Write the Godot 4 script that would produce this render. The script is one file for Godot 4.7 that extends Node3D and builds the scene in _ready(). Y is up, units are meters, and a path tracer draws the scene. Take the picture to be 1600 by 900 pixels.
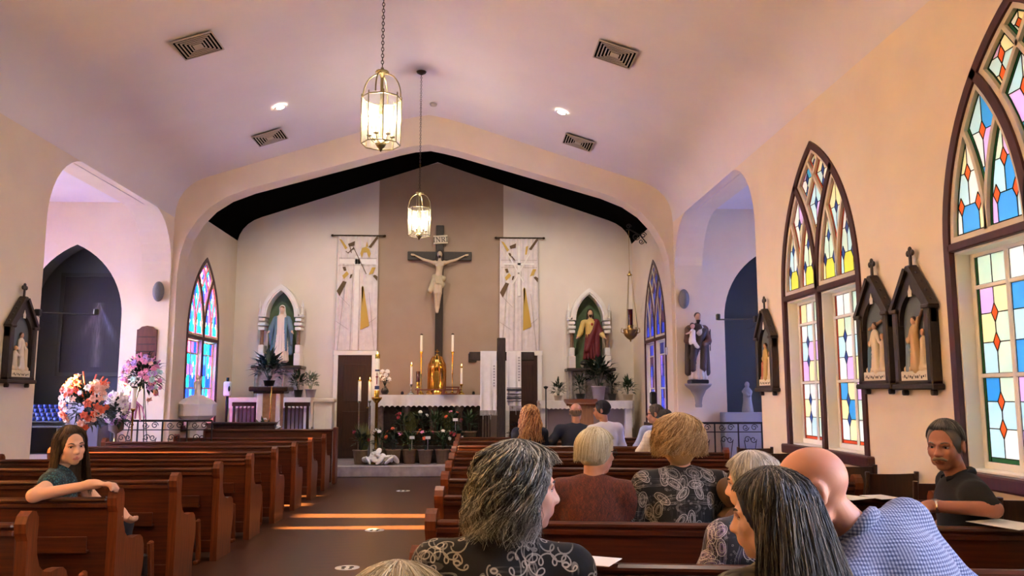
extends Node3D
# ---------------------------------------------------------------- helpers
var M := {}
var used := {}
var rng := RandomNumberGenerator.new()
const XL := -4.63
const XR := 3.18
const CX := -0.725
const ZB := -16.35
const ZA := -12.9
const CHAND := 0.29      # light of one chandelier
const DOWN := 0.4       # light of one recessed ceiling lamp
const CHANCEL := 0.52    # light of one spot behind the arch

class MB:
	var st := SurfaceTool.new()
	var xf := Transform3D.IDENTITY
	var n := 0
	func _init():
		st.begin(Mesh.PRIMITIVE_TRIANGLES)
		st.set_smooth_group(-1)
	func smooth(g: int): st.set_smooth_group(g)
	func color(c: Color): st.set_color(c)
	func v(p: Vector3):
		st.add_vertex(xf * p); n += 1
	func tri(a: Vector3, b: Vector3, c: Vector3):
		v(a); v(b); v(c)
	func quad(a: Vector3, b: Vector3, c: Vector3, d: Vector3):
		v(a); v(b); v(c); v(a); v(c); v(d)
	func box(c: Vector3, s: Vector3, bev := 0.0, rot := Basis.IDENTITY):
		var keep := xf
		xf = xf * Transform3D(rot, c)
		var h := s * 0.5
		var b: float = minf(bev, 0.45 * minf(s.x, minf(s.y, s.z)))
		st.set_smooth_group(-1)
		if b <= 0.0:
			for ax in 3:
				for sg in [-1.0, 1.0]:
					var o := Vector3.ZERO; o[ax] = h[ax] * sg
					var u := Vector3.ZERO; u[(ax + 1) % 3] = h[(ax + 1) % 3]
					var w := Vector3.ZERO; w[(ax + 2) % 3] = h[(ax + 2) % 3] * sg
					quad(o - u - w, o - u + w, o + u + w, o + u - w)
		else:
			for ax in 3:
				var a1 := (ax + 1) % 3
				var a2 := (ax + 2) % 3
				for sg in [-1.0, 1.0]:
					var o := Vector3.ZERO; o[ax] = h[ax] * sg
					var u := Vector3.ZERO; u[a1] = h[a1] - b
					var w := Vector3.ZERO; w[a2] = (h[a2] - b) * sg
					quad(o - u - w, o - u + w, o + u + w, o + u - w)
					for s2 in [-1.0, 1.0]:   # edge chamfers along a2
						var p := Vector3.ZERO; p[ax] = h[ax] * sg; p[a1] = (h[a1] - b) * s2
						var q := Vector3.ZERO; q[ax] = (h[ax] - b) * sg; q[a1] = h[a1] * s2
						var l := Vector3.ZERO; l[a2] = (h[a2] - b) * sg * s2
						quad(p - l, p + l, q + l, q - l)
			for sx in [-1.0, 1.0]:
				for sy in [-1.0, 1.0]:
					for sz in [-1.0, 1.0]:
						var p1 := Vector3(h.x * sx, (h.y - b) * sy, (h.z - b) * sz)
						var p2 := Vector3((h.x - b) * sx, h.y * sy, (h.z - b) * sz)
						var p3 := Vector3((h.x - b) * sx, (h.y - b) * sy, h.z * sz)
						if sx * sy * sz > 0: tri(p1, p3, p2)
						else: tri(p1, p2, p3)
		xf = keep
	func tube(path: Array, rad, sides := 8, caps := true, grp := 1, flat := 1.0):
		var m := path.size()
		var rings := []
		var prev := Vector3.ZERO
		for i in m:
			var t: Vector3 = (path[mini(i + 1, m - 1)] - path[maxi(i - 1, 0)]).normalized()
			var nn: Vector3
			if i == 0:
				nn = t.cross(Vector3.UP if absf(t.y) < 0.9 else Vector3.RIGHT).normalized()
			else:
				nn = (prev - t * prev.dot(t)).normalized()
			prev = nn
			var bb := t.cross(nn)
			var r: float = rad[i] if rad is Array or rad is PackedFloat32Array else rad
			var ring := []
			for k in sides:
				var a := TAU * k / sides
				ring.append(path[i] + nn * cos(a) * r + bb * sin(a) * r * flat)
			rings.append(ring)
		st.set_smooth_group(grp)
		for i in m - 1:
			for k in sides:
				var k2 := (k + 1) % sides
				quad(rings[i][k], rings[i][k2], rings[i + 1][k2], rings[i + 1][k])
		st.set_smooth_group(-1)
		if caps:
			for k in range(1, sides - 1):
				tri(rings[0][0], rings[0][k + 1], rings[0][k])
				tri(rings[m - 1][0], rings[m - 1][k], rings[m - 1][k + 1])
	func lathe(prof: Array, segs := 16, c := Vector3.ZERO, grp := 1, sq := Vector2.ONE, start := 0.0):
		# prof: Array of Vector2(radius, y); grp -1 = faceted
		st.set_smooth_group(grp)
		for i in prof.size() - 1:
			var a: Vector2 = prof[i]
			var b: Vector2 = prof[i + 1]
			for k in segs:
				var a0 := TAU * (k + start) / segs
				var a1 := TAU * (k + 1 + start) / segs
				var d0 := Vector3(cos(a0) * sq.x, 0, sin(a0) * sq.y)
				var d1 := Vector3(cos(a1) * sq.x, 0, sin(a1) * sq.y)
				var p0 := c + d0 * a.x + Vector3(0, a.y, 0)
				var p1 := c + d1 * a.x + Vector3(0, a.y, 0)
				var q0 := c + d0 * b.x + Vector3(0, b.y, 0)
				var q1 := c + d1 * b.x + Vector3(0, b.y, 0)
				if a.x < 1e-5: tri(p0, q1, q0)
				elif b.x < 1e-5: tri(p0, p1, q0)
				else: quad(p0, p1, q1, q0)
		st.set_smooth_group(-1)
	func prism(poly: PackedVector2Array, z0: float, z1: float, caps := true):
		st.set_smooth_group(-1)
		var ix := Geometry2D.triangulate_polygon(poly)
		if caps:
			for i in range(0, ix.size(), 3):
				var a := poly[ix[i]]
				var b := poly[ix[i + 1]]
				var c := poly[ix[i + 2]]
				tri(Vector3(a.x, a.y, z0), Vector3(b.x, b.y, z0), Vector3(c.x, c.y, z0))
				tri(Vector3(a.x, a.y, z1), Vector3(c.x, c.y, z1), Vector3(b.x, b.y, z1))
		var cw := Geometry2D.is_polygon_clockwise(poly)
		for i in poly.size():
			var a := poly[i]
			var b := poly[(i + 1) % poly.size()]
			if cw: quad(Vector3(a.x, a.y, z0), Vector3(a.x, a.y, z1), Vector3(b.x, b.y, z1), Vector3(b.x, b.y, z0))
			else: quad(Vector3(a.x, a.y, z0), Vector3(b.x, b.y, z0), Vector3(b.x, b.y, z1), Vector3(a.x, a.y, z1))
	func ell(c: Vector3, r: Vector3, seg := 10, rings := 7, rot := Basis.IDENTITY):
		var keep := xf
		xf = xf * Transform3D(rot * Basis.from_scale(r), c)
		var prof := []
		for i in rings + 1:
			var a := PI * i / rings
			prof.append(Vector2(sin(a), -cos(a)))
		prof[0].x = 0.0; prof[rings].x = 0.0
		lathe(prof, seg, Vector3.ZERO, 2)
		xf = keep
	func bar(pts: Array, hw: float, z0: float, z1: float, closed := false):
		# a bar of half width hw along a 2D path, from depth z0 to z1
		var m := pts.size()
		var L := []
		var R := []
		for i in m:
			var a: Vector2 = pts[(i - 1 + m) % m] if closed or i > 0 else pts[i]
			var b: Vector2 = pts[(i + 1) % m] if closed or i < m - 1 else pts[i]
			var c: Vector2 = pts[i]
			var d1 := (c - a).normalized() if a != c else (b - c).normalized()
			var d2 := (b - c).normalized() if b != c else d1
			var nn := (d1 + d2).normalized().orthogonal()
			var k := hw / maxf(0.35, nn.dot(d1.orthogonal()))
			L.append(c + nn * k); R.append(c - nn * k)
		st.set_smooth_group(-1)
		var cnt := m if closed else m - 1
		for i in cnt:
			var j := (i + 1) % m
			var l0: Vector2 = L[i]; var l1: Vector2 = L[j]; var r0: Vector2 = R[i]; var r1: Vector2 = R[j]
			var a0 := Vector3(l0.x, l0.y, z0); var a1 := Vector3(l1.x, l1.y, z0); var b0 := Vector3(r0.x, r0.y, z0); var b1 := Vector3(r1.x, r1.y, z0)
			var o := Vector3(0, 0, z1 - z0)
			quad(a0, a1, b1, b0); quad(a0 + o, b0 + o, b1 + o, a1 + o)
			quad(a0, a0 + o, a1 + o, a1); quad(b0, b1, b1 + o, b0 + o)
		if not closed:
			for e in [0, m - 1]:
				var o2 := Vector3(0, 0, z1 - z0)
				var p := Vector3(L[e].x, L[e].y, z0); var q := Vector3(R[e].x, R[e].y, z0)
				quad(p, q, q + o2, p + o2)
	func grid(pts: Array, cols: int, grp := 1):
		# pts: rows x cols of points
		st.set_smooth_group(grp)
		var rows := pts.size() / cols
		for i in rows - 1:
			for j in cols - 1:
				quad(pts[i * cols + j], pts[i * cols + j + 1], pts[(i + 1) * cols + j + 1], pts[(i + 1) * cols + j])
		st.set_smooth_group(-1)
	func mesh() -> ArrayMesh:
		st.generate_normals()
		return st.commit()

func numbered(called: String) -> String:
	used[called] = used.get(called, -1) + 1
	return called if used[called] == 0 else "%s_%03d" % [called, used[called]]

func tag(o: Node, label: String, category := "", group := ""):
	o.set_meta("label", label)
	if category: o.set_meta("category", category)
	if group: o.set_meta("group", group)

func thing(called: String, label: String, category: String, at := Vector3.ZERO, turn := 0.0, group := "") -> Node3D:
	var o := Node3D.new()
	o.name = numbered(called)
	add_child(o)
	o.position = at
	o.rotation.y = turn
	tag(o, label, category, group)
	return o

func put(called: String, mesh: Mesh, mat: Material, parent: Node, at := Vector3.ZERO) -> MeshInstance3D:
	var o := MeshInstance3D.new()
	o.mesh = mesh
	o.material_override = mat
	o.name = called
	o.position = at
	parent.add_child(o, true)
	return o

func part(called: String, b: MB, mat: Material, parent: Node) -> MeshInstance3D:
	return put(called, b.mesh(), mat, parent)

func single(called: String, b: MB, mat: Material, label: String, category: String, at := Vector3.ZERO, turn := 0.0, group := "") -> MeshInstance3D:
	var o := put(numbered(called), b.mesh(), mat, self, at)
	o.rotation.y = turn
	tag(o, label, category, group)
	return o

func structure(o: Node, label := "") -> Node:
	o.set_meta("kind", "structure")
	if label: o.set_meta("label", label)
	return o

func stuff(o: Node):
	o.set_meta("kind", "stuff")

func rgb(r: int, g: int, b: int) -> Color: return Color(r / 255.0, g / 255.0, b / 255.0)

func mat(c: Color, rough := 0.8, metal := 0.0, spec := 0.5) -> StandardMaterial3D:
	var m := StandardMaterial3D.new()
	m.albedo_color = c
	m.roughness = rough
	m.metallic = metal
	m.metallic_specular = spec
	return m

func noise_tex(freq: float, c0: Color, c1: Color, octaves := 4, seed_ := 1, size := 256, kind := FastNoiseLite.TYPE_SIMPLEX_SMOOTH) -> NoiseTexture2D:
	var nz := FastNoiseLite.new()
	nz.noise_type = kind
	nz.frequency = freq
	nz.fractal_octaves = octaves
	nz.seed = seed_
	var t := NoiseTexture2D.new()
	t.width = size; t.height = size
	t.seamless = true
	t.noise = nz
	var g := Gradient.new()
	g.set_color(0, c0); g.set_color(1, c1)
	t.color_ramp = g
	return t

func textured(c0: Color, c1: Color, rough: float, scale: Vector3, freq := 0.02, seed_ := 1, relief := 0.0, world := true) -> StandardMaterial3D:
	var m := mat(Color.WHITE, rough)
	m.albedo_texture = noise_tex(freq, c0, c1, 5, seed_)
	m.uv1_triplanar = true
	m.uv1_world_triplanar = world
	m.uv1_scale = scale
	if relief > 0.0:
		m.heightmap_enabled = true
		m.heightmap_texture = m.albedo_texture
		m.heightmap_scale = relief
	return m

func glass(c: Color, rough := 0.35, clarity := 1.0) -> StandardMaterial3D:
	# stained glass: lets daylight through scattered and tinted
	var m := mat(c, rough)
	m.backlight_enabled = true
	m.backlight = c * clarity
	return m

func arc(c: Vector2, r: float, a0: float, a1: float, n: int) -> Array:
	var out := []
	for i in n + 1:
		var a := lerpf(a0, a1, float(i) / n)
		out.append(c + Vector2(cos(a), sin(a)) * r)
	return out

func pointed(cx: float, half: float, R: float, n := 10, y0 := 0.0) -> PackedVector2Array:
	# a pointed arch standing on y0: left foot, up the left arc, apex, down the right arc
	var rise := sqrt(maxf(0.0, 2.0 * R * half - half * half))
	var out := PackedVector2Array()
	var top := asin(rise / R)
	for i in n + 1:
		var a := top * i / n
		out.append(Vector2(cx + (R - half) - R * cos(a), y0 + R * sin(a)))
	for i in range(n - 1, -1, -1):
		var a := top * i / n
		out.append(Vector2(cx - (R - half) + R * cos(a), y0 + R * sin(a)))
	return out

func profile(y_wall: float, slope: float, y_top: float, cove: float, half: float) -> Array:
	# half gable section from the wall to the ridge, mirrored: Array of Vector2 about CX
	var pts := []
	pts.append(Vector2(-half, y_wall - cove))
	var yk := y_wall
	for i in range(1, 7):
		var t := i / 6.0
		var p0 := Vector2(-half, y_wall - cove)
		var p1 := Vector2(-half, yk)
		var p2 := Vector2(-half + cove * 0.95, yk + slope * cove * 0.95)
		pts.append(p0.lerp(p1, t).lerp(p1.lerp(p2, t), t))
	var ridge := 0.9
	var ye := yk + slope * (half - ridge)
	for i in 5:
		var t := i / 4.0
		var p0 := Vector2(-ridge, ye)
		var p1 := Vector2(-ridge * 0.25, ye + slope * ridge * 0.75)
		var p2 := Vector2(0, y_top)
		var q := p0.lerp(p1, t).lerp(p1.lerp(p2, t), t)
		q.y = minf(q.y, y_top)
		pts.append(q)
	var out := []
	for p in pts: out.append(p + Vector2(CX, 0))
	for i in range(pts.size() - 2, -1, -1): out.append(Vector2(CX - pts[i].x, pts[i].y))
	return out

func shell(prof: Array, thick: float, z0: float, z1: float, b: MB):
	# a smooth vault following prof (inside face) with thickness, between z0 and z1
	var m := prof.size()
	var outer := []
	for i in m:
		var d: Vector2 = (prof[mini(i + 1, m - 1)] - prof[maxi(i - 1, 0)]).normalized()
		outer.append(prof[i] + d.orthogonal() * -thick if false else prof[i] + Vector2(-d.y, d.x) * thick)
	b.smooth(1)
	for i in m - 1:
		b.quad(Vector3(prof[i].x, prof[i].y, z0), Vector3(prof[i + 1].x, prof[i + 1].y, z0), Vector3(prof[i + 1].x, prof[i + 1].y, z1), Vector3(prof[i].x, prof[i].y, z1))
	b.smooth(3)
	for i in m - 1:
		b.quad(Vector3(outer[i].x, outer[i].y, z0), Vector3(outer[i].x, outer[i].y, z1), Vector3(outer[i + 1].x, outer[i + 1].y, z1), Vector3(outer[i + 1].x, outer[i + 1].y, z0))
	b.smooth(-1)
	for z in [z0, z1]:
		for i in m - 1:
			b.quad(Vector3(prof[i].x, prof[i].y, z), Vector3(prof[i + 1].x, prof[i + 1].y, z), Vector3(outer[i + 1].x, outer[i + 1].y, z), Vector3(outer[i].x, outer[i].y, z))

func csg_wall(called: String, size: Vector3, at: Vector3, holes: Array, m: Material, label: String) -> CSGCombiner3D:
	# holes: [polygon in (u, v), axis], axis 0 = cut along x with u = -z, axis 2 = cut along z with u = x
	var root := CSGCombiner3D.new()
	root.name = called
	add_child(root)
	var bx := CSGBox3D.new()
	bx.name = "block"
	bx.size = size
	bx.position = at
	bx.material = m
	root.add_child(bx)
	for h in holes:
		var c := CSGPolygon3D.new()
		c.name = "opening"
		c.polygon = h[0]
		c.mode = CSGPolygon3D.MODE_DEPTH
		c.depth = 3.0
		c.operation = CSGShape3D.OPERATION_SUBTRACTION
		c.material = h[2] if h.size() > 2 else m
		root.add_child(c, true)
		if h[1] == 0:
			c.transform = Transform3D(Basis(Vector3(0, 0, -1), Vector3(0, 1, 0), Vector3(1, 0, 0)), Vector3(at.x + 1.5, 0, 0))
		else:
			c.position = Vector3(0, 0, at.z + 1.5)
	structure(root, label)
	return root

func box_poly(u0: float, u1: float, v0: float, v1: float, r := 0.0) -> PackedVector2Array:
	# rectangle with rounded upper corners
	var out := PackedVector2Array([Vector2(u0, v0)])
	if r <= 0.0:
		out.append(Vector2(u0, v1)); out.append(Vector2(u1, v1))
	else:
		for p in arc(Vector2(u0 + r, v1 - r), r, PI, PI / 2, 10): out.append(p)
		for p in arc(Vector2(u1 - r, v1 - r), r, PI / 2, 0, 10): out.append(p)
	out.append(Vector2(u1, v0))
	return out
# ---------------------------------------------------------------- windows
const WA := 0.83      # half width of the opening
const WR := 1.56      # radius of the arcs
const VS := 0.9       # sill
const VT := 2.35      # transom

func inset(poly: PackedVector2Array, d: float) -> PackedVector2Array:
	var r := Geometry2D.offset_polygon(poly, -d, Geometry2D.JOIN_MITER)
	var best := PackedVector2Array()
	for q in r:
		if q.size() > best.size(): best = q
	return best

func cells(poly: PackedVector2Array, pal: Dictionary, w: float, holder: Node, lead: MB, style: int, edge_border: Array):
	# fills one light with coloured panes: a border, diamonds on the centre line and fields round them
	var lo := Vector2(1e9, 1e9)
	var hi := Vector2(-1e9, -1e9)
	for p in poly:
		lo = lo.min(p); hi = hi.max(p)
	var cx := (lo.x + hi.x) * 0.5
	var inner := poly
	var pieces := []      # [polygon, colour index]
	if style == 0:         # tracery light: coloured border all round
		inner = inset(poly, 0.022)
		if inner.size() < 3: return
		for hs in [[lo.x - 1, cx], [cx, hi.x + 1]]:
			var half := PackedVector2Array([Vector2(hs[0], lo.y - 1), Vector2(hs[1], lo.y - 1), Vector2(hs[1], hi.y + 1), Vector2(hs[0], hi.y + 1)])
			for q in Geometry2D.intersect_polygons(poly, half):
				for q2 in Geometry2D.clip_polygons(q, inner):
					if not Geometry2D.is_polygon_clockwise(q2) or true: pieces.append([q2, pal.border])
	else:
		var x0 := lo.x + (0.026 if edge_border[0] else 0.0)
		var x1 := hi.x - (0.026 if edge_border[1] else 0.0)
		var y0 := lo.y + (0.03 if edge_border[2] else 0.0)
		inner = PackedVector2Array([Vector2(x0, y0), Vector2(x1, y0), Vector2(x1, hi.y), Vector2(x0, hi.y)])
		if edge_border[0]: pieces.append([PackedVector2Array([Vector2(lo.x, lo.y), Vector2(x0, lo.y), Vector2(x0, hi.y), Vector2(lo.x, hi.y)]), pal.border])
		if edge_border[1]: pieces.append([PackedVector2Array([Vector2(x1, lo.y), Vector2(hi.x, lo.y), Vector2(hi.x, hi.y), Vector2(x1, hi.y)]), pal.border])
		if edge_border[2]: pieces.append([PackedVector2Array([Vector2(x0, lo.y), Vector2(x1, lo.y), Vector2(x1, y0), Vector2(x0, y0)]), pal.border])
		lo = Vector2(x0, y0); hi = Vector2(x1, hi.y); cx = (x0 + x1) * 0.5
	var h := hi.y - lo.y
	var ys := []
	if style == 0:
		ys = [lo.y - 0.05, lo.y + h * 0.30, lo.y + h * 0.62, hi.y + 0.05] if h > 0.35 else [lo.y - 0.05, lo.y + h * 0.5, hi.y + 0.05]
	elif style == 1:
		ys = [lo.y, lo.y + h * 0.36, lo.y + h * 0.70, hi.y]
	else:
		ys = [lo.y, hi.y]
	var dia := []
	for i in range(1, ys.size() - 1):
		var dw := 0.034 if style == 1 else minf(0.034, (hi.x - lo.x) * 0.22)
		var dh := 0.062 if style == 1 else minf(0.062, h * 0.16)
		var xs := [cx] if style == 1 or i > 1 or h < 0.5 else [cx - (hi.x - lo.x) * 0.27, cx + (hi.x - lo.x) * 0.27]
		for x in xs:
			var d := PackedVector2Array([Vector2(x, ys[i] - dh), Vector2(x + dw, ys[i]), Vector2(x, ys[i] + dh), Vector2(x - dw, ys[i])])
			for q in Geometry2D.intersect_polygons(d, inner):
				dia.append(q); pieces.append([q, pal.diamond])
	for i in ys.size() - 1:
		var spans := [[lo.x - 0.01, cx], [cx, hi.x + 0.01]]
		var wide: bool = style == 0 and i == 0 and h > 0.5
		if wide:
			var g := (hi.x - lo.x) * 0.27
			spans = [[lo.x - 0.01, cx - g], [cx - g, cx + g], [cx + g, hi.x + 0.01]]
		for s in spans.size():
			var r := PackedVector2Array([Vector2(spans[s][0], ys[i]), Vector2(spans[s][1], ys[i]), Vector2(spans[s][1], ys[i + 1]), Vector2(spans[s][0], ys[i + 1])])
			var got: Array = Geometry2D.intersect_polygons(r, inner)
			for d in dia:
				var nxt := []
				for q in got: nxt.append_array(Geometry2D.clip_polygons(q, d))
				got = nxt
			var m: Material = pal.big if wide and s == 1 else pal.fields[rng.randi() % pal.fields.size()]
			for q in got: pieces.append([q, m])
	for pc in pieces:
		var q: PackedVector2Array = pc[0]
		if q.size() < 3: continue
		var b := MB.new()
		b.prism(q, w, w + 0.006)
		part("pane", b, pc[1], holder)
		for i in q.size():
			var p0 := q[i]
			var p1 := q[(i + 1) % q.size()]
			if p0.distance_to(p1) > 0.004:
				lead.bar([p0, p1], 0.0028, w - 0.004, w + 0.010)

func window(idx: int, wallx: float, side: float, zc: float, pal: Dictionary, label: String, full := true, deep := 1.0):
	var root := Node3D.new()
	root.name = "window_%d" % idx
	add_child(root)
	structure(root, label)
	var u := Vector3(0, 0, -side)
	root.transform = Transform3D(Basis(u, Vector3.UP, Vector3(side * deep, 0, 0)), Vector3(wallx, 0, zc))
	var a := WA
	var big := pointed(0, a, WR, 16, VT)
	# maroon frame
	var b := MB.new()
	var path := [Vector2(-a, VS)]
	for p in big: path.append(p)
	path.append(Vector2(a, VS))
	b.bar(path, 0.032, -0.03, 0.06)
	part("frame", b, M.maroon, root)
	b = MB.new(); b.box(Vector3(0, VT, 0.015), Vector3(2 * a, 0.055, 0.09), 0.008); part("transom", b, M.maroon, root)
	b = MB.new(); b.box(Vector3(0, (VS + VT) / 2, 0.015), Vector3(0.055, VT - VS, 0.09), 0.008); part("mullion", b, M.maroon, root)
	b = MB.new(); b.box(Vector3(0, VS - 0.045, -0.02), Vector3(2 * a + 0.2, 0.09, 0.16), 0.012); part("sill", b, M.maroon, root)
	var r1 := sqrt(WR * a - a * a / 4.0)     # height of the two lancets
	for s in [-1.0, 1.0]:
		var br := []
		for i in 13:
			var y := (r1 + 0.02) * i / 12.0
			br.append(Vector2(s * (WR - sqrt(WR * WR - y * y)), VT + y))
		b = MB.new(); b.bar(br, 0.03, -0.03, 0.06); part("tracery_bar", b, M.maroon, root)
	# upper lights
	var lights := [inset(pointed(-a / 2, a / 2, WR, 12, VT), 0.033), inset(pointed(a / 2, a / 2, WR, 12, VT), 0.033)]
	var kite := PackedVector2Array()
	var n := 10
	var top := asin(sqrt(2 * WR * a - a * a) / WR)
	var low := asin(r1 / WR)
	for i in n + 1:
		var y := r1 * i / n
		kite.append(Vector2(WR - sqrt(WR * WR - y * y), VT + y))
	for i in range(1, n + 1):
		var t := lerpf(low, top, float(i) / n)
		kite.append(Vector2(-(WR - a) + WR * cos(t), VT + WR * sin(t)))
	for i in range(n - 1, -1, -1):
		var t := lerpf(low, top, float(i) / n)
		kite.append(Vector2((WR - a) - WR * cos(t), VT + WR * sin(t)))
	for i in range(n - 1, 0, -1):
		var y := r1 * i / n
		kite.append(Vector2(-(WR - sqrt(WR * WR - y * y)), VT + y))
	lights.append(inset(kite, 0.033))
	for k in 3:
		var lp: PackedVector2Array = lights[k]
		var fr := Node3D.new()
		fr.name = "light"
		root.add_child(fr, true)
		b = MB.new()
		var lpa := Array(inset(lp, 0.012))
		b.bar(lpa, 0.022, 0.0, 0.07, true)
		part("light_frame", b, M.cream_wood, fr)
		var gl := inset(lp, 0.024)
		var lead := MB.new()
		if not full:
			b = MB.new(); b.prism(gl, 0.04, 0.046); part("pane", b, pal.fields[(k + idx) % pal.fields.size()], fr)
			continue
		var tr := MB.new()
		var cuts := []
		if k < 2:
			var cxx := -a / 2 if k == 0 else a / 2
			for s in [-1.0, 1.0]:
				var pp := []
				var r2 := sqrt(WR * a / 2 - a * a / 16.0)
				for i in 11:
					var y := r2 * 1.12 * i / 10.0
					pp.append(Vector2(cxx + s * (WR - sqrt(WR * WR - y * y)), VT + 0.03 + y))
				cuts.append(pp)
		else:
			var c := Vector2(0, VT + (r1 + sqrt(2 * WR * a - a * a)) * 0.5 - 0.13)
			cuts.append([c + Vector2(-0.30, -0.40), c, c + Vector2(0.3, 0.40)])
			cuts.append([c + Vector2(0.30, -0.40), c, c + Vector2(-0.3, 0.40)])
		var regions := [gl]
		for cpath in cuts:
			var pl: Array = Geometry2D.offset_polyline(PackedVector2Array(cpath), 0.014, Geometry2D.JOIN_MITER, Geometry2D.END_BUTT)
			for s in pl:
				for vis in Geometry2D.intersect_polygons(s, gl): tr.prism(vis, 0.0, 0.065)
				var nr := []
				for q in regions: nr.append_array(Geometry2D.clip_polygons(q, s))
				regions = nr
		part("tracery", tr, M.cream_wood, fr)
		for q in regions:
			if q.size() >= 3 and not Geometry2D.is_polygon_clockwise(q): cells(q, pal, 0.045, fr, lead, 0, [])
		if lead.n: part("lead_came", lead, M.lead, fr)
	# lower bays: deep white reveals with a leaded sash set back in each
	for s in [-1.0, 1.0]:
		var u0 := 0.028 if s > 0 else -a + 0.03
		var u1 := a - 0.03 if s > 0 else -0.028
		var sash := Node3D.new()
		sash.name = "sash"
		root.add_child(sash, true)
		b = MB.new()
		for e in [[u0, 0.008], [u1, -0.008]]: b.box(Vector3(e[0] + e[1], (VS + VT) / 2, 0.13), Vector3(0.016, VT - VS, 0.2), 0.003)
		b.box(Vector3((u0 + u1) / 2, VT - 0.035, 0.13), Vector3(u1 - u0, 0.016, 0.2), 0.003)
		b.box(Vector3((u0 + u1) / 2, VS + 0.008, 0.13), Vector3(u1 - u0, 0.016, 0.2), 0.003)
		part("reveal", b, M.white_wood, sash)
		b = MB.new()
		var f0 := u0 + 0.016
		var f1 := u1 - 0.016
		var v0 := VS + 0.016
		var v1 := VT - 0.043
		var rows := [v0 + 0.045, v0 + 0.045 + 0.545, v0 + 0.045 + 1.12, v1 - 0.015]
		for x in [f0 + 0.02, (f0 + f1) / 2, f1 - 0.02]: b.box(Vector3(x, (v0 + v1) / 2, 0.205), Vector3(0.04, v1 - v0, 0.04), 0.006)
		for y in [v0 + 0.0225, rows[1], rows[2], v1 - 0.015]: b.box(Vector3((f0 + f1) / 2, y, 0.205), Vector3(f1 - f0, 0.026 if y != v0 + 0.0225 else 0.045, 0.036), 0.005)
		part("sash_bars", b, M.white_wood, sash)
		var lead := MB.new()
		for c in 2:
			var x0 := f0 + 0.04 if c == 0 else (f0 + f1) / 2 + 0.02
			var x1 := (f0 + f1) / 2 - 0.02 if c == 0 else f1 - 0.04
			for r in 3:
				var y0: float = rows[r] + (0.013 if r > 0 else 0.0)
				var y1: float = rows[r + 1] - 0.013
				var q := PackedVector2Array([Vector2(x0, y0), Vector2(x1, y0), Vector2(x1, y1), Vector2(x0, y1)])
				if not full:
					b = MB.new(); b.prism(q, 0.205, 0.211); part("pane", b, pal.fields[(c + r * 2 + idx) % pal.fields.size()], sash)
				else:
					cells(q, pal, 0.205, sash, lead, 1 if r < 2 else 2, [c == 0, c == 1, r == 0])
		if lead.n: part("lead_came", lead, M.lead, sash)

func window_hole(zc: float) -> PackedVector2Array:
	# in (u = -z, v)
	var out := PackedVector2Array([Vector2(-zc - WA, VS - 0.02)])
	for p in pointed(-zc, WA, WR, 16, VT): out.append(p)
	out.append(Vector2(-zc + WA, VS - 0.02))
	return out

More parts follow.
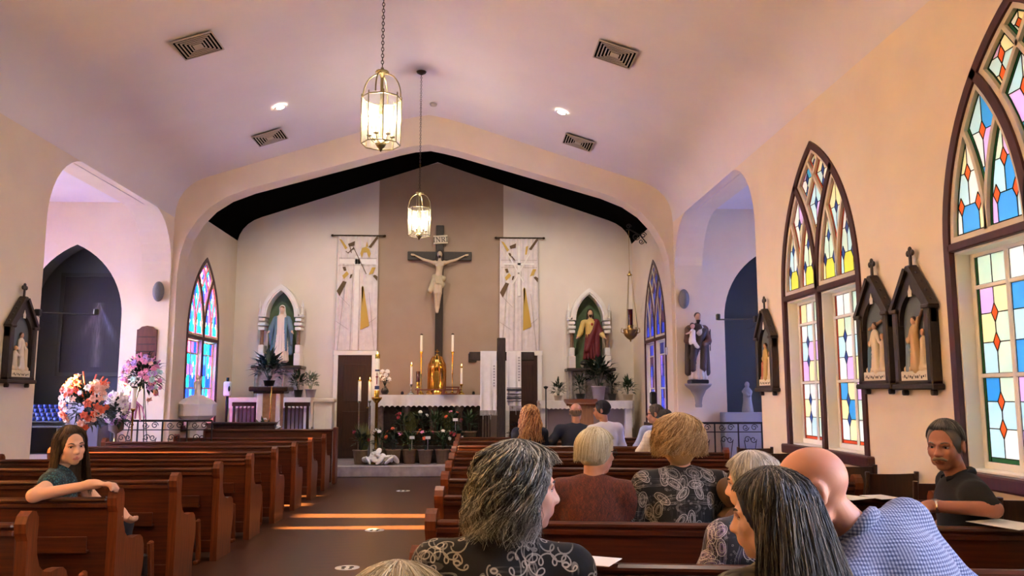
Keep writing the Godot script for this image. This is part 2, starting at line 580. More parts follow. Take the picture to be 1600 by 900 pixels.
# ---------------------------------------------------------------- the building
func build_shell():
	var b := MB.new()
	b.box(Vector3(-0.8, -0.1, -5.6), Vector3(15.0, 0.2, 22.0))
	structure(put("floor", b.mesh(), M.floor, self), "dark brown worn nave floor")
	b = MB.new()
	b.box(Vector3(CX, 0.095, -15.6), Vector3(XR - XL - 0.02, 0.19, 2.1), 0.012)
	structure(put("floor_chancel", b.mesh(), M.marble_step, self), "pale marble step and floor of the chancel")
	b = MB.new()
	b.box(Vector3(CX, 0.13, -14.545), Vector3(XR - XL - 0.06, 0.06, 0.03), 0.004)
	# nave walls with windows and transept arches
	var hz := 9.35
	var zmid := (3.0 - 16.75) / 2.0
	var len := 19.75
	var trans := box_poly(9.1, 12.86, -0.5, 4.14, 0.86)
	var right := [[trans, 0]]
	for z in [-7.48, -4.52, -1.55, -14.4]: right.append([window_hole(z), 0])
	csg_wall("wall_right", Vector3(0.44, 5.3, len), Vector3(XR + 0.22, 2.45, zmid), right, M.plaster, "cream plaster right-hand wall with pointed windows")
	var left := [[trans, 0]]
	for z in [-7.0, -4.1, -1.2, -14.55]: left.append([window_hole(z), 0])
	csg_wall("wall_left", Vector3(0.44, 5.3, len), Vector3(XL - 0.22, 2.45, zmid), left, M.plaster, "cream plaster left-hand wall with arch to the side chapel")
	# vault of the nave
	b = MB.new()
	shell(profile(4.62, 0.325, 5.83, 0.5, (XR - XL) / 2 - 0.002), 0.15, 3.0, -13.0, b)
	structure(put("ceiling", b.mesh(), M.ceiling, self), "rounded plaster ceiling of the nave")
	b = MB.new()
	shell(profile(4.72, 0.335, 6.04, 0.5, (XR - XL) / 2 + 0.02), 0.15, -13.2, -16.75, b)
	structure(put("ceiling_chancel", b.mesh(), M.black_paint, self), "black painted ceiling over the chancel")
	# chancel arch
	var op := [Vector2(-4.55, -0.3), Vector2(-4.55, 3.2), Vector2(-4.52, 3.55), Vector2(-4.44, 3.82), Vector2(-4.29, 4.08), Vector2(-4.1, 4.29), Vector2(-3.85, 4.46), Vector2(-3.5, 4.6)]
	op.append_array([Vector2(-1.55, 5.16), Vector2(-1.2, 5.26), Vector2(-0.95, 5.32), Vector2(-0.7, 5.345)])
	var full := PackedVector2Array()
	for p in op: full.append(p)
	for i in range(op.size() - 2, -1, -1): full.append(Vector2(2 * CX - op[i].x + 0.03, op[i].y - 0.02))
	csg_wall("wall_arch", Vector3(XR - XL + 0.8, 6.9, 0.36), Vector3(CX, 3.0, ZA - 0.18), [[full, 2]], M.plaster, "plaster wall with the wide chancel arch")
	# wall behind the altar with a broad taupe panel
	csg_wall("wall_back", Vector3(XR - XL + 0.8, 6.9, 0.3), Vector3(CX, 3.0, ZB - 0.15), [], M.plaster_chancel, "cream wall behind the altar")
	b = MB.new()
	b.prism(PackedVector2Array([Vector2(-1.876, 0.19), Vector2(0.6, 0.19), Vector2(0.6, 5.72), Vector2(CX, 6.02), Vector2(-1.876, 5.72)]), ZB, ZB + 0.012)
	structure(put("wall_panel", b.mesh(), M.taupe, self), "broad taupe painted panel behind the crucifix")
	var loft := PackedVector2Array([Vector2(CX - 1.4, 3.0)])
	for q in pointed(CX, 1.4, 2.1, 12, 3.5): loft.append(q)
	loft.append(Vector2(CX + 1.4, 3.0))
	csg_wall("wall_rear", Vector3(XR - XL + 0.8, 6.4, 0.3), Vector3(CX, 3.0, 3.1), [[loft, 2]], M.dark_panel, "dark panelled rear wall")  # unseen wall, made dark so the pew backs stay dim
	var rw := Node3D.new()  # added window out of view, brightens the arch wall and ceiling
	rw.name = "window_13"
	add_child(rw)
	structure(rw, "unseen pointed window added in the rear wall to light the chancel arch")
	b = MB.new()
	b.bar(Array(loft), 0.04, 3.0, 3.1, true)
	for x in [-0.47, 0.47]: b.bar([Vector2(CX + x, 3.0), Vector2(CX + x, 5.05)], 0.03, 3.02, 3.08)
	b.bar([Vector2(CX - 1.4, 3.5), Vector2(CX + 1.4, 3.5)], 0.03, 3.02, 3.08)
	part("frame", b, M.maroon, rw)
	b = MB.new(); b.prism(loft, 3.045, 3.052); part("pane", b, glass(rgb(252, 222, 168)), rw)
	b = MB.new()
	b.box(Vector3(CX, 2.55, 1.95), Vector3(XR - XL - 0.02, 0.2, 2.0))
	b.box(Vector3(CX, 3.05, 0.98), Vector3(XR - XL - 0.02, 1.1, 0.08), 0.01)
	structure(put("added_loft", b.mesh(), M.dark_panel, self), "unseen loft and parapet added to keep rear window light off the pews")  # added out of view: the parapet blocks rear window light from the pews
	# side chapels
	for s in [-1.0, 1.0]:
		var side := "left" if s < 0 else "right"
		var x_in := XL - 0.44 if s < 0 else XR + 0.44
		var x_out: float = x_in + s * 2.35
		var xm: float = (x_in + x_out) / 2
		csg_wall("wall_chapel_%s_outer" % side, Vector3(0.3, 5.0, 5.6), Vector3(x_out + s * 0.15, 2.3, -11.0), [[window_hole(-10.1), 0], [window_hole(-11.9), 0]], M.plaster, "outer wall of the %s side chapel" % side)
		csg_wall("wall_chapel_%s_near" % side, Vector3(2.35, 5.0, 0.3), Vector3(xm, 2.3, -8.65), [], M.plaster, "near wall of the %s side chapel" % side)
		var nx := -6.18 if s < 0 else 4.77
		var niche := PackedVector2Array([Vector2(nx - 0.74, 0.5 if s < 0 else 1.1)])
		for p in pointed(nx, 0.74, 1.22, 12, 2.6): niche.append(p)
		niche.append(Vector2(nx + 0.74, 0.5 if s < 0 else 1.1))
		csg_wall("wall_chapel_%s_far" % side, Vector3(2.4, 5.0, 0.3), Vector3(xm, 2.3, -13.27), [[niche, 2, M.slate]], M.plaster, "far wall of the %s side chapel with a pointed niche" % side)
		b = MB.new()
		b.box(Vector3(xm, 4.5, -11.0), Vector3(2.7, 0.2, 5.4))
		structure(put("ceiling_chapel_%s" % side, b.mesh(), M.ceiling, self), "flat ceiling of the %s side chapel" % side)
		b = MB.new()
		var nl := nx - 0.92
		var nr := nx + 0.95 if s < 0 else nx + 1.0
		b.box(Vector3((nl + nr) / 2, 2.2, -13.9), Vector3(nr - nl + 0.2, 4.4, 0.1))
		b.box(Vector3(nl - 0.05, 2.2, -13.66), Vector3(0.1, 4.4, 0.5))
		b.box(Vector3(nr + 0.05, 2.2, -13.66), Vector3(0.1, 4.4, 0.5))
		b.box(Vector3((nl + nr) / 2, 4.35, -13.66), Vector3(nr - nl + 0.2, 0.1, 0.5))
		b.box(Vector3((nl + nr) / 2, 0.05, -13.66), Vector3(nr - nl + 0.2, 0.1, 0.5))
		structure(put("wall_niche_%s" % side, b.mesh(), M.slate, self), "slate grey painted recess of the %s side chapel" % side)
	b = MB.new()
	b.box(Vector3(CX, -0.45, -6), Vector3(120, 0.2, 120))
	var lawn := put("ground", b.mesh(), M.lawn, self)
	structure(lawn, "lawn outside the church")
	# doors either side of the altar
	for d in 2:
		var x0 := -2.6 if d == 0 else 0.9
		var x1 := -1.95 if d == 0 else 1.27
		x0 = -2.6 if d == 0 else 0.72
		x1 = -1.95 if d == 0 else 1.27
		var root := Node3D.new()
		root.name = "door_%d" % (d + 1)
		add_child(root)
		structure(root, "dark brown panelled door in a white frame, %s of the altar" % ("left" if d == 0 else "right"))
		b = MB.new()
		b.box(Vector3((x0 + x1) / 2, 1.175, ZB + 0.03), Vector3(x1 - x0, 1.97, 0.04), 0.005)
		for k in 2:
			b.box(Vector3((x0 + x1) / 2, 0.72 + k * 0.9, ZB + 0.052), Vector3((x1 - x0) * 0.66, 0.72, 0.014), 0.006)
		part("door_leaf", b, M.dark_wood, root)
		b = MB.new()
		for x in [x0 - 0.045, x1 + 0.045]: b.box(Vector3(x, 1.2, ZB + 0.035), Vector3(0.09, 2.02, 0.07), 0.008)
		b.box(Vector3((x0 + x1) / 2, 2.2, ZB + 0.035), Vector3(x1 - x0 + 0.2, 0.09, 0.075), 0.008)
		part("door_frame", b, M.white_wood, root)
		b = MB.new()
		b.ell(Vector3(x0 + 0.06 if d else x1 - 0.06, 1.15, ZB + 0.08), Vector3(0.025, 0.025, 0.025))
		part("door_knob", b, M.brass, root)
# ---------------------------------------------------------------- smooth bodies (distance field meshed as surface nets)
# prim: {t: 0 capsule / 1 ellipsoid, a, b, ra, rb, c: Color (linear), q: inverse basis (ellipsoid), cut: bool}
func cap(a: Vector3, b: Vector3, ra: float, rb: float, c := Color.WHITE) -> Dictionary:
	return {"t": 0, "a": a, "b": b, "ra": ra, "rb": rb, "c": c, "cut": false}
func elp(a: Vector3, r: Vector3, c := Color.WHITE, basis := Basis.IDENTITY, cut := false) -> Dictionary:
	return {"t": 1, "a": a, "b": r, "c": c, "q": basis.inverse(), "cut": cut}
func moved(prims: Array, xf: Transform3D) -> Array:
	var out := []
	var s := xf.basis.get_scale().x
	var rot := xf.basis.orthonormalized()
	for p in prims:
		var d: Dictionary = p.duplicate()
		d.a = xf * p.a
		if p.t == 0:
			d.b = xf * p.b; d.ra = p.ra * s; d.rb = p.rb * s
		else:
			d.b = p.b * s; d.q = p.q * rot.inverse()
		out.append(d)
	return out

func pdist(p: Dictionary, x: Vector3) -> float:
	if p.t == 0:
		var ab: Vector3 = p.b - p.a
		var l := ab.length_squared()
		var t := 0.0
		if l > 1e-12: t = clampf((x - p.a).dot(ab) / l, 0.0, 1.0)
		return x.distance_to(p.a + ab * t) - lerpf(p.ra, p.rb, t)
	var r: Vector3 = p.b
	var y: Vector3 = (p.q * (x - p.a)) / r
	var k0 := y.length()
	var k1 := (y / r).length()
	if k1 < 1e-6: return -minf(r.x, minf(r.y, r.z))
	return k0 * (k0 - 1.0) / k1

func field(ps: Array, x: Vector3, k: float) -> float:
	var d := 1e3
	for p in ps:
		if p.cut: continue
		var e := pdist(p, x)
		var h := maxf(k - absf(d - e), 0.0) / k
		d = minf(d, e) - h * h * k * 0.25
	for p in ps:
		if p.cut:
			var e := -pdist(p, x)
			var h := maxf(k - absf(d - e), 0.0) / k
			d = maxf(d, e) + h * h * k * 0.25
	return d

func blob(prims: Array, cell: float, k := 0.02) -> ArrayMesh:
	var lo := Vector3.ONE * 1e9
	var hi := -lo
	var cs := []
	for p in prims:
		var c: Vector3
		var r: float
		if p.t == 0:
			c = (p.a + p.b) * 0.5
			r = p.a.distance_to(p.b) * 0.5 + maxf(p.ra, p.rb)
			if not p.cut:
				lo = lo.min(p.a - Vector3.ONE * p.ra).min(p.b - Vector3.ONE * p.rb)
				hi = hi.max(p.a + Vector3.ONE * p.ra).max(p.b + Vector3.ONE * p.rb)
		else:
			c = p.a
			r = maxf(p.b.x, maxf(p.b.y, p.b.z))
			if not p.cut:
				lo = lo.min(c - Vector3.ONE * r); hi = hi.max(c + Vector3.ONE * r)
		cs.append([c, r])
	lo -= Vector3.ONE * cell * 2.0; hi += Vector3.ONE * cell * 2.0
	var B := 4
	var nb := Vector3i(((hi - lo) / (cell * B)).ceil())
	var n := nb * B
	var sx := n.x + 1
	var sy := n.y + 1
	var val := PackedFloat32Array()
	val.resize(sx * sy * (n.z + 1))
	val.fill(1e3)
	var vid := PackedInt32Array()
	vid.resize(n.x * n.y * n.z)
	vid.fill(-1)
	var brad := cell * B * 0.8661
	var active := []
	for bz in nb.z:
		for by in nb.y:
			for bx in nb.x:
				var c := lo + Vector3(bx + 0.5, by + 0.5, bz + 0.5) * cell * B
				var nearp := []
				for i in prims.size():
					if c.distance_to(cs[i][0]) - cs[i][1] < brad + k: nearp.append(prims[i])
				if nearp.is_empty(): continue
				var near2 := []
				var dmin := 1e3
				for p in nearp:
					var e := pdist(p, c)
					if not p.cut: dmin = minf(dmin, e)
					if e < brad * 1.6 + k: near2.append(p)
				if dmin > brad * 1.6 + k or near2.is_empty(): continue
				var f := field(near2, c, k)
				if absf(f) > brad * 1.9: continue
				active.append(Vector3i(bx, by, bz) * B)
				for dz in B + 1:
					for dy in B + 1:
						var base := (bz * B + dz) * sx * sy + (by * B + dy) * sx + bx * B
						for dx in B + 1:
							if val[base + dx] > 900.0:
								val[base + dx] = field(near2, lo + Vector3(bx * B + dx, by * B + dy, bz * B + dz) * cell, k)
	var verts := PackedVector3Array()
	var off := [0, 1, sx, sx + 1, sx * sy, sx * sy + 1, sx * sy + sx, sx * sy + sx + 1]
	var corner := [Vector3(0, 0, 0), Vector3(1, 0, 0), Vector3(0, 1, 0), Vector3(1, 1, 0), Vector3(0, 0, 1), Vector3(1, 0, 1), Vector3(0, 1, 1), Vector3(1, 1, 1)]
	var edges := [0, 1, 2, 3, 4, 5, 6, 7, 0, 2, 1, 3, 4, 6, 5, 7, 0, 4, 1, 5, 2, 6, 3, 7]
	var g := PackedFloat32Array()
	g.resize(8)
	for a in active:
		for dz in B:
			for dy in B:
				for dx in B:
					var i0: int = (a.z + dz) * sx * sy + (a.y + dy) * sx + a.x + dx
					var neg := 0
					for q in 8:
						g[q] = val[i0 + off[q]]
						if g[q] < 0.0: neg += 1
					if neg == 0 or neg == 8: continue
					var s := Vector3.ZERO
					var cnt := 0
					for e in 12:
						var e0: int = edges[e * 2]
						var e1: int = edges[e * 2 + 1]
						var v0 := g[e0]
						var v1 := g[e1]
						if (v0 < 0.0) != (v1 < 0.0):
							s += corner[e0].lerp(corner[e1], v0 / (v0 - v1))
							cnt += 1
					vid[(a.z + dz) * n.x * n.y + (a.y + dy) * n.x + a.x + dx] = verts.size()
					verts.append(lo + (Vector3(a.x + dx, a.y + dy, a.z + dz) + s / cnt) * cell)
	var idx := PackedInt32Array()
	var nxy := n.x * n.y
	for a in active:
		for dz in B:
			for dy in B:
				for dx in B:
					var x: int = a.x + dx
					var y: int = a.y + dy
					var z: int = a.z + dz
					var ci := z * nxy + y * n.x + x
					if vid[ci] < 0: continue
					var i0 := z * sx * sy + y * sx + x
					var v0 := val[i0]
					for ax in 3:
						var st := 1 if ax == 0 else (sx if ax == 1 else sx * sy)
						var v1 := val[i0 + st]
						if (v0 < 0.0) == (v1 < 0.0) or v1 > 900.0: continue
						var u := n.x if ax == 0 else (nxy if ax == 1 else 1)
						var w := nxy if ax == 0 else (1 if ax == 1 else n.x)
						if (ax == 0 and (y == 0 or z == 0)) or (ax == 1 and (z == 0 or x == 0)) or (ax == 2 and (x == 0 or y == 0)): continue
						var A := vid[ci]
						var Bq := vid[ci - u]
						var C := vid[ci - u - w]
						var D := vid[ci - w]
						if Bq < 0 or C < 0 or D < 0: continue
						if v0 < 0.0: idx.append_array(PackedInt32Array([A, C, Bq, A, D, C]))
						else: idx.append_array(PackedInt32Array([A, Bq, C, A, C, D]))
	var nor := PackedVector3Array()
	nor.resize(verts.size())
	for t in range(0, idx.size(), 3):
		var p := verts[idx[t]]
		var nn := (verts[idx[t + 2]] - p).cross(verts[idx[t + 1]] - p)
		nor[idx[t]] += nn; nor[idx[t + 1]] += nn; nor[idx[t + 2]] += nn
	var col := PackedColorArray()
	col.resize(verts.size())
	for i in verts.size():
		nor[i] = nor[i].normalized()
		var best := 1e9
		for p in prims:
			if p.cut: continue
			var e := pdist(p, verts[i])
			if e < best:
				best = e; col[i] = p.c
	var arr := []
	arr.resize(Mesh.ARRAY_MAX)
	arr[Mesh.ARRAY_VERTEX] = verts
	arr[Mesh.ARRAY_NORMAL] = nor
	arr[Mesh.ARRAY_COLOR] = col
	arr[Mesh.ARRAY_INDEX] = idx
	var m := ArrayMesh.new()
	m.add_surface_from_arrays(Mesh.PRIMITIVE_TRIANGLES, arr)
	return m

func lin(r: int, g: int, b: int) -> Color: return rgb(r, g, b).srgb_to_linear()

func head_prims(skin: Color, lip: Color) -> Array:
	# face towards +z, centre of the head at the origin, 0.23 tall
	var P := []
	P.append(elp(Vector3(0, 0.03, -0.012), Vector3(0.076, 0.088, 0.096), skin))
	P.append(elp(Vector3(0, -0.03, 0.03), Vector3(0.058, 0.078, 0.058), skin))
	P.append(elp(Vector3(0, -0.093, 0.055), Vector3(0.026, 0.02, 0.024), skin))
	for s in [-1.0, 1.0]:
		P.append(elp(Vector3(s * 0.038, -0.022, 0.055), Vector3(0.024, 0.026, 0.024), skin))
		P.append(elp(Vector3(s * 0.045, -0.065, 0.015), Vector3(0.02, 0.03, 0.035), skin))
		P.append(elp(Vector3(s * 0.081, 0.0, -0.01), Vector3(0.011, 0.034, 0.022), skin, Basis(Vector3.UP, s * 0.45)))
		P.append(elp(Vector3(s * 0.092, 0.002, -0.002), Vector3(0.008, 0.02, 0.01), skin, Basis(Vector3.UP, s * 0.45), true))
		P.append(elp(Vector3(s * 0.032, 0.006, 0.093), Vector3(0.018, 0.0095, 0.013), skin, Basis.IDENTITY, true))
		P.append(elp(Vector3(s * 0.011, -0.03, 0.094), Vector3(0.008, 0.007, 0.01), skin))
		P.append(cap(Vector3(s * 0.014, 0.024, 0.083), Vector3(s * 0.046, 0.021, 0.07), 0.009, 0.007, skin))
	P.append(cap(Vector3(0, 0.016, 0.083), Vector3(0, -0.026, 0.103), 0.0075, 0.011, skin))
	P.append(cap(Vector3(-0.017, -0.0585, 0.079), Vector3(0.0, -0.0565, 0.0845), 0.0035, 0.0045, lip))
	P.append(cap(Vector3(0.017, -0.0585, 0.079), Vector3(0.0, -0.0565, 0.0845), 0.0035, 0.0045, lip))
	P.append(cap(Vector3(-0.011, -0.0655, 0.08), Vector3(0.011, -0.0655, 0.08), 0.005, 0.005, lip))
	P.append(elp(Vector3(0, -0.05, 0.062), Vector3(0.034, 0.03, 0.026), skin))
	return P

func hand_prims(skin: Color, spread := 0.5, curl := 0.7) -> Array:
	# wrist at the origin, fingers towards +z, palm down (-y), thumb on +x
	var P := []
	P.append(elp(Vector3(0, 0, 0.045), Vector3(0.04, 0.014, 0.05), skin))
	P.append(cap(Vector3(0, 0, -0.03), Vector3(0, 0, 0.02), 0.026, 0.026, skin))
	var L := [0.072, 0.08, 0.074, 0.058]
	for i in 4:
		var x := 0.027 - i * 0.018
		var p := Vector3(x, 0.002, 0.082 - absf(i - 1.2) * 0.005)
		var d := Vector3((1.4 - i) * 0.09 * spread, -curl * 0.25, 1).normalized()
		for s in 3:
			var l: float = L[i] * [0.45, 0.32, 0.23][s]
			var q := p + d * l
			P.append(cap(p, q, 0.0092 - s * 0.0008, 0.0086 - s * 0.0008, skin))
			p = q
			d = d.rotated(Vector3.RIGHT, curl * 0.75).normalized()
	var tp := Vector3(0.032, -0.004, 0.02)
	P.append(cap(tp, tp + Vector3(0.026, -0.008, 0.03), 0.013, 0.011, skin))
	P.append(cap(tp + Vector3(0.026, -0.008, 0.03), tp + Vector3(0.032, -0.014, 0.062), 0.0105, 0.009, skin))
	return P

func figure(called: String, prims: Array, cell: float, k: float, parent: Node, m: Material) -> MeshInstance3D:
	return put(called, blob(prims, cell, k), m, parent)
# ---------------------------------------------------------------- furniture
func from(base: Vector3) -> MB:
	var b := MB.new()
	b.xf = Transform3D(Basis.IDENTITY, -base)
	return b

var pew_end_poly := PackedVector2Array([Vector2(0, 0), Vector2(0.0, 0.68), Vector2(-0.022, 0.72), Vector2(-0.028, 0.765), Vector2(-0.012, 0.8), Vector2(0.025, 0.822), Vector2(0.065, 0.815), Vector2(0.09, 0.785), Vector2(0.094, 0.74), Vector2(0.09, 0.67), Vector2(0.1, 0.6), Vector2(0.13, 0.54), Vector2(0.18, 0.503), Vector2(0.25, 0.488), Vector2(0.32, 0.492), Vector2(0.38, 0.487), Vector2(0.42, 0.462), Vector2(0.443, 0.415), Vector2(0.45, 0.35), Vector2(0.442, 0.28), Vector2(0.418, 0.2), Vector2(0.402, 0.12), Vector2(0.41, 0.0)])

func make_pew(x0: float, x1: float, label: String, group: String, at: Vector3, turn := 0.0, kneeler := true) -> Node3D:
	# faces -z; local origin on the floor under the back, x from x0 to x1
	var t := thing("pew", label, "pew", at, turn, group)
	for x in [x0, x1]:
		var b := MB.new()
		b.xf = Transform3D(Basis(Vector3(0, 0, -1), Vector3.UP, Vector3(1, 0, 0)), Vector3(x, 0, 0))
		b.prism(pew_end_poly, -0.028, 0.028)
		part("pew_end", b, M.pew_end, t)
	var L := x1 - x0 - 0.056
	var c := (x0 + x1) / 2
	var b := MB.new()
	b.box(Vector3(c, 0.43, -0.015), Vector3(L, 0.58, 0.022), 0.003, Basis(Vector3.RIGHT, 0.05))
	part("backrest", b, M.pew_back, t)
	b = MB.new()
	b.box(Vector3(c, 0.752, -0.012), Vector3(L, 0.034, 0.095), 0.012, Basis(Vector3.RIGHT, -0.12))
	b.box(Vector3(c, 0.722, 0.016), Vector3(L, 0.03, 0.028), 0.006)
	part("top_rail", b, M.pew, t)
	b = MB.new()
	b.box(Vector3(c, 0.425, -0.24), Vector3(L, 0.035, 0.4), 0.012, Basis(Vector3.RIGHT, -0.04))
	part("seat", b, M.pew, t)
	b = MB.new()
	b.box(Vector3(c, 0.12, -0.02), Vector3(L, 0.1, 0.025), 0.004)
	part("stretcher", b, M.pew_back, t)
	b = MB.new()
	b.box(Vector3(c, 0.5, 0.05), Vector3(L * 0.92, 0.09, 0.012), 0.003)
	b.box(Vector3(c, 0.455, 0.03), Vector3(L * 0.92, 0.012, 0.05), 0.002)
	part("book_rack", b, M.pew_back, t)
	if kneeler:
		b = MB.new()
		b.box(Vector3(c, 0.2, 0.14), Vector3(L - 0.16, 0.15, 0.045), 0.012, Basis(Vector3.RIGHT, 0.12))
		part("kneeler", b, M.kneeler, t)
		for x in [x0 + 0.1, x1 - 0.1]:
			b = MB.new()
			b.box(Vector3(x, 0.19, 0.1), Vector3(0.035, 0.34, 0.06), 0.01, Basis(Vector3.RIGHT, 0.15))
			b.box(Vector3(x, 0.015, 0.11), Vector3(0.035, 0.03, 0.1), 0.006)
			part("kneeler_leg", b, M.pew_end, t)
	return t

const ORD := ["first", "second", "third", "fourth", "fifth", "sixth", "seventh", "eighth", "ninth", "tenth", "eleventh", "twelfth", "thirteenth"]
func pews():
	for k in range(8, -1, -1):
		var z := -4.25 - 1.03 * k
		make_pew(-4.56 if z > -9.5 else (-4.88 if k < 8 else -4.3), -2.17, "long wooden pew left of the aisle, %s row from the chancel step" % ORD[8 - k], "pews left of the aisle", Vector3(0, 0, z))
	for k in range(8, -4, -1):
		var z := -4.25 - 1.03 * k
		make_pew(0, 2.97, "long wooden pew right of the aisle, %s row from the chancel step" % ORD[8 - k], "pews right of the aisle", Vector3(-0.2, 0, z), -0.13)
	var t := thing("wood_screen", "low wooden screen standing in front of the first left pew", "screen", Vector3(-3.2, 0, -13.55))
	var b := MB.new(); b.box(Vector3(-0.02, 0.42, 0), Vector3(2.0, 0.8, 0.03), 0.004); part("panel", b, M.pew, t)
	b = MB.new(); b.box(Vector3(-0.02, 0.83, 0), Vector3(2.02, 0.04, 0.09), 0.012); part("top_rail", b, M.pew, t)
	for x in [-1.03, 1.03]:
		b = MB.new(); b.box(Vector3(x, 0.44, 0), Vector3(0.05, 0.88, 0.24), 0.012); part("post", b, M.pew_end, t)

func chairs():
	var data := [[2.97, -4.4], [2.97, -5.25], [2.97, -5.9], [2.96, -6.5], [2.96, -8.0], [2.96, -8.75]]
	var lab := ["dark wooden chair at the right edge of the photo by the near window", "dark wooden chair beside the man in the black shirt", "dark wooden chair under the two gabled wall panels", "dark wooden chair by the wall behind the bald man's head", "dark wooden chair under the orange-bordered window", "dark wooden chair by the wall nearest the side chapel arch"]
	for i in data.size():
		var t := thing("side_chair", lab[i], "chair", Vector3(data[i][0], 0, data[i][1]), 0.03 * (i % 3 - 1), "wooden chairs along the right wall")
		var b := MB.new(); b.box(Vector3(0, 0.445, -0.2), Vector3(0.4, 0.03, 0.4), 0.01); part("seat", b, M.dark_wood, t)
		b = MB.new()
		var pts := []
		for r in 2:
			for j in 9:
				var x := lerpf(-0.17, 0.17, j / 8.0)
				pts.append(Vector3(x, 0.6 + r * 0.23, 0.02 + 0.03 * (1 - pow(x / 0.17, 2))))
		b.grid(pts, 9)
		var pt2 := []
		for p in pts: pt2.append(p + Vector3(0, 0, -0.018))
		b.grid(pt2, 9)
		for j in 8:
			b.quad(pts[9 + j], pts[9 + j + 1], pt2[9 + j + 1], pt2[9 + j])
			b.quad(pts[j], pts[j + 1], pt2[j + 1], pt2[j])
		part("backrest", b, M.dark_wood, t)
		for s in [-1.0, 1.0]:
			b = MB.new(); b.tube([Vector3(s * 0.18, 0, 0.0), Vector3(s * 0.18, 0.45, -0.01), Vector3(s * 0.18, 0.845, 0.025)], 0.017, 6); part("rear_leg", b, M.dark_wood, t)
			b = MB.new(); b.tube([Vector3(s * 0.17, 0, -0.38), Vector3(s * 0.17, 0.44, -0.37)], [0.014, 0.019], 6); part("front_leg", b, M.dark_wood, t)
			b = MB.new(); b.tube([Vector3(s * 0.175, 0.2, 0), Vector3(s * 0.17, 0.2, -0.37)], 0.01, 6); part("stretcher", b, M.dark_wood, t)

# ---------------------------------------------------------------- lamps
func chain(b: MB, top: Vector3, bottom: Vector3, link := 0.034):
	var n := int((top.y - bottom.y) / (link * 0.78))
	for i in n:
		var c := top.lerp(bottom, (i + 0.5) / n)
		var pts := []
		for k in 9:
			var a := TAU * k / 8
			var o := Vector3(cos(a) * link * 0.3, sin(a) * link * 0.52, 0)
			if i % 2: o = Vector3(0, o.y, o.x)
			pts.append(c + o)
		b.tube(pts, link * 0.085, 4, false)

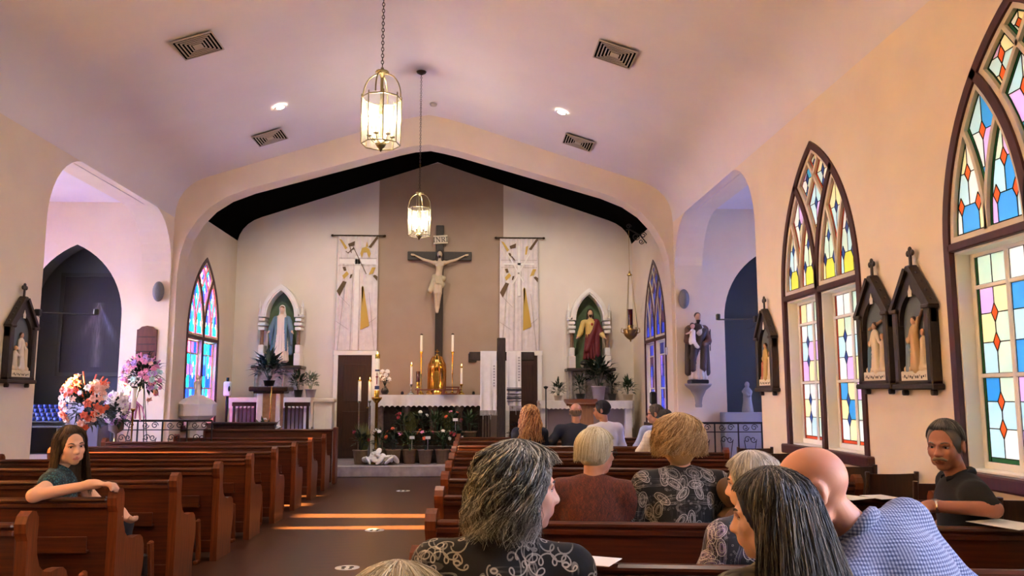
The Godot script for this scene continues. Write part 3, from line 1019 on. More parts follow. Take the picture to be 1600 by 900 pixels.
func chandelier(at: Vector3, ceil_y: float, label: String):
	var t := thing("lantern_chandelier", label, "chandelier", at, 0.2, "hanging glass lanterns")
	var R := 0.155
	var H := 0.4
	var N := 8
	var b := MB.new()
	var low := []
	var top := []
	for k in N:
		var a := TAU * k / N
		low.append(Vector3(cos(a) * R * 0.97, 0.03 if k % 2 else 0.03, sin(a) * R * 0.97)); top.append(Vector3(cos(a) * R, H, sin(a) * R))
	for k in N:
		var k2 := (k + 1) % N
		b.tube([low[k], top[k]], 0.0045, 4); b.tube([low[k], low[k2]], 0.005, 4); b.tube([top[k], top[k2]], 0.006, 4)
		b.ell(top[k] + Vector3(0, 0.015, 0), Vector3(0.006, 0.016, 0.006), 5, 4)
	part("frame", b, M.lantern_brass, t)
	for k in N:
		var k2 := (k + 1) % N
		var c: Vector3 = (low[k] + top[k2]) * 0.5
		b = MB.new()
		var o := Vector3(c.x, 0, c.z).normalized() * 0.0015
		var i0: Vector3 = low[k].lerp(low[k2], 0.06); var i1: Vector3 = low[k].lerp(low[k2], 0.94); var j0: Vector3 = top[k].lerp(top[k2], 0.06); var j1: Vector3 = top[k].lerp(top[k2], 0.94)
		b.quad(i0 + o, i1 + o, j1 + o, j0 + o); b.quad(i0 - o, j0 - o, j1 - o, i1 - o)
		b.quad(i0 + o, i0 - o, i1 - o, i1 + o); b.quad(j0 + o, j1 + o, j1 - o, j0 - o); b.quad(i0 + o, j0 + o, j0 - o, i0 - o); b.quad(i1 + o, i1 - o, j1 - o, j1 + o)
		part("pane", b, M.lantern_glass, t)
	for k in 4:
		b = MB.new()
		var a := TAU * k / 4 + 0.4
		var d := Vector3(cos(a), 0, sin(a))
		var pts := []
		for i in 9:
			var s := i / 8.0
			pts.append(d * lerpf(R, 0.012, pow(s, 1.9)) + Vector3(0, H + 0.005 + 0.2 * pow(sin(s * PI / 2), 0.9), 0))
		b.tube(pts, 0.006, 5)
		part("crown_arm", b, M.lantern_brass, t)
	b = MB.new()
	b.lathe([Vector2(0, H + 0.26), Vector2(0.012, H + 0.255), Vector2(0.016, H + 0.235), Vector2(0.05, H + 0.225), Vector2(0.056, H + 0.215), Vector2(0.02, H + 0.2), Vector2(0.012, H + 0.17), Vector2(0, H + 0.16)], 14)
	part("crown", b, M.lantern_brass, t)
	b = MB.new()
	b.lathe([Vector2(0, -0.03), Vector2(0.01, -0.02), Vector2(0.014, -0.005), Vector2(0.03, 0.01), Vector2(0.045, 0.035), Vector2(0.02, 0.05), Vector2(0.012, 0.075), Vector2(0.012, H + 0.2)], 12)
	for k in 6:
		var a := TAU * k / 6
		var d := Vector3(cos(a), 0, sin(a))
		var pts := []
		for i in 7:
			var s := i / 6.0
			pts.append(d * (0.015 + 0.075 * s) + Vector3(0, 0.06 - 0.03 * sin(s * PI) + 0.03 * s, 0))
		b.tube(pts, 0.004, 5)
		b.lathe([Vector2(0, 0.085), Vector2(0.02, 0.092), Vector2(0.022, 0.1), Vector2(0.008, 0.1)], 8, d * 0.09)
	part("candle_cluster", b, M.lantern_brass, t)
	for k in 6:
		var a := TAU * k / 6
		var d := Vector3(cos(a), 0, sin(a)) * 0.09
		b = MB.new(); b.lathe([Vector2(0.009, 0.1), Vector2(0.009, 0.175), Vector2(0, 0.177)], 8, d); part("candle_sleeve", b, M.candle, t)
		b = MB.new(); b.lathe([Vector2(0.006, 0.177), Vector2(0.014, 0.2), Vector2(0.013, 0.225), Vector2(0.005, 0.255), Vector2(0, 0.265)], 8, d); part("bulb", b, M.bulb, t)
	b = MB.new()
	chain(b, Vector3(0, ceil_y - at.y - 0.02, 0), Vector3(0, H + 0.26, 0))
	part("chain", b, M.dark_bronze, t)
	b = MB.new()
	b.lathe([Vector2(0, -0.05), Vector2(0.015, -0.045), Vector2(0.06, -0.02), Vector2(0.07, 0.0), Vector2(0, 0.0)], 16, Vector3(0, ceil_y - at.y, 0))
	part("ceiling_plate", b, M.dark_bronze, t)
	omni(Vector3(0, 0.28, 0), rgb(255, 234, 210), CHAND, 0.05, t)

func ceil_y(x: float) -> float: return 4.6 + 0.325 * ((XR - XL) / 2 - absf(x - CX))

func ceiling_fittings():
	for i in 4:
		var left := i % 2 == 0
		var x := -2.98 if left else 1.55
		var z := -8.72 if i < 2 else -11.95
		var lab := ["square ceiling vent high on the left, nearest the camera", "square ceiling vent high on the right, nearest the camera", "square ceiling vent on the left close to the chancel arch", "square ceiling vent on the right close to the chancel arch"]
		var t := thing("ceiling_vent", lab[i], "vent", Vector3(x, ceil_y(x) - 0.01, z), 0.0, "square ceiling vents")
		t.rotation.z = atan(0.325) * (1 if left else -1)
		var b := MB.new(); b.box(Vector3(0, -0.002, 0), Vector3(0.42, 0.008, 0.44)); part("backing", b, M.black_paint, t)
		for r in 5:
			b = MB.new()
			var w := 0.215 - r * 0.036
			var s := w * 1.03
			b.bar([Vector2(-w, -s), Vector2(w, -s), Vector2(w, s), Vector2(-w, s)], 0.0065, 0, 0.014, true)
			var m := put("frame" if r == 0 else "louver", b.mesh(), M.vent, t)
			m.rotation.x = PI / 2
		b = MB.new(); b.box(Vector3(0, -0.012, 0), Vector3(0.1, 0.008, 0.1), 0.002); part("centre_plate", b, M.vent, t)
	var n := 0
	for z in [-11.0, -7.15, -3.4]:
		for x in [-2.62, 1.2]:
			var lab := "round recessed ceiling light %s %s" % ["on the left" if x < 0 else "on the right", ["near the chancel arch", "over the middle of the nave", "over the rear pews"][n / 2]]
			var t := thing("ceiling_light", lab, "ceiling light", Vector3(x, ceil_y(x) - 0.004, z), 0.0, "recessed ceiling lights")
			t.rotation.z = atan(0.325) * (1 if x < CX else -1)
			var b := MB.new(); b.lathe([Vector2(0.055, 0.0), Vector2(0.075, -0.008), Vector2(0.085, 0.0)], 20); part("trim_ring", b, M.white_wood, t)
			b = MB.new(); b.lathe([Vector2(0, -0.002), Vector2(0.056, -0.002), Vector2(0.056, 0.004), Vector2(0, 0.004)], 20); part("lens", b, M.lens, t)
			spot(Vector3(x, ceil_y(x) - 0.06, z), Vector3(x, 0, z), rgb(255, 238, 222), DOWN, 58, 0.055, self)
			n += 1
	var sd := MB.new(); sd.lathe([Vector2(0, -0.03), Vector2(0.05, -0.028), Vector2(0.06, 0.0)], 16)
	single("smoke_detector", sd, M.vent, "small round smoke detector on the ceiling ridge near the arch", "smoke detector", Vector3(-0.62, 5.8, -12.3))
	# spot lamps on the chancel side of the arch, out of sight from the nave
	for i in 4:
		var x: float = [-3.4, -1.7, 0.3, 2.0][i]
		var y: float = [4.92, 5.4, 5.4, 4.92][i]
		var t := thing("spot_lamp", "small black spot lamp fixed behind the chancel arch, %s from the left" % ORD[i], "lamp", Vector3(x, y, -13.4), 0.0, "spot lamps behind the chancel arch")
		var b := MB.new(); b.tube([Vector3(0, 0.02, 0.14), Vector3(0, 0.02, 0.0)], 0.012, 6); part("bracket", b, M.black_iron, t)
		b = MB.new(); b.tube([Vector3(0, 0.05, 0.06), Vector3(0, -0.03, -0.08)], [0.04, 0.05], 12); part("housing", b, M.black_iron, t)
		b = MB.new(); b.lathe([Vector2(0, 0), Vector2(0.042, 0), Vector2(0.042, 0.004), Vector2(0, 0.004)], 12); var ln := part("lens", b, M.lens, t)
		ln.position = Vector3(0, -0.035, -0.088); ln.rotation.x = -1.0
		spot(Vector3(x, y - 0.08, -13.55), Vector3(x + (CX - x) * 0.15, 2.0, -16.3), rgb(255, 238, 216), CHANCEL, 52, 0.05, self)

func wall_speaker(at: Vector3, turn: float, label: String):
	var t := thing("wall_speaker", label, "speaker", at, turn, "grey wall speakers")
	var b := MB.new()
	b.ell(Vector3(0, 0, 0.07), Vector3(0.085, 0.155, 0.075), 16, 12)
	part("housing", b, M.speaker_grey, t)
	b = MB.new(); b.ell(Vector3(0, 0, 0.085), Vector3(0.07, 0.14, 0.066), 16, 12); part("grille", b, M.speaker_grille, t)
	b = MB.new(); b.box(Vector3(0, 0, 0.0), Vector3(0.05, 0.1, 0.04), 0.006); part("bracket", b, M.speaker_grey, t)

# ---------------------------------------------------------------- stations of the cross
func station(at: Vector3, turn: float, label: String, figs: Array, tint: Material):
	# local: x along the wall, y up from the foot of the frame, z away from the wall
	var t := thing("relief_panel", label, "wall panel", at, turn, "carved relief panels on the walls")
	t.scale = Vector3(1, 1, 0.72)
	var w := 0.25
	var b := MB.new()
	b.box(Vector3(0, 0.30, 0.015), Vector3(2 * w - 0.02, 0.58, 0.03))
	for s in [-1.0, 1.0]:
		b.box(Vector3(s * (w - 0.035), 0.3, 0.06), Vector3(0.07, 0.56, 0.1), 0.012)
		b.box(Vector3(s * (w - 0.03), 0.57, 0.065), Vector3(0.1, 0.03, 0.12), 0.008)
		b.box(Vector3(s * (w - 0.06), -0.02, 0.05), Vector3(0.035, 0.04, 0.06), 0.008)
	b.box(Vector3(0, 0.02, 0.065), Vector3(2 * w + 0.05, 0.04, 0.13), 0.01)
	b.box(Vector3(0, 0.05, 0.06), Vector3(2 * w, 0.03, 0.1), 0.006)
	part("frame", b, tint, t)
	b = MB.new()
	var op := pointed(0, w - 0.075, 0.24, 8, 0.46)
	var gable := PackedVector2Array([Vector2(-w, 0.46), Vector2(-w, 0.585), Vector2(-0.045, 0.845), Vector2(0.045, 0.845), Vector2(w, 0.585), Vector2(w, 0.46)])
	var ring := gable.duplicate()
	for i in range(op.size() - 1, -1, -1): ring.append(op[i])
	b.prism(ring, 0.02, 0.085)
	b.bar([Vector2(-w - 0.015, 0.57), Vector2(-0.03, 0.86)], 0.017, 0.02, 0.12)
	b.bar([Vector2(w + 0.015, 0.57), Vector2(0.03, 0.86)], 0.017, 0.02, 0.12)
	b.box(Vector3(0, 0.86, 0.06), Vector3(0.08, 0.05, 0.09), 0.01)
	part("gable", b, tint, t)
	for s in [-1.0, 1.0]:
		for i in 4:
			b = MB.new(); b.ell(Vector3(s * (w - 0.01 - i * 0.055), 0.615 + i * 0.068, 0.07), Vector3(0.016, 0.018, 0.02), 6, 4); part("crocket", b, tint, t)
	b = MB.new()
	b.box(Vector3(0, 0.93, 0.06), Vector3(0.026, 0.11, 0.026), 0.006)
	for o in [Vector3(0, 1.0, 0.06), Vector3(-0.03, 0.975, 0.06), Vector3(0.03, 0.975, 0.06)]: b.ell(o, Vector3(0.022, 0.024, 0.018), 7, 5)
	b.ell(Vector3(0, 0.975, 0.06), Vector3(0.02, 0.02, 0.02), 6, 5)
	part("finial", b, tint, t)
	b = MB.new(); b.prism(PackedVector2Array([Vector2(-0.022, 0.66), Vector2(0.022, 0.66), Vector2(0.024, 0.7), Vector2(0.012, 0.715), Vector2(0, 0.745), Vector2(-0.012, 0.715), Vector2(-0.024, 0.7)]), 0.084, 0.09); part("number_plate", b, M.ivory, t)
	var back := PackedVector2Array([Vector2(-w + 0.075, 0.06)])
	for p in op: back.append(p)
	back.append(Vector2(w - 0.075, 0.06))
	b = MB.new(); b.prism(back, 0.03, 0.036); part("relief_ground", b, M.relief_ground, t)
	b = MB.new(); b.box(Vector3(0, 0.095, 0.065), Vector3(2 * w - 0.14, 0.075, 0.06), 0.006); var pl := part("plinth", b, M.ivory, t)
	b = MB.new()
	for i in 13:
		b.box(Vector3(-0.15 + i * 0.025, 0.092 + 0.006 * sin(i * 2.3), 0.0955), Vector3(0.015 if i % 3 else 0.006, 0.012 + 0.008 * absf(sin(i * 1.7)), 0.001))
	stuff(part("lettering", b, M.ink, pl))
	figure("relief_figures", figs, 0.008, 0.012, t, M.painted)

func relief(kind: int) -> Array:
	var sk := lin(196, 150, 115)
	var P := []
	var A := lin(214, 190, 150)
	var robe: Array = [[lin(222, 205, 170), lin(86, 120, 130)], [lin(196, 160, 110), lin(110, 130, 140)], [lin(190, 160, 90), lin(170, 90, 60)], [lin(220, 208, 186), lin(205, 190, 160)]][kind]
	# standing figure, kneeling or second figure, and a bowed shape
	P.append(cap(Vector3(0.02, 0.15, 0.06), Vector3(0.0, 0.33, 0.065), 0.05, 0.038, robe[0]))
	P.append(cap(Vector3(0.0, 0.33, 0.065), Vector3(0.0, 0.42, 0.065), 0.036, 0.04, robe[0]))
	P.append(elp(Vector3(0.0, 0.485, 0.07), Vector3(0.022, 0.028, 0.024), sk))
	P.append(elp(Vector3(0.0, 0.495, 0.064), Vector3(0.025, 0.027, 0.023), lin(60, 38, 26)))
	P.append(cap(Vector3(0.035, 0.42, 0.07), Vector3(0.07, 0.5 if kind == 1 else 0.36, 0.075), 0.018, 0.014, robe[0]))
	P.append(cap(Vector3(-0.035, 0.42, 0.07), Vector3(-0.06, 0.34, 0.085), 0.018, 0.014, robe[0]))
	P.append(cap(Vector3(-0.09, 0.15, 0.06), Vector3(-0.09, 0.3, 0.06), 0.038, 0.03, robe[1]))
	P.append(elp(Vector3(-0.09, 0.355, 0.065), Vector3(0.02, 0.025, 0.022), sk))
	P.append(cap(Vector3(-0.075, 0.3, 0.07), Vector3(-0.03, 0.27, 0.09), 0.014, 0.012, robe[1]))
	P.append(cap(Vector3(0.1, 0.15, 0.055), Vector3(0.105, 0.34, 0.055), 0.04, 0.032, A))
	P.append(elp(Vector3(0.1, 0.4, 0.06), Vector3(0.02, 0.026, 0.022), sk))
	P.append(cap(Vector3(-0.13, 0.145, 0.06), Vector3(0.14, 0.145, 0.06), 0.03, 0.03, A))
	for i in 5: P.append(cap(Vector3(-0.03 + i * 0.02, 0.15, 0.095), Vector3(-0.02 + i * 0.01, 0.34, 0.085), 0.011, 0.006, robe[0]))
	if kind == 0: P.append(cap(Vector3(-0.11, 0.47, 0.05), Vector3(0.1, 0.52, 0.05), 0.014, 0.014, lin(150, 110, 70)))
	if kind == 1: P.append(cap(Vector3(-0.1, 0.3, 0.05), Vector3(0.1, 0.55, 0.05), 0.014, 0.014, lin(120, 80, 50)))
	return P

func arm_lamp(base: Vector3, tip: Vector3, label: String):
	var t := thing("arm_spotlight", label, "wall lamp", base, 0.0, "swing-arm wall spotlights")
	var b := MB.new(); b.box(Vector3.ZERO, Vector3(0.06, 0.07, 0.06), 0.008); part("wall_bracket", b, M.black_iron, t)
	var d := tip - base
	b = MB.new(); b.tube([Vector3.ZERO, d], 0.009, 6); part("arm", b, M.steel, t)
	b = MB.new(); b.box(d + Vector3(0, 0.03, 0), Vector3(0.045, 0.07, 0.045), 0.008); part("lamp_head", b, M.steel, t)
	b = MB.new(); b.tube([Vector3(0, -0.03, 0), d * 0.1 + Vector3(0, -0.09, 0), d * 0.25 + Vector3(0, -0.11, 0)], 0.003, 4); part("cable", b, M.black_iron, t)

# ---------------------------------------------------------------- plants
func leaf(b: MB, p: Vector3, dir: Vector3, l: float, w: float, droop: float):
	var side := dir.cross(Vector3.UP)
	side = (side if side.length() > 0.05 else Vector3.RIGHT).normalized() * w
	var m := p + dir * l * 0.5
	var e := m + (dir + Vector3(0, -droop, 0)).normalized() * l * 0.5
	var up := side.cross(dir).normalized() * w * 0.3
	b.smooth(-1)
	b.tri(p, m + side + up, m); b.tri(p, m, m - side + up)
	b.tri(m, m + side + up, e); b.tri(m, e, m - side + up)

func foliage(b: MB, c: Vector3, r: Vector3, n: int, l: float, w: float, droop := 0.5, up := 0.4):
	for i in n:
		var d := Vector3(rng.randf_range(-1, 1), rng.randf_range(-0.4, 1), rng.randf_range(-1, 1)).normalized()
		var p := c + Vector3(d.x * r.x, d.y * r.y, d.z * r.z) * rng.randf_range(0.25, 0.8)
		leaf(b, p, (d + Vector3(0, up, 0)).normalized(), l * rng.randf_range(0.7, 1.25), w * rng.randf_range(0.7, 1.2), droop)

func bloom_mesh(kind: int) -> ArrayMesh:
	var b := MB.new()
	var n: int = [6, 5, 8][kind]
	for ring in (2 if kind != 1 else 1):
		for k in n:
			var a := TAU * (k + ring * 0.5) / n
			var d := Vector3(cos(a), 0, sin(a))
			var s := d.cross(Vector3.UP)
			var len := 1.0 - ring * 0.35
			var base := Vector3(0, 0.12 + ring * 0.15, 0)
			var mid := d * 0.55 * len + Vector3(0, 0.34 + ring * 0.3, 0)
			var tip := d * len + Vector3(0, (0.2 if kind != 1 else 0.1) + ring * 0.5, 0)
			b.tri(base, mid + s * 0.34, mid); b.tri(base, mid, mid - s * 0.34)
			b.tri(mid, mid + s * 0.34, tip); b.tri(mid, tip, mid - s * 0.34)
	b.ell(Vector3(0, 0.3, 0), Vector3(0.22, 0.18, 0.22), 6, 4)
	return b.mesh()
var blooms := []

func bloom(t: Node, p: Vector3, out: Vector3, s: float, m: Material, called := "bloom"):
	var o := put(called, blooms[rng.randi() % 3], m, t)
	var y := out.normalized()
	var x := y.cross(Vector3(0.3, 0.2, 1)).normalized()
	o.transform = Transform3D(Basis(x * s, y * s, x.cross(y) * s), p)

func pot_plant(at: Vector3, label: String, pot_r: float, pot_h: float, pot_m: Material, r: Vector3, n: int, l: float, w: float, leaf_m: Material, group := "", flowers := [], kind := "potted_plant", upness := 0.5):
	var t := thing(kind, label, "plant", at, 0.0, group)
	var b := MB.new()
	b.lathe([Vector2(0, 0), Vector2(pot_r * 0.75, 0), Vector2(pot_r, pot_h * 0.93), Vector2(pot_r * 1.07, pot_h * 0.93), Vector2(pot_r * 1.07, pot_h), Vector2(pot_r * 0.9, pot_h), Vector2(pot_r * 0.88, pot_h * 0.9), Vector2(0, pot_h * 0.9)], 14)
	part("pot", b, pot_m, t)
	b = MB.new()
	foliage(b, Vector3(0, pot_h + r.y * 0.55, 0), r, n, l, w, 0.5, upness)
	for i in 6:
		var d := Vector3(rng.randf_range(-1, 1), 0, rng.randf_range(-1, 1)) * 0.5
		b.tube([Vector3(d.x * 0.2 * pot_r, pot_h * 0.85, d.z * 0.2 * pot_r), Vector3(d.x * r.x, pot_h + r.y * 0.8, d.z * r.z)], 0.004, 4, false)
	part("foliage", b, leaf_m, t)
	for f in flowers:
		for i in f[1]:
			var d := Vector3(rng.randf_range(-1, 1), rng.randf_range(0.1, 1), rng.randf_range(-0.2, 1)).normalized()
			bloom(t, Vector3(0, pot_h + r.y * 0.55, 0) + Vector3(d.x * r.x, d.y * r.y, d.z * r.z), d, f[2], f[0])
# ---------------------------------------------------------------- statues and the sanctuary
func robe_folds(P: Array, y0: float, y1: float, r0: float, r1: float, c: Color, n := 9, thick := 0.02, front_only := true):
	for i in n:
		var a := lerpf(-1.5, 1.5, i / float(n - 1)) if front_only else TAU * i / n
		var d := Vector3(sin(a), 0, cos(a))
		P.append(cap(d * r0 + Vector3(0, y0, 0), d * r1 + Vector3(0, y1, 0), thick, thick * 0.6, c))

func statue_mary() -> Array:
	var P := []
	var w := lin(232, 214, 200); var bl := lin(104, 132, 150); var sk := lin(226, 188, 165); var ve := lin(238, 232, 222)
	P.append(cap(Vector3(0, 0.06, 0), Vector3(0, 0.55, 0), 0.13, 0.085, w))
	P.append(cap(Vector3(0, 0.55, 0), Vector3(0, 0.84, 0.0), 0.085, 0.1, w))
	robe_folds(P, 0.05, 0.7, 0.14, 0.075, w, 8, 0.02)
	P.append(cap(Vector3(-0.11, 0.86, -0.01), Vector3(0.11, 0.86, -0.01), 0.05, 0.05, bl))
	for s in [-1.0, 1.0]:
		P.append(cap(Vector3(s * 0.13, 0.84, 0), Vector3(s * 0.185, 0.66, 0.05), 0.045, 0.05, bl))
		P.append(cap(Vector3(s * 0.185, 0.64, 0.05), Vector3(s * 0.2, 0.36, 0.02), 0.05, 0.02, bl))
		P.append(cap(Vector3(s * 0.15, 0.8, -0.03), Vector3(s * 0.17, 0.2, -0.03), 0.04, 0.05, bl))
		P.append(cap(Vector3(s * 0.2, 0.62, 0.07), Vector3(s * 0.245, 0.56, 0.1), 0.019, 0.013, sk))
		P.append(cap(Vector3(s * 0.085, 0.85, 0.06), Vector3(s * 0.12, 0.25, 0.09), 0.025, 0.02, bl))
	P.append(cap(Vector3(0, 0.85, -0.06), Vector3(0, 0.1, -0.08), 0.09, 0.13, bl))
	P.append(cap(Vector3(0, 0.88, 0.01), Vector3(0, 0.96, 0.02), 0.035, 0.03, sk))
	P.append(elp(Vector3(0.005, 1.025, 0.025), Vector3(0.042, 0.06, 0.05), sk))
	P.append(elp(Vector3(0, 1.05, -0.012), Vector3(0.06, 0.07, 0.058), ve))
	P.append(cap(Vector3(0, 1.03, -0.03), Vector3(0, 0.9, -0.05), 0.055, 0.075, ve))
	P.append(elp(Vector3(0.01, 1.07, 0.045), Vector3(0.036, 0.02, 0.02), lin(120, 80, 55)))
	return P

func statue_heart() -> Array:
	var P := []
	var y := lin(214, 184, 110); var ma := lin(104, 26, 34); var sk := lin(214, 170, 140); var hr := lin(46, 28, 18)
	P.append(cap(Vector3(0, 0.2, 0), Vector3(0, 0.55, 0), 0.11, 0.09, ma))
	P.append(cap(Vector3(0, 0.55, 0), Vector3(0, 0.82, 0.0), 0.09, 0.1, y))
	P.append(cap(Vector3(-0.11, 0.85, 0), Vector3(0.11, 0.85, 0), 0.05, 0.05, y))
	P.append(cap(Vector3(0.12, 0.86, 0.03), Vector3(-0.08, 0.3, 0.09), 0.055, 0.06, ma))
	P.append(cap(Vector3(0.14, 0.84, 0.02), Vector3(0.12, 0.22, 0.05), 0.05, 0.06, ma))
	P.append(cap(Vector3(0.12, 0.7, -0.04), Vector3(0.17, 0.2, -0.02), 0.05, 0.05, lin(30, 26, 26)))
	robe_folds(P, 0.14, 0.6, 0.13, 0.085, ma, 7, 0.022)
	P.append(cap(Vector3(0.02, 0.04, 0.04), Vector3(0.02, 0.22, 0.02), 0.05, 0.06, y))
	P.append(cap(Vector3(0.05, 0.03, 0.06), Vector3(0.06, 0.2, 0.04), 0.035, 0.04, sk))
	for s in [-1.0, 1.0]:
		P.append(cap(Vector3(s * 0.14, 0.84, 0), Vector3(s * 0.2, 0.64, 0.05), 0.048, 0.052, y if s < 0 else ma))
		P.append(cap(Vector3(s * 0.2, 0.64, 0.05), Vector3(s * 0.24, 0.57, 0.09), 0.05, 0.04, y))
		P.append(cap(Vector3(s * 0.245, 0.56, 0.1), Vector3(s * 0.29, 0.52, 0.13), 0.02, 0.014, sk))
	P.append(cap(Vector3(0, 0.87, 0.01), Vector3(0, 0.95, 0.02), 0.035, 0.03, sk))
	P.append(elp(Vector3(0, 1.02, 0.03), Vector3(0.042, 0.062, 0.05), sk))
	P.append(elp(Vector3(0, 0.975, 0.055), Vector3(0.028, 0.03, 0.026), hr))
	P.append(elp(Vector3(0, 1.055, -0.005), Vector3(0.055, 0.055, 0.058), hr))
	for s in [-1.0, 1.0]: P.append(cap(Vector3(s * 0.04, 1.03, 0.0), Vector3(s * 0.06, 0.9, 0.01), 0.026, 0.02, hr))
	P.append(elp(Vector3(0.02, 0.8, 0.1), Vector3(0.02, 0.025, 0.015), lin(150, 30, 25)))
	P.append(cap(Vector3(-0.13, 0.02, 0.02), Vector3(0.13, 0.02, 0.03), 0.07, 0.07, lin(205, 205, 205)))
	P.append(elp(Vector3(-0.12, 0.05, 0.04), Vector3(0.09, 0.05, 0.09), lin(40, 44, 50)))
	return P

func statue_joseph() -> Array:
	var P := []
	var cl := lin(58, 46, 44); var br := lin(96, 66, 50); var w := lin(205, 198, 190); var sk := lin(190, 150, 128); var hr := lin(38, 28, 24)
	P.append(cap(Vector3(0, 0.05, 0), Vector3(0, 0.5, 0), 0.12, 0.09, w))
	P.append(cap(Vector3(0, 0.5, 0), Vector3(0, 0.78, 0.0), 0.09, 0.1, cl))
	robe_folds(P, 0.03, 0.4, 0.13, 0.09, w, 6, 0.022)
	P.append(cap(Vector3(-0.11, 0.8, 0), Vector3(0.12, 0.8, 0), 0.052, 0.052, br))
	for s in [-1.0, 1.0]:
		P.append(cap(Vector3(s * 0.13, 0.78, 0), Vector3(s * 0.14, 0.12, -0.01), 0.05, 0.06, cl))
		P.append(cap(Vector3(s * 0.14, 0.78, 0.0), Vector3(s * 0.17, 0.6, 0.05), 0.045, 0.045, br))
		P.append(cap(Vector3(s * 0.17, 0.6, 0.05), Vector3(s * 0.08, 0.55, 0.12), 0.042, 0.03, br))
	P.append(cap(Vector3(0.1, 0.75, 0.06), Vector3(-0.1, 0.35, 0.1), 0.05, 0.05, cl))
	P.append(cap(Vector3(0.09, 0.5, 0.08), Vector3(0.06, 0.18, 0.1), 0.06, 0.05, cl))
	P.append(cap(Vector3(-0.08, 0.55, 0.12), Vector3(-0.1, 0.16, 0.1), 0.05, 0.035, cl))
	P.append(cap(Vector3(0.05, 0.8, 0.02), Vector3(0.02, 0.72, 0.07), 0.05, 0.05, w))
	P.append(elp(Vector3(0.02, 0.965, 0.03), Vector3(0.043, 0.062, 0.05), sk))
	P.append(elp(Vector3(0.02, 0.91, 0.052), Vector3(0.03, 0.036, 0.026), hr))
	P.append(elp(Vector3(0.02, 1.0, -0.005), Vector3(0.052, 0.05, 0.056), hr))
	P.append(cap(Vector3(0.02, 0.84, 0), Vector3(0.02, 0.92, 0.01), 0.035, 0.03, sk))
	# child on the arm
	P.append(cap(Vector3(-0.1, 0.58, 0.12), Vector3(-0.09, 0.74, 0.1), 0.05, 0.04, lin(226, 214, 205)))
	P.append(cap(Vector3(-0.1, 0.58, 0.13), Vector3(-0.03, 0.5, 0.17), 0.035, 0.025, lin(226, 214, 205)))
	P.append(elp(Vector3(-0.09, 0.825, 0.1), Vector3(0.034, 0.042, 0.036), sk))
	P.append(elp(Vector3(-0.09, 0.845, 0.09), Vector3(0.036, 0.036, 0.036), hr))
	P.append(cap(Vector3(-0.12, 0.73, 0.11), Vector3(-0.2, 0.7, 0.13), 0.018, 0.012, sk))
	P.append(cap(Vector3(0.2, 0.78, 0.05), Vector3(0.19, 0.45, 0.06), 0.008, 0.008, hr))
	return P

func corpus() -> Array:
	var P := []
	var sk := lin(196, 172, 146); var cl := lin(182, 166, 138); var hr := lin(40, 28, 22)
	# local: origin at the chest, y up, z forward
	P.append(cap(Vector3(-0.09, 0.08, 0.03), Vector3(0.09, 0.08, 0.03), 0.05, 0.05, sk))
	P.append(cap(Vector3(0, 0.03, 0.04), Vector3(-0.01, -0.14, 0.05), 0.078, 0.062, sk))
	P.append(cap(Vector3(-0.01, -0.14, 0.05), Vector3(-0.025, -0.24, 0.05), 0.065, 0.075, sk))
	for s in [-1.0, 1.0]:
		P.append(cap(Vector3(s * 0.13, 0.09, 0.03), Vector3(s * 0.31, 0.14, 0.02), 0.034, 0.026, sk))
		P.append(cap(Vector3(s * 0.31, 0.14, 0.02), Vector3(s * 0.47, 0.22, 0.01), 0.025, 0.017, sk))
		P.append(elp(Vector3(s * 0.515, 0.235, 0.02), Vector3(0.035, 0.022, 0.014), sk))
		for f in 3: P.append(cap(Vector3(s * 0.53, 0.225 + f * 0.012, 0.02), Vector3(s * 0.56, 0.225 + f * 0.016, 0.035), 0.007, 0.006, sk))
		P.append(elp(Vector3(s * 0.045, 0.03, 0.09), Vector3(0.045, 0.035, 0.02), sk))
		P.append(cap(Vector3(s * 0.04 - 0.025, -0.26, 0.05), Vector3(s * 0.04 - 0.03, -0.52, 0.1), 0.06, 0.042, sk))
		P.append(cap(Vector3(s * 0.04 - 0.03, -0.52, 0.1), Vector3(s * 0.025 - 0.04, -0.8, 0.04), 0.04, 0.023, sk))
		P.append(cap(Vector3(s * 0.02 - 0.04, -0.8, 0.04), Vector3(s * 0.012 - 0.04, -0.9, 0.08), 0.026, 0.018, sk))
	P.append(cap(Vector3(0, 0.1, 0.03), Vector3(0.0, 0.2, 0.05), 0.035, 0.03, sk))
	P.append(elp(Vector3(0.0, 0.245, 0.075), Vector3(0.044, 0.062, 0.05), sk))
	P.append(elp(Vector3(0.0, 0.28, 0.045), Vector3(0.056, 0.056, 0.056), hr))
	P.append(elp(Vector3(0.0, 0.2, 0.095), Vector3(0.026, 0.032, 0.024), hr))
	for s in [-1.0, 1.0]: P.append(cap(Vector3(s * 0.045, 0.25, 0.05), Vector3(s * 0.055, 0.12, 0.06), 0.024, 0.018, hr))
	P.append(cap(Vector3(-0.1, -0.21, 0.06), Vector3(0.07, -0.24, 0.06), 0.06, 0.06, cl))
	P.append(cap(Vector3(-0.08, -0.27, 0.07), Vector3(0.06, -0.36, 0.08), 0.06, 0.055, cl))
	P.append(cap(Vector3(-0.1, -0.2, 0.06), Vector3(-0.17, -0.48, 0.07), 0.04, 0.05, cl))
	P.append(cap(Vector3(-0.12, -0.25, 0.08), Vector3(-0.2, -0.46, 0.09), 0.02, 0.025, cl))
	for i in 4: P.append(cap(Vector3(-0.09 + i * 0.04, -0.2, 0.12), Vector3(-0.05 + i * 0.04, -0.34, 0.13), 0.012, 0.012, cl))
	return P

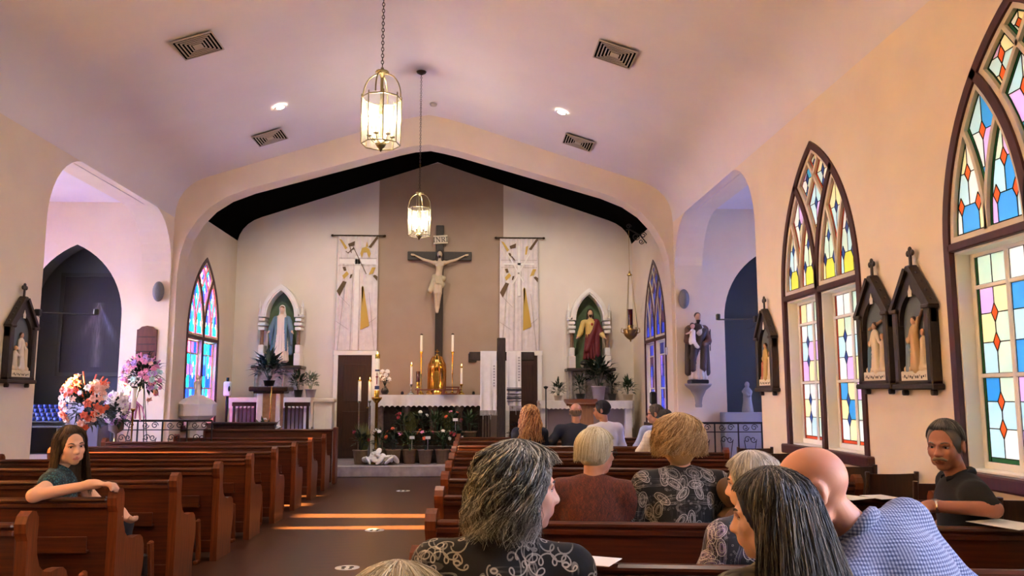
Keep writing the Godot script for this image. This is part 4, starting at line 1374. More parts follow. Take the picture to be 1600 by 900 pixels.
func shrine(x: float, y: float, label: String, statue: Array, sname: String, slabel: String):
	# white marble niche frame on the back wall, green inside
	var z := ZB + 0.02
	var base := Vector3(x, y, z)
	var t := thing("shrine_niche", label, "niche", base)
	var inner := PackedVector2Array([Vector2(-0.28, 0.0)])
	for p in pointed(0, 0.28, 0.62, 10, 0.93): inner.append(p)
	inner.append(Vector2(0.28, 0.0))
	var b := MB.new(); b.prism(inner, 0.004, 0.014); part("niche_back", b, M.niche_green, t)
	b = MB.new()
	var path := []
	for p in pointed(0, 0.315, 0.68, 12, 0.93): path.append(p)
	b.bar(path, 0.05, 0.0, 0.3)
	part("arch", b, M.marble, t)
	b = MB.new(); b.bar(path, 0.025, 0.3, 0.325); part("arch_moulding", b, M.marble, t)
	for s in [-1.0, 1.0]:
		b = MB.new()
		b.box(Vector3(s * 0.345, 0.12, 0.16), Vector3(0.13, 0.24, 0.3), 0.012)
		b.box(Vector3(s * 0.345, 0.32, 0.16), Vector3(0.1, 0.16, 0.26), 0.012)
		part("pedestal", b, M.marble, t)
		b = MB.new()
		b.lathe([Vector2(0.045, 0.4), Vector2(0.036, 0.42), Vector2(0.036, 0.66), Vector2(0.045, 0.68)], 12, Vector3(s * 0.345, 0, 0.22))
		part("column", b, M.brown_marble, t)
		b = MB.new()
		for k in 3: b.box(Vector3(s * 0.345, 0.71 + k * 0.085, 0.16), Vector3(0.12 + 0.03 * (k % 2), 0.06, 0.28 + 0.02 * (k % 2)), 0.01)
		b.box(Vector3(s * 0.345, 0.96, 0.16), Vector3(0.14, 0.06, 0.28), 0.012)
		part("capital", b, M.marble, t)
		b = MB.new()
		b.lathe([Vector2(0.03, 0.99), Vector2(0.026, 1.12), Vector2(0.034, 1.13), Vector2(0.0, 1.3)], 6, Vector3(s * 0.4, 0, 0.2), -1)
		part("pinnacle", b, M.marble, t)
	b = MB.new(); b.box(Vector3(0, -0.03, 0.24), Vector3(0.94, 0.055, 0.48), 0.012); part("ledge", b, M.ledge_dark, t)
	b = MB.new()
	b.box(Vector3(0, -0.33, 0.18), Vector3(0.86, 0.55, 0.34), 0.01)
	for s in [-1.0, -0.33, 0.33, 1.0]: b.lathe([Vector2(0.035, -0.58), Vector2(0.028, -0.55), Vector2(0.028, -0.1), Vector2(0.036, -0.06)], 10, Vector3(s * 0.38, 0, 0.39))
	part("altar_riser", b, M.grey_marble, t)
	var st := thing(sname, slabel, "statue", base + Vector3(0.02, 0, 0.2))
	b = MB.new(); b.box(Vector3(0, 0.03, 0.0), Vector3(0.3, 0.06, 0.26), 0.01); part("base", b, M.black_iron, st)
	put("figure", blob(statue, 0.0105, 0.02), M.painted, st, Vector3(0, 0.05, 0.02))

func cloth_drop(b: MB, x0: float, x1: float, y0: float, y1: float, z: float, amp: float, waves: float, scallop := 0.0):
	# hanging cloth: a folded sheet with thickness
	var n := 72
	var front := []
	var back := []
	for r in 7:
		for i in n + 1:
			var u := float(i) / n
			var v := r / 6.0
			var x := lerpf(x0, x1, u)
			var yy := lerpf(y0, y1, v)
			if r == 6: yy += scallop * absf(sin(u * waves * PI * 1.5))
			var zz := z + amp * v * sin(u * waves * TAU + sin(u * 9.0)) 
			front.append(Vector3(x, yy, zz)); back.append(Vector3(x, yy, zz - 0.005))
	b.grid(front, n + 1)
	b.grid(back, n + 1)

func altar_table(base: Vector3, w: float, h: float, d: float, label: String, clabel: String, drop: float, m: Material):
	var t := thing("side_altar", label, "altar", base)
	var b := MB.new(); b.box(Vector3(0, h - 0.03, 0), Vector3(w, 0.06, d), 0.01); part("tabletop", b, m, t)
	b = MB.new(); b.box(Vector3(0, (h - 0.06) / 2, -0.05), Vector3(w * 0.86, h - 0.06, d * 0.7), 0.006); part("body", b, M.altar_panel, t)
	for s in [-1.0, 1.0]:
		b = MB.new(); b.box(Vector3(s * (w / 2 - 0.08), (h - 0.06) / 2, d / 2 - 0.1), Vector3(0.13, h - 0.06, 0.13), 0.012)
		b.box(Vector3(s * (w / 2 - 0.08), h - 0.1, d / 2 - 0.1), Vector3(0.16, 0.06, 0.16), 0.01)
		part("leg", b, m, t)
	var c := from(base)
	c.xf = Transform3D.IDENTITY
	c.box(Vector3(0, h + 0.004, 0), Vector3(w * 0.98, 0.006, d + 0.01))
	cloth_drop(c, -w * 0.49, w * 0.49, h + 0.006, h - drop, d / 2 + 0.012, 0.008, 14, 0.025)
	for s in [-1.0, 1.0]:
		var keep := c.xf
		c.xf = c.xf * Transform3D(Basis(Vector3.UP, s * PI / 2), Vector3(s * (w * 0.49), 0, 0))
		cloth_drop(c, -d / 2, d / 2, h + 0.006, h - drop - 0.35, 0.012, 0.012, 4, 0.02)
		c.xf = keep
	single("altar_cloth", c, M.linen, clabel, "cloth", base)

func candle(at: Vector3, stick_h: float, candle_h: float, r: float, label: String, lit: bool, group := "", m: Material = null):
	var t := thing("candlestick", label, "candle", at, 0.0, group)
	var b := MB.new()
	b.lathe([Vector2(0, 0), Vector2(0.06, 0), Vector2(0.058, 0.015), Vector2(0.03, 0.035), Vector2(0.012, 0.06), Vector2(0.011, stick_h * 0.45), Vector2(0.02, stick_h * 0.48), Vector2(0.011, stick_h * 0.52), Vector2(0.012, stick_h - 0.05), Vector2(0.03, stick_h - 0.02), Vector2(0.034, stick_h), Vector2(0, stick_h)], 12)
	part("stand", b, m if m else M.brass, t)
	b = MB.new(); b.lathe([Vector2(r, stick_h), Vector2(r, stick_h + candle_h), Vector2(0, stick_h + candle_h)], 10); part("candle", b, M.candle, t)
	b = MB.new(); b.lathe([Vector2(r + 0.004, stick_h + candle_h - 0.015), Vector2(r + 0.004, stick_h + candle_h + 0.006), Vector2(0.004, stick_h + candle_h + 0.01), Vector2(0.003, stick_h + candle_h + 0.02), Vector2(0, stick_h + candle_h + 0.02)], 10); part("follower", b, M.brass if lit else M.dark_bronze, t)
	if lit:
		b = MB.new(); b.lathe([Vector2(0, 0), Vector2(0.008, 0.012), Vector2(0.007, 0.022), Vector2(0, 0.045)], 8, Vector3(0, stick_h + candle_h + 0.018, 0)); part("flame", b, M.flame, t)
		omni(Vector3(0, stick_h + candle_h + 0.035, 0), rgb(255, 170, 80), 0.012, 0.01, t)

func banner(x0: float, x1: float, y0: float, y1: float, r0: float, r1: float, ry: float, label: String, second: bool):
	var t := thing("banner", label, "banner", Vector3((x0 + x1) / 2, y1, ZB + 0.05), 0.0, "white and gold hanging banners")
	var cx := (x0 + x1) / 2
	var w := x1 - x0
	var h := ry - y1
	var b := MB.new(); b.tube([Vector3(r0 - cx, h, 0.03), Vector3(r1 - cx, h, 0.03)], 0.014, 8)
	for x in [r0 - cx, r1 - cx]: b.ell(Vector3(x, h, 0.03), Vector3(0.03, 0.022, 0.022), 8, 6)
	part("rod", b, M.dark_bronze, t)
	b = MB.new()
	var n := 40
	var fr := []
	var bk := []
	for r in 13:
		for i in n + 1:
			var u := float(i) / n
			var v := r / 12.0
			var zz := 0.02 + (0.012 * (1 - v) + 0.003) * sin(u * TAU * 9 + sin(u * 5) * 2) 
			fr.append(Vector3((u - 0.5) * w * (1 + 0.02 * v), h * (1 - v), zz)); bk.append(Vector3((u - 0.5) * w * (1 + 0.02 * v), h * (1 - v), zz - 0.004))
	b.grid(fr, n + 1); b.grid(bk, n + 1)
	part("cloth", b, M.banner_white, t)
	var pt := func(u: float, v: float) -> Vector2: return Vector2((u - 0.5) * w, h * (1 - v))
	var shapes := [["gold", [[0.03, 0.03], [0.1, 0.04], [0.24, 0.11], [0.19, 0.125]]], ["brown", [[0.25, 0.075], [0.42, 0.05], [0.41, 0.09], [0.28, 0.1]]], ["brown", [[0.97, 0.0], [1.0, 0.02], [0.82, 0.11], [0.76, 0.1]]],
		["brown", [[0.13, 0.28], [0.2, 0.275], [0.23, 0.31], [0.17, 0.315]]], ["gold", [[0.13, 0.355], [0.24, 0.315], [0.29, 0.34], [0.17, 0.385]]], ["brown", [[0.33, 0.345], [0.38, 0.34], [0.35, 0.375], [0.31, 0.38]]], ["brown", [[0.0, 0.49], [0.15, 0.4], [0.24, 0.41], [0.08, 0.535]]],
		["gold", [[0.86, 0.28], [0.95, 0.28], [0.88, 0.335], [0.78, 0.345]]], ["brown", [[0.93, 0.345], [1.0, 0.36], [0.99, 0.4], [0.88, 0.355]]], ["gold", [[0.62, 0.45], [0.66, 0.45], [0.82, 0.79], [0.6, 0.825]]], ["ochre", [[0.61, 0.46], [0.63, 0.44], [0.66, 0.46], [0.64, 0.62]]]]
	if not second: shapes.append_array([["gold", [[0.56, 0.16], [0.6, 0.11], [0.7, 0.1], [0.78, 0.12], [0.82, 0.16], [0.78, 0.2], [0.72, 0.15], [0.64, 0.15], [0.6, 0.2]]], ["gold", [[0.69, 0.1], [0.72, 0.05], [0.75, 0.1]]]])
	else: shapes.append_array([["brown", [[0.22, 0.14], [0.27, 0.135], [0.3, 0.16], [0.24, 0.165]]], ["brown", [[0.28, 0.165], [0.32, 0.165], [0.4, 0.2], [0.36, 0.2]]], ["gold", [[0.68, 0.08], [0.74, 0.07], [0.7, 0.15], [0.66, 0.15]]]])
	for s in shapes:
		var poly := PackedVector2Array()
		for q in s[1]: poly.append(pt.call(q[0], q[1]))
		b = MB.new(); b.prism(poly, 0.032, 0.036); part("applique", b, {"gold": M.gold_cloth, "brown": M.brown_cloth, "ochre": M.gold_cloth}[s[0]], t)
	b = MB.new()
	var lines := [[[0.39, 0.3], [0.36, 1.0]], [[0.55, 0.3], [0.57, 1.0]], [[0.03, 0.2], [0.97, 0.2]], [[0.03, 0.265], [0.97, 0.265]], [[0.0, 0.75], [0.3, 0.82]], [[0.98, 0.72], [0.68, 0.8]], [[0.2, 0.42], [0.05, 1.0]], [[0.8, 0.5], [0.95, 1.0]], [[0.05, 0.52], [0.33, 0.62]]]
	for l in lines: b.bar([pt.call(l[0][0], l[0][1]), pt.call(l[1][0], l[1][1])], 0.0035, 0.03, 0.035)
	stuff(part("stitching", b, M.thread, t))
	b = MB.new()
	if second:
		b.bar([pt.call(0.18, 0.13), pt.call(0.62, 0.4)], 0.012, 0.034, 0.039); b.bar([pt.call(0.78, 0.14), pt.call(0.34, 0.41)], 0.012, 0.034, 0.039)
		b.bar([pt.call(0.5, 0.07), pt.call(0.5, 0.52)], 0.028, 0.033, 0.037); b.bar([pt.call(0.1, 0.235), pt.call(0.9, 0.235)], 0.02, 0.033, 0.037)
		part("cross_applique", b, M.linen, t)
	else:
		b.bar([pt.call(0.38, 0.1), pt.call(0.72, 0.34)], 0.007, 0.034, 0.04)
		b.bar([pt.call(0.2, 0.14), pt.call(0.26, 0.155), pt.call(0.36, 0.12), pt.call(0.4, 0.11)], 0.007, 0.034, 0.04); b.bar([pt.call(0.3, 0.1), pt.call(0.34, 0.155)], 0.007, 0.034, 0.04)
		part("staff_applique", b, M.brown_cloth, t)
		b = MB.new(); b.bar([pt.call(0.5, 0.18), pt.call(0.48, 1.0)], 0.05, 0.03, 0.033); b.bar([pt.call(0.05, 0.23), pt.call(0.95, 0.23)], 0.05, 0.03, 0.033); part("cross_applique", b, M.linen, t)
# ---------------------------------------------------------------- placing the sanctuary
func text_mesh(s: String, size: float, depth: float) -> TextMesh:
	var f := SystemFont.new()
	f.font_names = PackedStringArray(["Droid Serif"])
	var m := TextMesh.new()
	m.text = s; m.font = f; m.font_size = 64
	m.pixel_size = size / 64.0
	m.depth = depth
	return m

func scroll(b: MB, c: Vector2, r: float, dir: float, turns := 1.3, z := 0.0, th := 0.006):
	var pts := []
	for i in 19:
		var s := i / 18.0
		var a := s * TAU * turns * dir
		var rr := r * (1 - 0.75 * s)
		pts.append(Vector3(c.x + cos(a) * rr - dir * 0.0, c.y + sin(a) * rr, z))
	b.tube(pts, th, 4)

func railing(x0: float, x1: float, z: float, h: float, label: String):
	var t := thing("iron_railing", label, "railing", Vector3((x0 + x1) / 2, 0, z), 0.0, "black wrought-iron railings")
	var w := (x1 - x0) / 2
	var b := MB.new(); b.box(Vector3(0, h, 0), Vector3(2 * w, 0.03, 0.045), 0.006); part("top_rail", b, M.black_iron, t)
	b = MB.new(); b.box(Vector3(0, h - 0.13, 0), Vector3(2 * w, 0.014, 0.014)); b.box(Vector3(0, 0.1, 0), Vector3(2 * w, 0.016, 0.016)); part("rails", b, M.black_iron, t)
	var n := int(2 * w / 0.3)
	for i in n + 1:
		b = MB.new(); b.box(Vector3(-w + 2 * w * i / n, h / 2, 0), Vector3(0.018, h, 0.018)); part("post", b, M.black_iron, t)
	for i in n:
		var cx := -w + 2 * w * (i + 0.5) / n
		b = MB.new()
		for s in [-1.0, 1.0]:
			scroll(b, Vector2(cx + s * 0.065, h - 0.065), 0.05, s, 1.4)
			scroll(b, Vector2(cx + s * 0.045, h - 0.24), 0.05, -s, 1.2)
			b.tube([Vector3(cx + s * 0.09, h - 0.25, 0), Vector3(cx + s * 0.05, h - 0.5, 0), Vector3(cx, h - 0.62, 0)], 0.006, 4)
			b.tube([Vector3(cx + s * 0.12, 0.12, 0), Vector3(cx, h - 0.45, 0)], 0.006, 4)
		stuff(part("scrollwork", b, M.black_iron, t))

func sanctuary():
	var b: MB
	# crucifix
	var base := Vector3(-0.66, 1.55, ZB + 0.012)
	var t := thing("crucifix", "large dark wooden crucifix with pale carved figure on taupe panel", "crucifix", base)
	b = from(base)
	b.box(Vector3(-0.66, 3.13, ZB + 0.06), Vector3(0.15, 3.2, 0.07), 0.008); part("upright", b, M.cross_wood, t)
	b = from(base); b.box(Vector3(-0.66, 4.11, ZB + 0.075), Vector3(1.26, 0.17, 0.075), 0.008); part("crossbar", b, M.cross_wood, t)
	b = from(base); b.box(Vector3(-0.645, 4.435, ZB + 0.12), Vector3(0.28, 0.17, 0.03), 0.006, Basis(Vector3.BACK, 0.06)); var pl := part("title_board", b, M.ivory, t)
	var tx := put("lettering", text_mesh("INRI", 0.14, 0.004), M.ink, pl, Vector3(-0.645, 4.432, ZB + 0.137) - base)
	tx.rotation.z = 0.06
	put("figure", blob(corpus(), 0.0095, 0.018), M.painted, t, Vector3(-0.655, 3.885, ZB + 0.125) - base)
	# banners
	banner(-2.66, -1.87, 0, 2.25, -2.77, -1.75, 4.51, "white and gold banner with a staff and flag, left of the crucifix", false)
	banner(0.53, 1.29, 0, 2.25, 0.45, 1.4, 4.49, "white and gold banner with crossed bands, right of the crucifix", true)
	# side shrines
	shrine(-3.68, 1.94, "white marble gothic niche framing the statue in blue", statue_mary(), "statue", "painted statue of a woman in white dress and blue mantle in niche")
	shrine(2.27, 1.9, "white marble gothic niche framing the statue in red mantle", statue_heart(), "statue", "painted statue of a bearded man in yellow robe and red mantle")
	altar_table(Vector3(-3.7, 0.19, -15.85), 1.5, 1.15, 0.62, "white side altar under the statue in blue", "white linen cloth on the left side altar", 0.2, M.marble)
	altar_table(Vector3(2.12, 0.19, -15.85), 1.75, 1.09, 0.62, "white side altar under the statue in red mantle", "white linen cloth on the right side altar", 0.16, M.marble)
	b = MB.new()
	b.box(Vector3(0, 0.55, 0), Vector3(0.34, 1.1, 0.3), 0.01); b.box(Vector3(0, 1.1, 0.02), Vector3(0.42, 0.08, 0.36), 0.02); b.box(Vector3(0.02, 0.45, 0.152), Vector3(0.03, 0.8, 0.01))
	single("credence_cabinet", b, M.marble, "plain white cabinet beside the left door", "cabinet", Vector3(-2.78, 0.19, -15.95))
	# main altar
	base = Vector3(-0.72, 0.19, -15.75)
	t = thing("main_altar", "brown high altar behind the potted flowers", "altar", base)
	b = MB.new(); b.box(Vector3(0, 1.165, 0), Vector3(2.3, 0.06, 0.75), 0.01); part("tabletop", b, M.stone_brown, t)
	b = MB.new(); b.box(Vector3(0, 0.57, -0.1), Vector3(2.0, 1.14, 0.5), 0.01); part("body", b, M.stone_dark, t)
	for i in 5:
		b = MB.new(); b.lathe([Vector2(0.085, 0), Vector2(0.085, 0.12), Vector2(0.06, 0.16), Vector2(0.06, 0.9), Vector2(0.085, 0.95), Vector2(0.09, 1.13)], 10, Vector3(-0.96 + i * 0.48, 0, 0.24)); part("pilaster", b, M.stone_brown, t)
	b = MB.new()
	b.box(Vector3(0, 0, 0), Vector3(2.34, 0.006, 0.8))
	cloth_drop(b, -1.17, 1.17, 0.003, -0.22, 0.402, 0.01, 16, 0.03)
	single("altar_cloth", b, M.linen, "long white scalloped cloth on the main altar", "cloth", base + Vector3(0, 1.2, 0))
	# tabernacle
	t = thing("tabernacle", "domed golden tabernacle with cross finial on the main altar", "tabernacle", Vector3(-0.67, 1.4, -15.85))
	b = MB.new(); b.lathe([Vector2(0, 0), Vector2(0.2, 0), Vector2(0.2, 0.05), Vector2(0.16, 0.07), Vector2(0.155, 0.46), Vector2(0.165, 0.48), Vector2(0.15, 0.56), Vector2(0.115, 0.65), Vector2(0.07, 0.71), Vector2(0.03, 0.735), Vector2(0.03, 0.76), Vector2(0, 0.77)], 24); part("drum", b, M.gold, t)
	for i in 10:
		var a := TAU * i / 10
		b = MB.new(); b.tube([Vector3(cos(a) * 0.165, 0.06, sin(a) * 0.165), Vector3(cos(a) * 0.165, 0.47, sin(a) * 0.165), Vector3(cos(a) * 0.152, 0.57, sin(a) * 0.152), Vector3(cos(a) * 0.08, 0.71, sin(a) * 0.08)], 0.012, 6); part("rib", b, M.gold_dark, t)
	b = MB.new(); b.box(Vector3(0, 0.8, 0), Vector3(0.018, 0.1, 0.018), 0.003); b.box(Vector3(0, 0.81, 0), Vector3(0.07, 0.018, 0.018), 0.003); part("cross", b, M.gold_dark, t)
	b = MB.new(); b.box(Vector3(0, 0.27, 0.158), Vector3(0.12, 0.34, 0.012), 0.004); part("door", b, M.gold, t)
	# tray and book rests in front of it
	t = thing("altar_shelf", "low red-brown shelf under the tabernacle candles", "shelf", Vector3(-0.62, 1.4, -15.45))
	b = MB.new(); b.box(Vector3(0, 0.085, 0), Vector3(0.86, 0.025, 0.12), 0.006); part("board", b, M.red_wood, t)
	for x in [-0.38, -0.1, 0.1, 0.38]:
		b = MB.new(); b.box(Vector3(x, 0.036, 0), Vector3(0.03, 0.072, 0.1), 0.004); part("foot", b, M.red_wood, t)
	t = thing("missal_stand", "open wooden book stand on the altar before the tabernacle", "book stand", Vector3(-0.42, 1.4, -15.34))
	b = MB.new(); b.bar([Vector2(-0.14, 0.01), Vector2(0.14, 0.01), Vector2(0.17, 0.13), Vector2(-0.1, 0.13)], 0.012, -0.01, 0.01, true); part("frame", b, M.red_wood, t)
	b = MB.new(); b.box(Vector3(0, 0.01, 0.03), Vector3(0.3, 0.02, 0.08), 0.004); part("ledge", b, M.red_wood, t)
	# candles
	candle(Vector3(-0.96, 1.4, -15.7), 0.8, 0.32, 0.022, "tall unlit altar candle left of the tabernacle", false, "tall altar candles")
	candle(Vector3(-0.375, 1.4, -15.7), 0.8, 0.33, 0.022, "tall unlit altar candle right of the tabernacle", false, "tall altar candles")
	candle(Vector3(-1.12, 1.4, -15.42), 0.19, 0.34, 0.02, "short lit candle on the left of the altar cloth", true, "short lit altar candles", M.silver)
	candle(Vector3(-0.2, 1.4, -15.42), 0.19, 0.31, 0.02, "short candle on the right of the altar cloth", true, "short lit altar candles", M.brass)
	candle(Vector3(-2.02, 0.19, -15.15), 1.1, 0.36, 0.028, "lit candle on tall floor stand in front of the left door", true, "floor candles", M.silver)
	candle(Vector3(-1.85, 0.19, -15.25), 1.1, 0.36, 0.028, "lit candle on tall floor stand just left of the large paschal candle", true, "floor candles", M.silver)
	t = thing("paschal_candle", "thick decorated paschal candle on brass floor stand by the altar", "candle", Vector3(-1.7, 0.19, -15.05))
	b = MB.new(); b.lathe([Vector2(0, 0), Vector2(0.14, 0), Vector2(0.13, 0.03), Vector2(0.05, 0.06), Vector2(0.028, 0.12), Vector2(0.026, 1.05), Vector2(0.05, 1.08), Vector2(0.09, 1.13), Vector2(0.095, 1.16), Vector2(0.045, 1.16), Vector2(0.045, 1.28), Vector2(0, 1.28)], 14); part("stand", b, M.brass, t)
	b = MB.new(); b.lathe([Vector2(0.04, 1.2), Vector2(0.04, 1.86), Vector2(0, 1.86)], 14); var pc := part("candle", b, M.candle, t)
	b = MB.new(); b.lathe([Vector2(0.0415, 1.3), Vector2(0.0415, 1.36)], 14); b.lathe([Vector2(0.0415, 1.62), Vector2(0.0415, 1.65)], 14); part("band", b, M.blue_band, pc)
	b = MB.new(); b.box(Vector3(0, 1.49, 0.04), Vector3(0.014, 0.2, 0.008)); b.box(Vector3(0, 1.52, 0.04), Vector3(0.045, 0.02, 0.008)); part("red_cross", b, M.red_paint, pc)
	b = MB.new(); b.lathe([Vector2(0.043, 1.85), Vector2(0.044, 1.92), Vector2(0.02, 1.93), Vector2(0, 1.93)], 14); part("follower", b, M.brass, t)
	b = MB.new(); b.lathe([Vector2(0, 0), Vector2(0.01, 0.014), Vector2(0.008, 0.026), Vector2(0, 0.05)], 8, Vector3(0, 1.925, 0)); part("flame", b, M.flame, t)
	omni(Vector3(0, 1.95, 0), rgb(255, 170, 80), 0.012, 0.01, t)
	t = thing("cruet_lamp", "small red glass candle lamp beside the tabernacle", "candle", Vector3(-1.0, 1.51, -15.47))
	b = MB.new(); b.lathe([Vector2(0, 0), Vector2(0.045, 0), Vector2(0.04, 0.02), Vector2(0.03, 0.03), Vector2(0.035, 0.06), Vector2(0.035, 0.3), Vector2(0, 0.3)], 12); part("holder", b, M.brass, t)
	b = MB.new(); b.lathe([Vector2(0.037, 0.12), Vector2(0.038, 0.31), Vector2(0.036, 0.31)], 12); part("glass", b, M.ruby, t)
	# vase with a white orchid
	t = thing("flower_vase", "dark round vase with white calla blossom on the altar", "vase", Vector3(-1.6, 1.4, -15.42))
	b = MB.new(); b.lathe([Vector2(0, 0), Vector2(0.05, 0), Vector2(0.075, 0.05), Vector2(0.06, 0.1), Vector2(0.03, 0.13), Vector2(0.035, 0.15), Vector2(0.0, 0.14)], 14); part("vase", b, M.silver_dark, t)
	b = MB.new()
	for k in 5: b.tube([Vector3(0, 0.14, 0), Vector3(0.03 * (k - 2), 0.3, 0.01), Vector3(0.035 * (k - 2), 0.38, 0.02)], 0.006, 5)
	foliage(b, Vector3(0, 0.22, 0), Vector3(0.07, 0.08, 0.06), 18, 0.08, 0.02)
	part("stems", b, M.leaf_dark, t)
	for k in 6: bloom(t, Vector3(-0.07 + 0.028 * k, 0.34 + 0.08 * sin(k * 2.1), 0.02), Vector3(k - 2.5, 3, 3), 0.055, M.bloom_white)
	for k in 2:
		b = MB.new(); b.box(Vector3(0, 0.02, 0), Vector3(0.05, 0.045, 0.05), 0.008); b.lathe([Vector2(0.018, 0.04), Vector2(0.022, 0.055), Vector2(0, 0.055)], 8)
		single("altar_weight", b, M.black_iron, "small dark box on the altar cloth, %s of the tabernacle" % ["left", "right"][k], "box", Vector3([-1.28, 0.02][k], 1.4, -15.42), 0, "small boxes on the altar cloth")
	b = MB.new(); b.box(Vector3(0, 0, 0), Vector3(0.16, 0.17, 0.04), 0.006)
	single("wall_monitor", b, M.black_iron, "small black box mounted on the taupe panel", "box", Vector3(0.0, 2.11, ZB + 0.035))
	# draped wooden cross
	base = Vector3(0.515, 0.19, -15.0)
	t = thing("wooden_cross", "rough dark wooden cross draped with a white shawl", "cross", base)
	b = from(base); b.box(Vector3(0.515, 1.3, -15.0), Vector3(0.15, 2.22, 0.13), 0.012); part("upright", b, M.rough_wood, t)
	b = from(base); b.box(Vector3(0.525, 2.08, -15.0), Vector3(1.17, 0.155, 0.11), 0.012); part("crossbar", b, M.rough_wood, t)
	b = from(base); b.box(Vector3(0.515, 0.22, -15.0), Vector3(0.8, 0.06, 0.12), 0.01); b.box(Vector3(0.515, 0.22, -15.0), Vector3(0.12, 0.06, 0.7), 0.01); part("foot", b, M.rough_wood, t)
	base = Vector3(0.5, 2.16, -15.0)
	t = thing("shawl", "white fringed shawl with dark stripes hanging on the wooden cross", "shawl", base)
	b = from(base)
	for seg in [[0.14, 0.43, 1.12], [0.61, 0.87, 1.2]]:
		cloth_drop(b, seg[0], seg[1], 2.165, seg[2], -14.925, 0.02, 2.3)
		cloth_drop(b, seg[0], seg[1], 2.165, seg[2] + 0.5, -15.07, 0.012, 2.3)
		b.box(Vector3((seg[0] + seg[1]) / 2, 2.166, -15.0), Vector3(seg[1] - seg[0], 0.008, 0.15))
	part("cloth", b, M.linen, t)
	b = from(base)
	for seg in [[0.14, 0.43, 1.12], [0.61, 0.87, 1.2]]:
		for i in 22:
			var x: float = lerpf(seg[0], seg[1], i / 21.0)
			var z := -14.925 + 0.02 * sin(i / 21.0 * 2.3 * TAU)
			b.tube([Vector3(x, seg[2] + 0.01, z), Vector3(x + 0.01 * sin(i * 3.1), seg[2] - 0.09 - (0.07 if i % 9 == 4 else 0.0), z + 0.005)], 0.003, 4)
	stuff(part("fringe", b, M.linen, t))
	b = from(base)
	for k in 6: b.box(Vector3(0.74, 1.28 + [0.0, 0.05, 0.08, 0.13, 0.2, 0.235][k], -14.905), Vector3(0.258, [0.012, 0.022, 0.01, 0.012, 0.03, 0.01][k], 0.045), 0.003)
	stuff(part("stripes", b, M.navy_cloth, t))
	b = from(base)
	for k in 9: b.box(Vector3(0.83, 1.65 + k * 0.05, -14.895), Vector3(0.035, 0.03, 0.006), 0.002)
	for k in 8: b.box(Vector3(0.385, 1.55 + k * 0.05, -14.895), Vector3(0.03, 0.028, 0.006), 0.002)
	stuff(part("embroidery", b, M.grey_thread, t))
	b = MB.new()
	for s in range(5): b.tube([Vector3(-0.3 + s * 0.05, 0, 0), Vector3(-0.3 + s * 0.05, 0.85, 0.0)], 0.011, 6)
	b.box(Vector3(-0.2, 0.84, 0), Vector3(0.26, 0.03, 0.04), 0.005); b.box(Vector3(-0.2, 0.06, 0), Vector3(0.26, 0.03, 0.04), 0.005)
	single("spindle_stand", b, M.dark_wood, "narrow spindled wooden stand behind the draped cross", "stand", Vector3(0.42, 0.19, -15.25))
	var fb := MB.new()
	foliage(fb, Vector3(0, 0.42, 0), Vector3(0.2, 0.42, 0.15), 130, 0.14, 0.03, 0.8)
	fb.tube([Vector3(0, 0, 0), Vector3(0, 0.5, 0)], 0.012, 6)
	single("dark_plant", fb, M.leaf_black, "dark bushy plant behind the foot of the draped cross", "plant", Vector3(0.84, 0.19, -15.3))
	# microphone stand, right lectern
	t = thing("microphone_stand", "thin black microphone stand right of the draped cross", "stand", Vector3(1.3, 0.19, -14.8))
	b = MB.new(); b.lathe([Vector2(0, 0), Vector2(0.12, 0), Vector2(0.12, 0.015), Vector2(0.02, 0.03), Vector2(0.0, 0.03)], 16); part("foot", b, M.black_iron, t)
	b = MB.new(); b.tube([Vector3(0, 0.02, 0), Vector3(0, 1.32, 0)], 0.011, 8); part("pole", b, M.black_iron, t)
	b = MB.new(); b.lathe([Vector2(0.012, 1.3), Vector2(0.04, 1.33), Vector2(0.045, 1.345), Vector2(0, 1.36)], 10); part("cup", b, M.black_iron, t)
	t = thing("lectern", "wooden lectern with a broad sloping top behind the man in navy", "lectern", Vector3(1.93, 0.19, -14.7))
	b = MB.new(); b.box(Vector3(0, 0.5, 0), Vector3(0.36, 1.0, 0.3), 0.01); part("pedestal", b, M.lectern_wood, t)
	b = MB.new(); b.box(Vector3(0, 1.07, 0), Vector3(0.6, 0.045, 0.46), 0.008, Basis(Vector3.RIGHT, 0.16)); part("book_board", b, M.pew_end, t)
	b = MB.new(); b.box(Vector3(0, 1.0, 0), Vector3(0.42, 0.06, 0.36), 0.01); part("neck_moulding", b, M.lectern_wood, t)
	# left ambo with plants
	t = thing("ambo", "stone-faced ambo with dark slab top, left of the sanctuary", "lectern", Vector3(-3.48, 0.19, -14.72))
	b = MB.new(); b.box(Vector3(0, 0.63, 0), Vector3(0.36, 1.26, 0.3), 0.01); part("pedestal", b, M.ambo_stone, t)
	b = MB.new(); b.box(Vector3(-0.155, 0.63, 0.15), Vector3(0.1, 1.24, 0.06), 0.01); b.box(Vector3(0.155, 0.63, 0.15), Vector3(0.07, 1.24, 0.06), 0.01); part("pilasters", b, M.marble, t)
	b = MB.new(); b.box(Vector3(0, 1.3, 0), Vector3(0.66, 0.08, 0.5), 0.015); b.box(Vector3(0, 1.25, 0), Vector3(0.52, 0.05, 0.42), 0.01); part("slab", b, M.dark_wood, t)
	b = MB.new(); b.tube([Vector3(0.05, 0.0, 0.28), Vector3(0.06, 1.35, 0.24)], 0.012, 6); single("brass_pole", b, M.brass, "thin brass pole standing in front of the ambo", "pole", Vector3(-3.46, 0.19, -14.62))
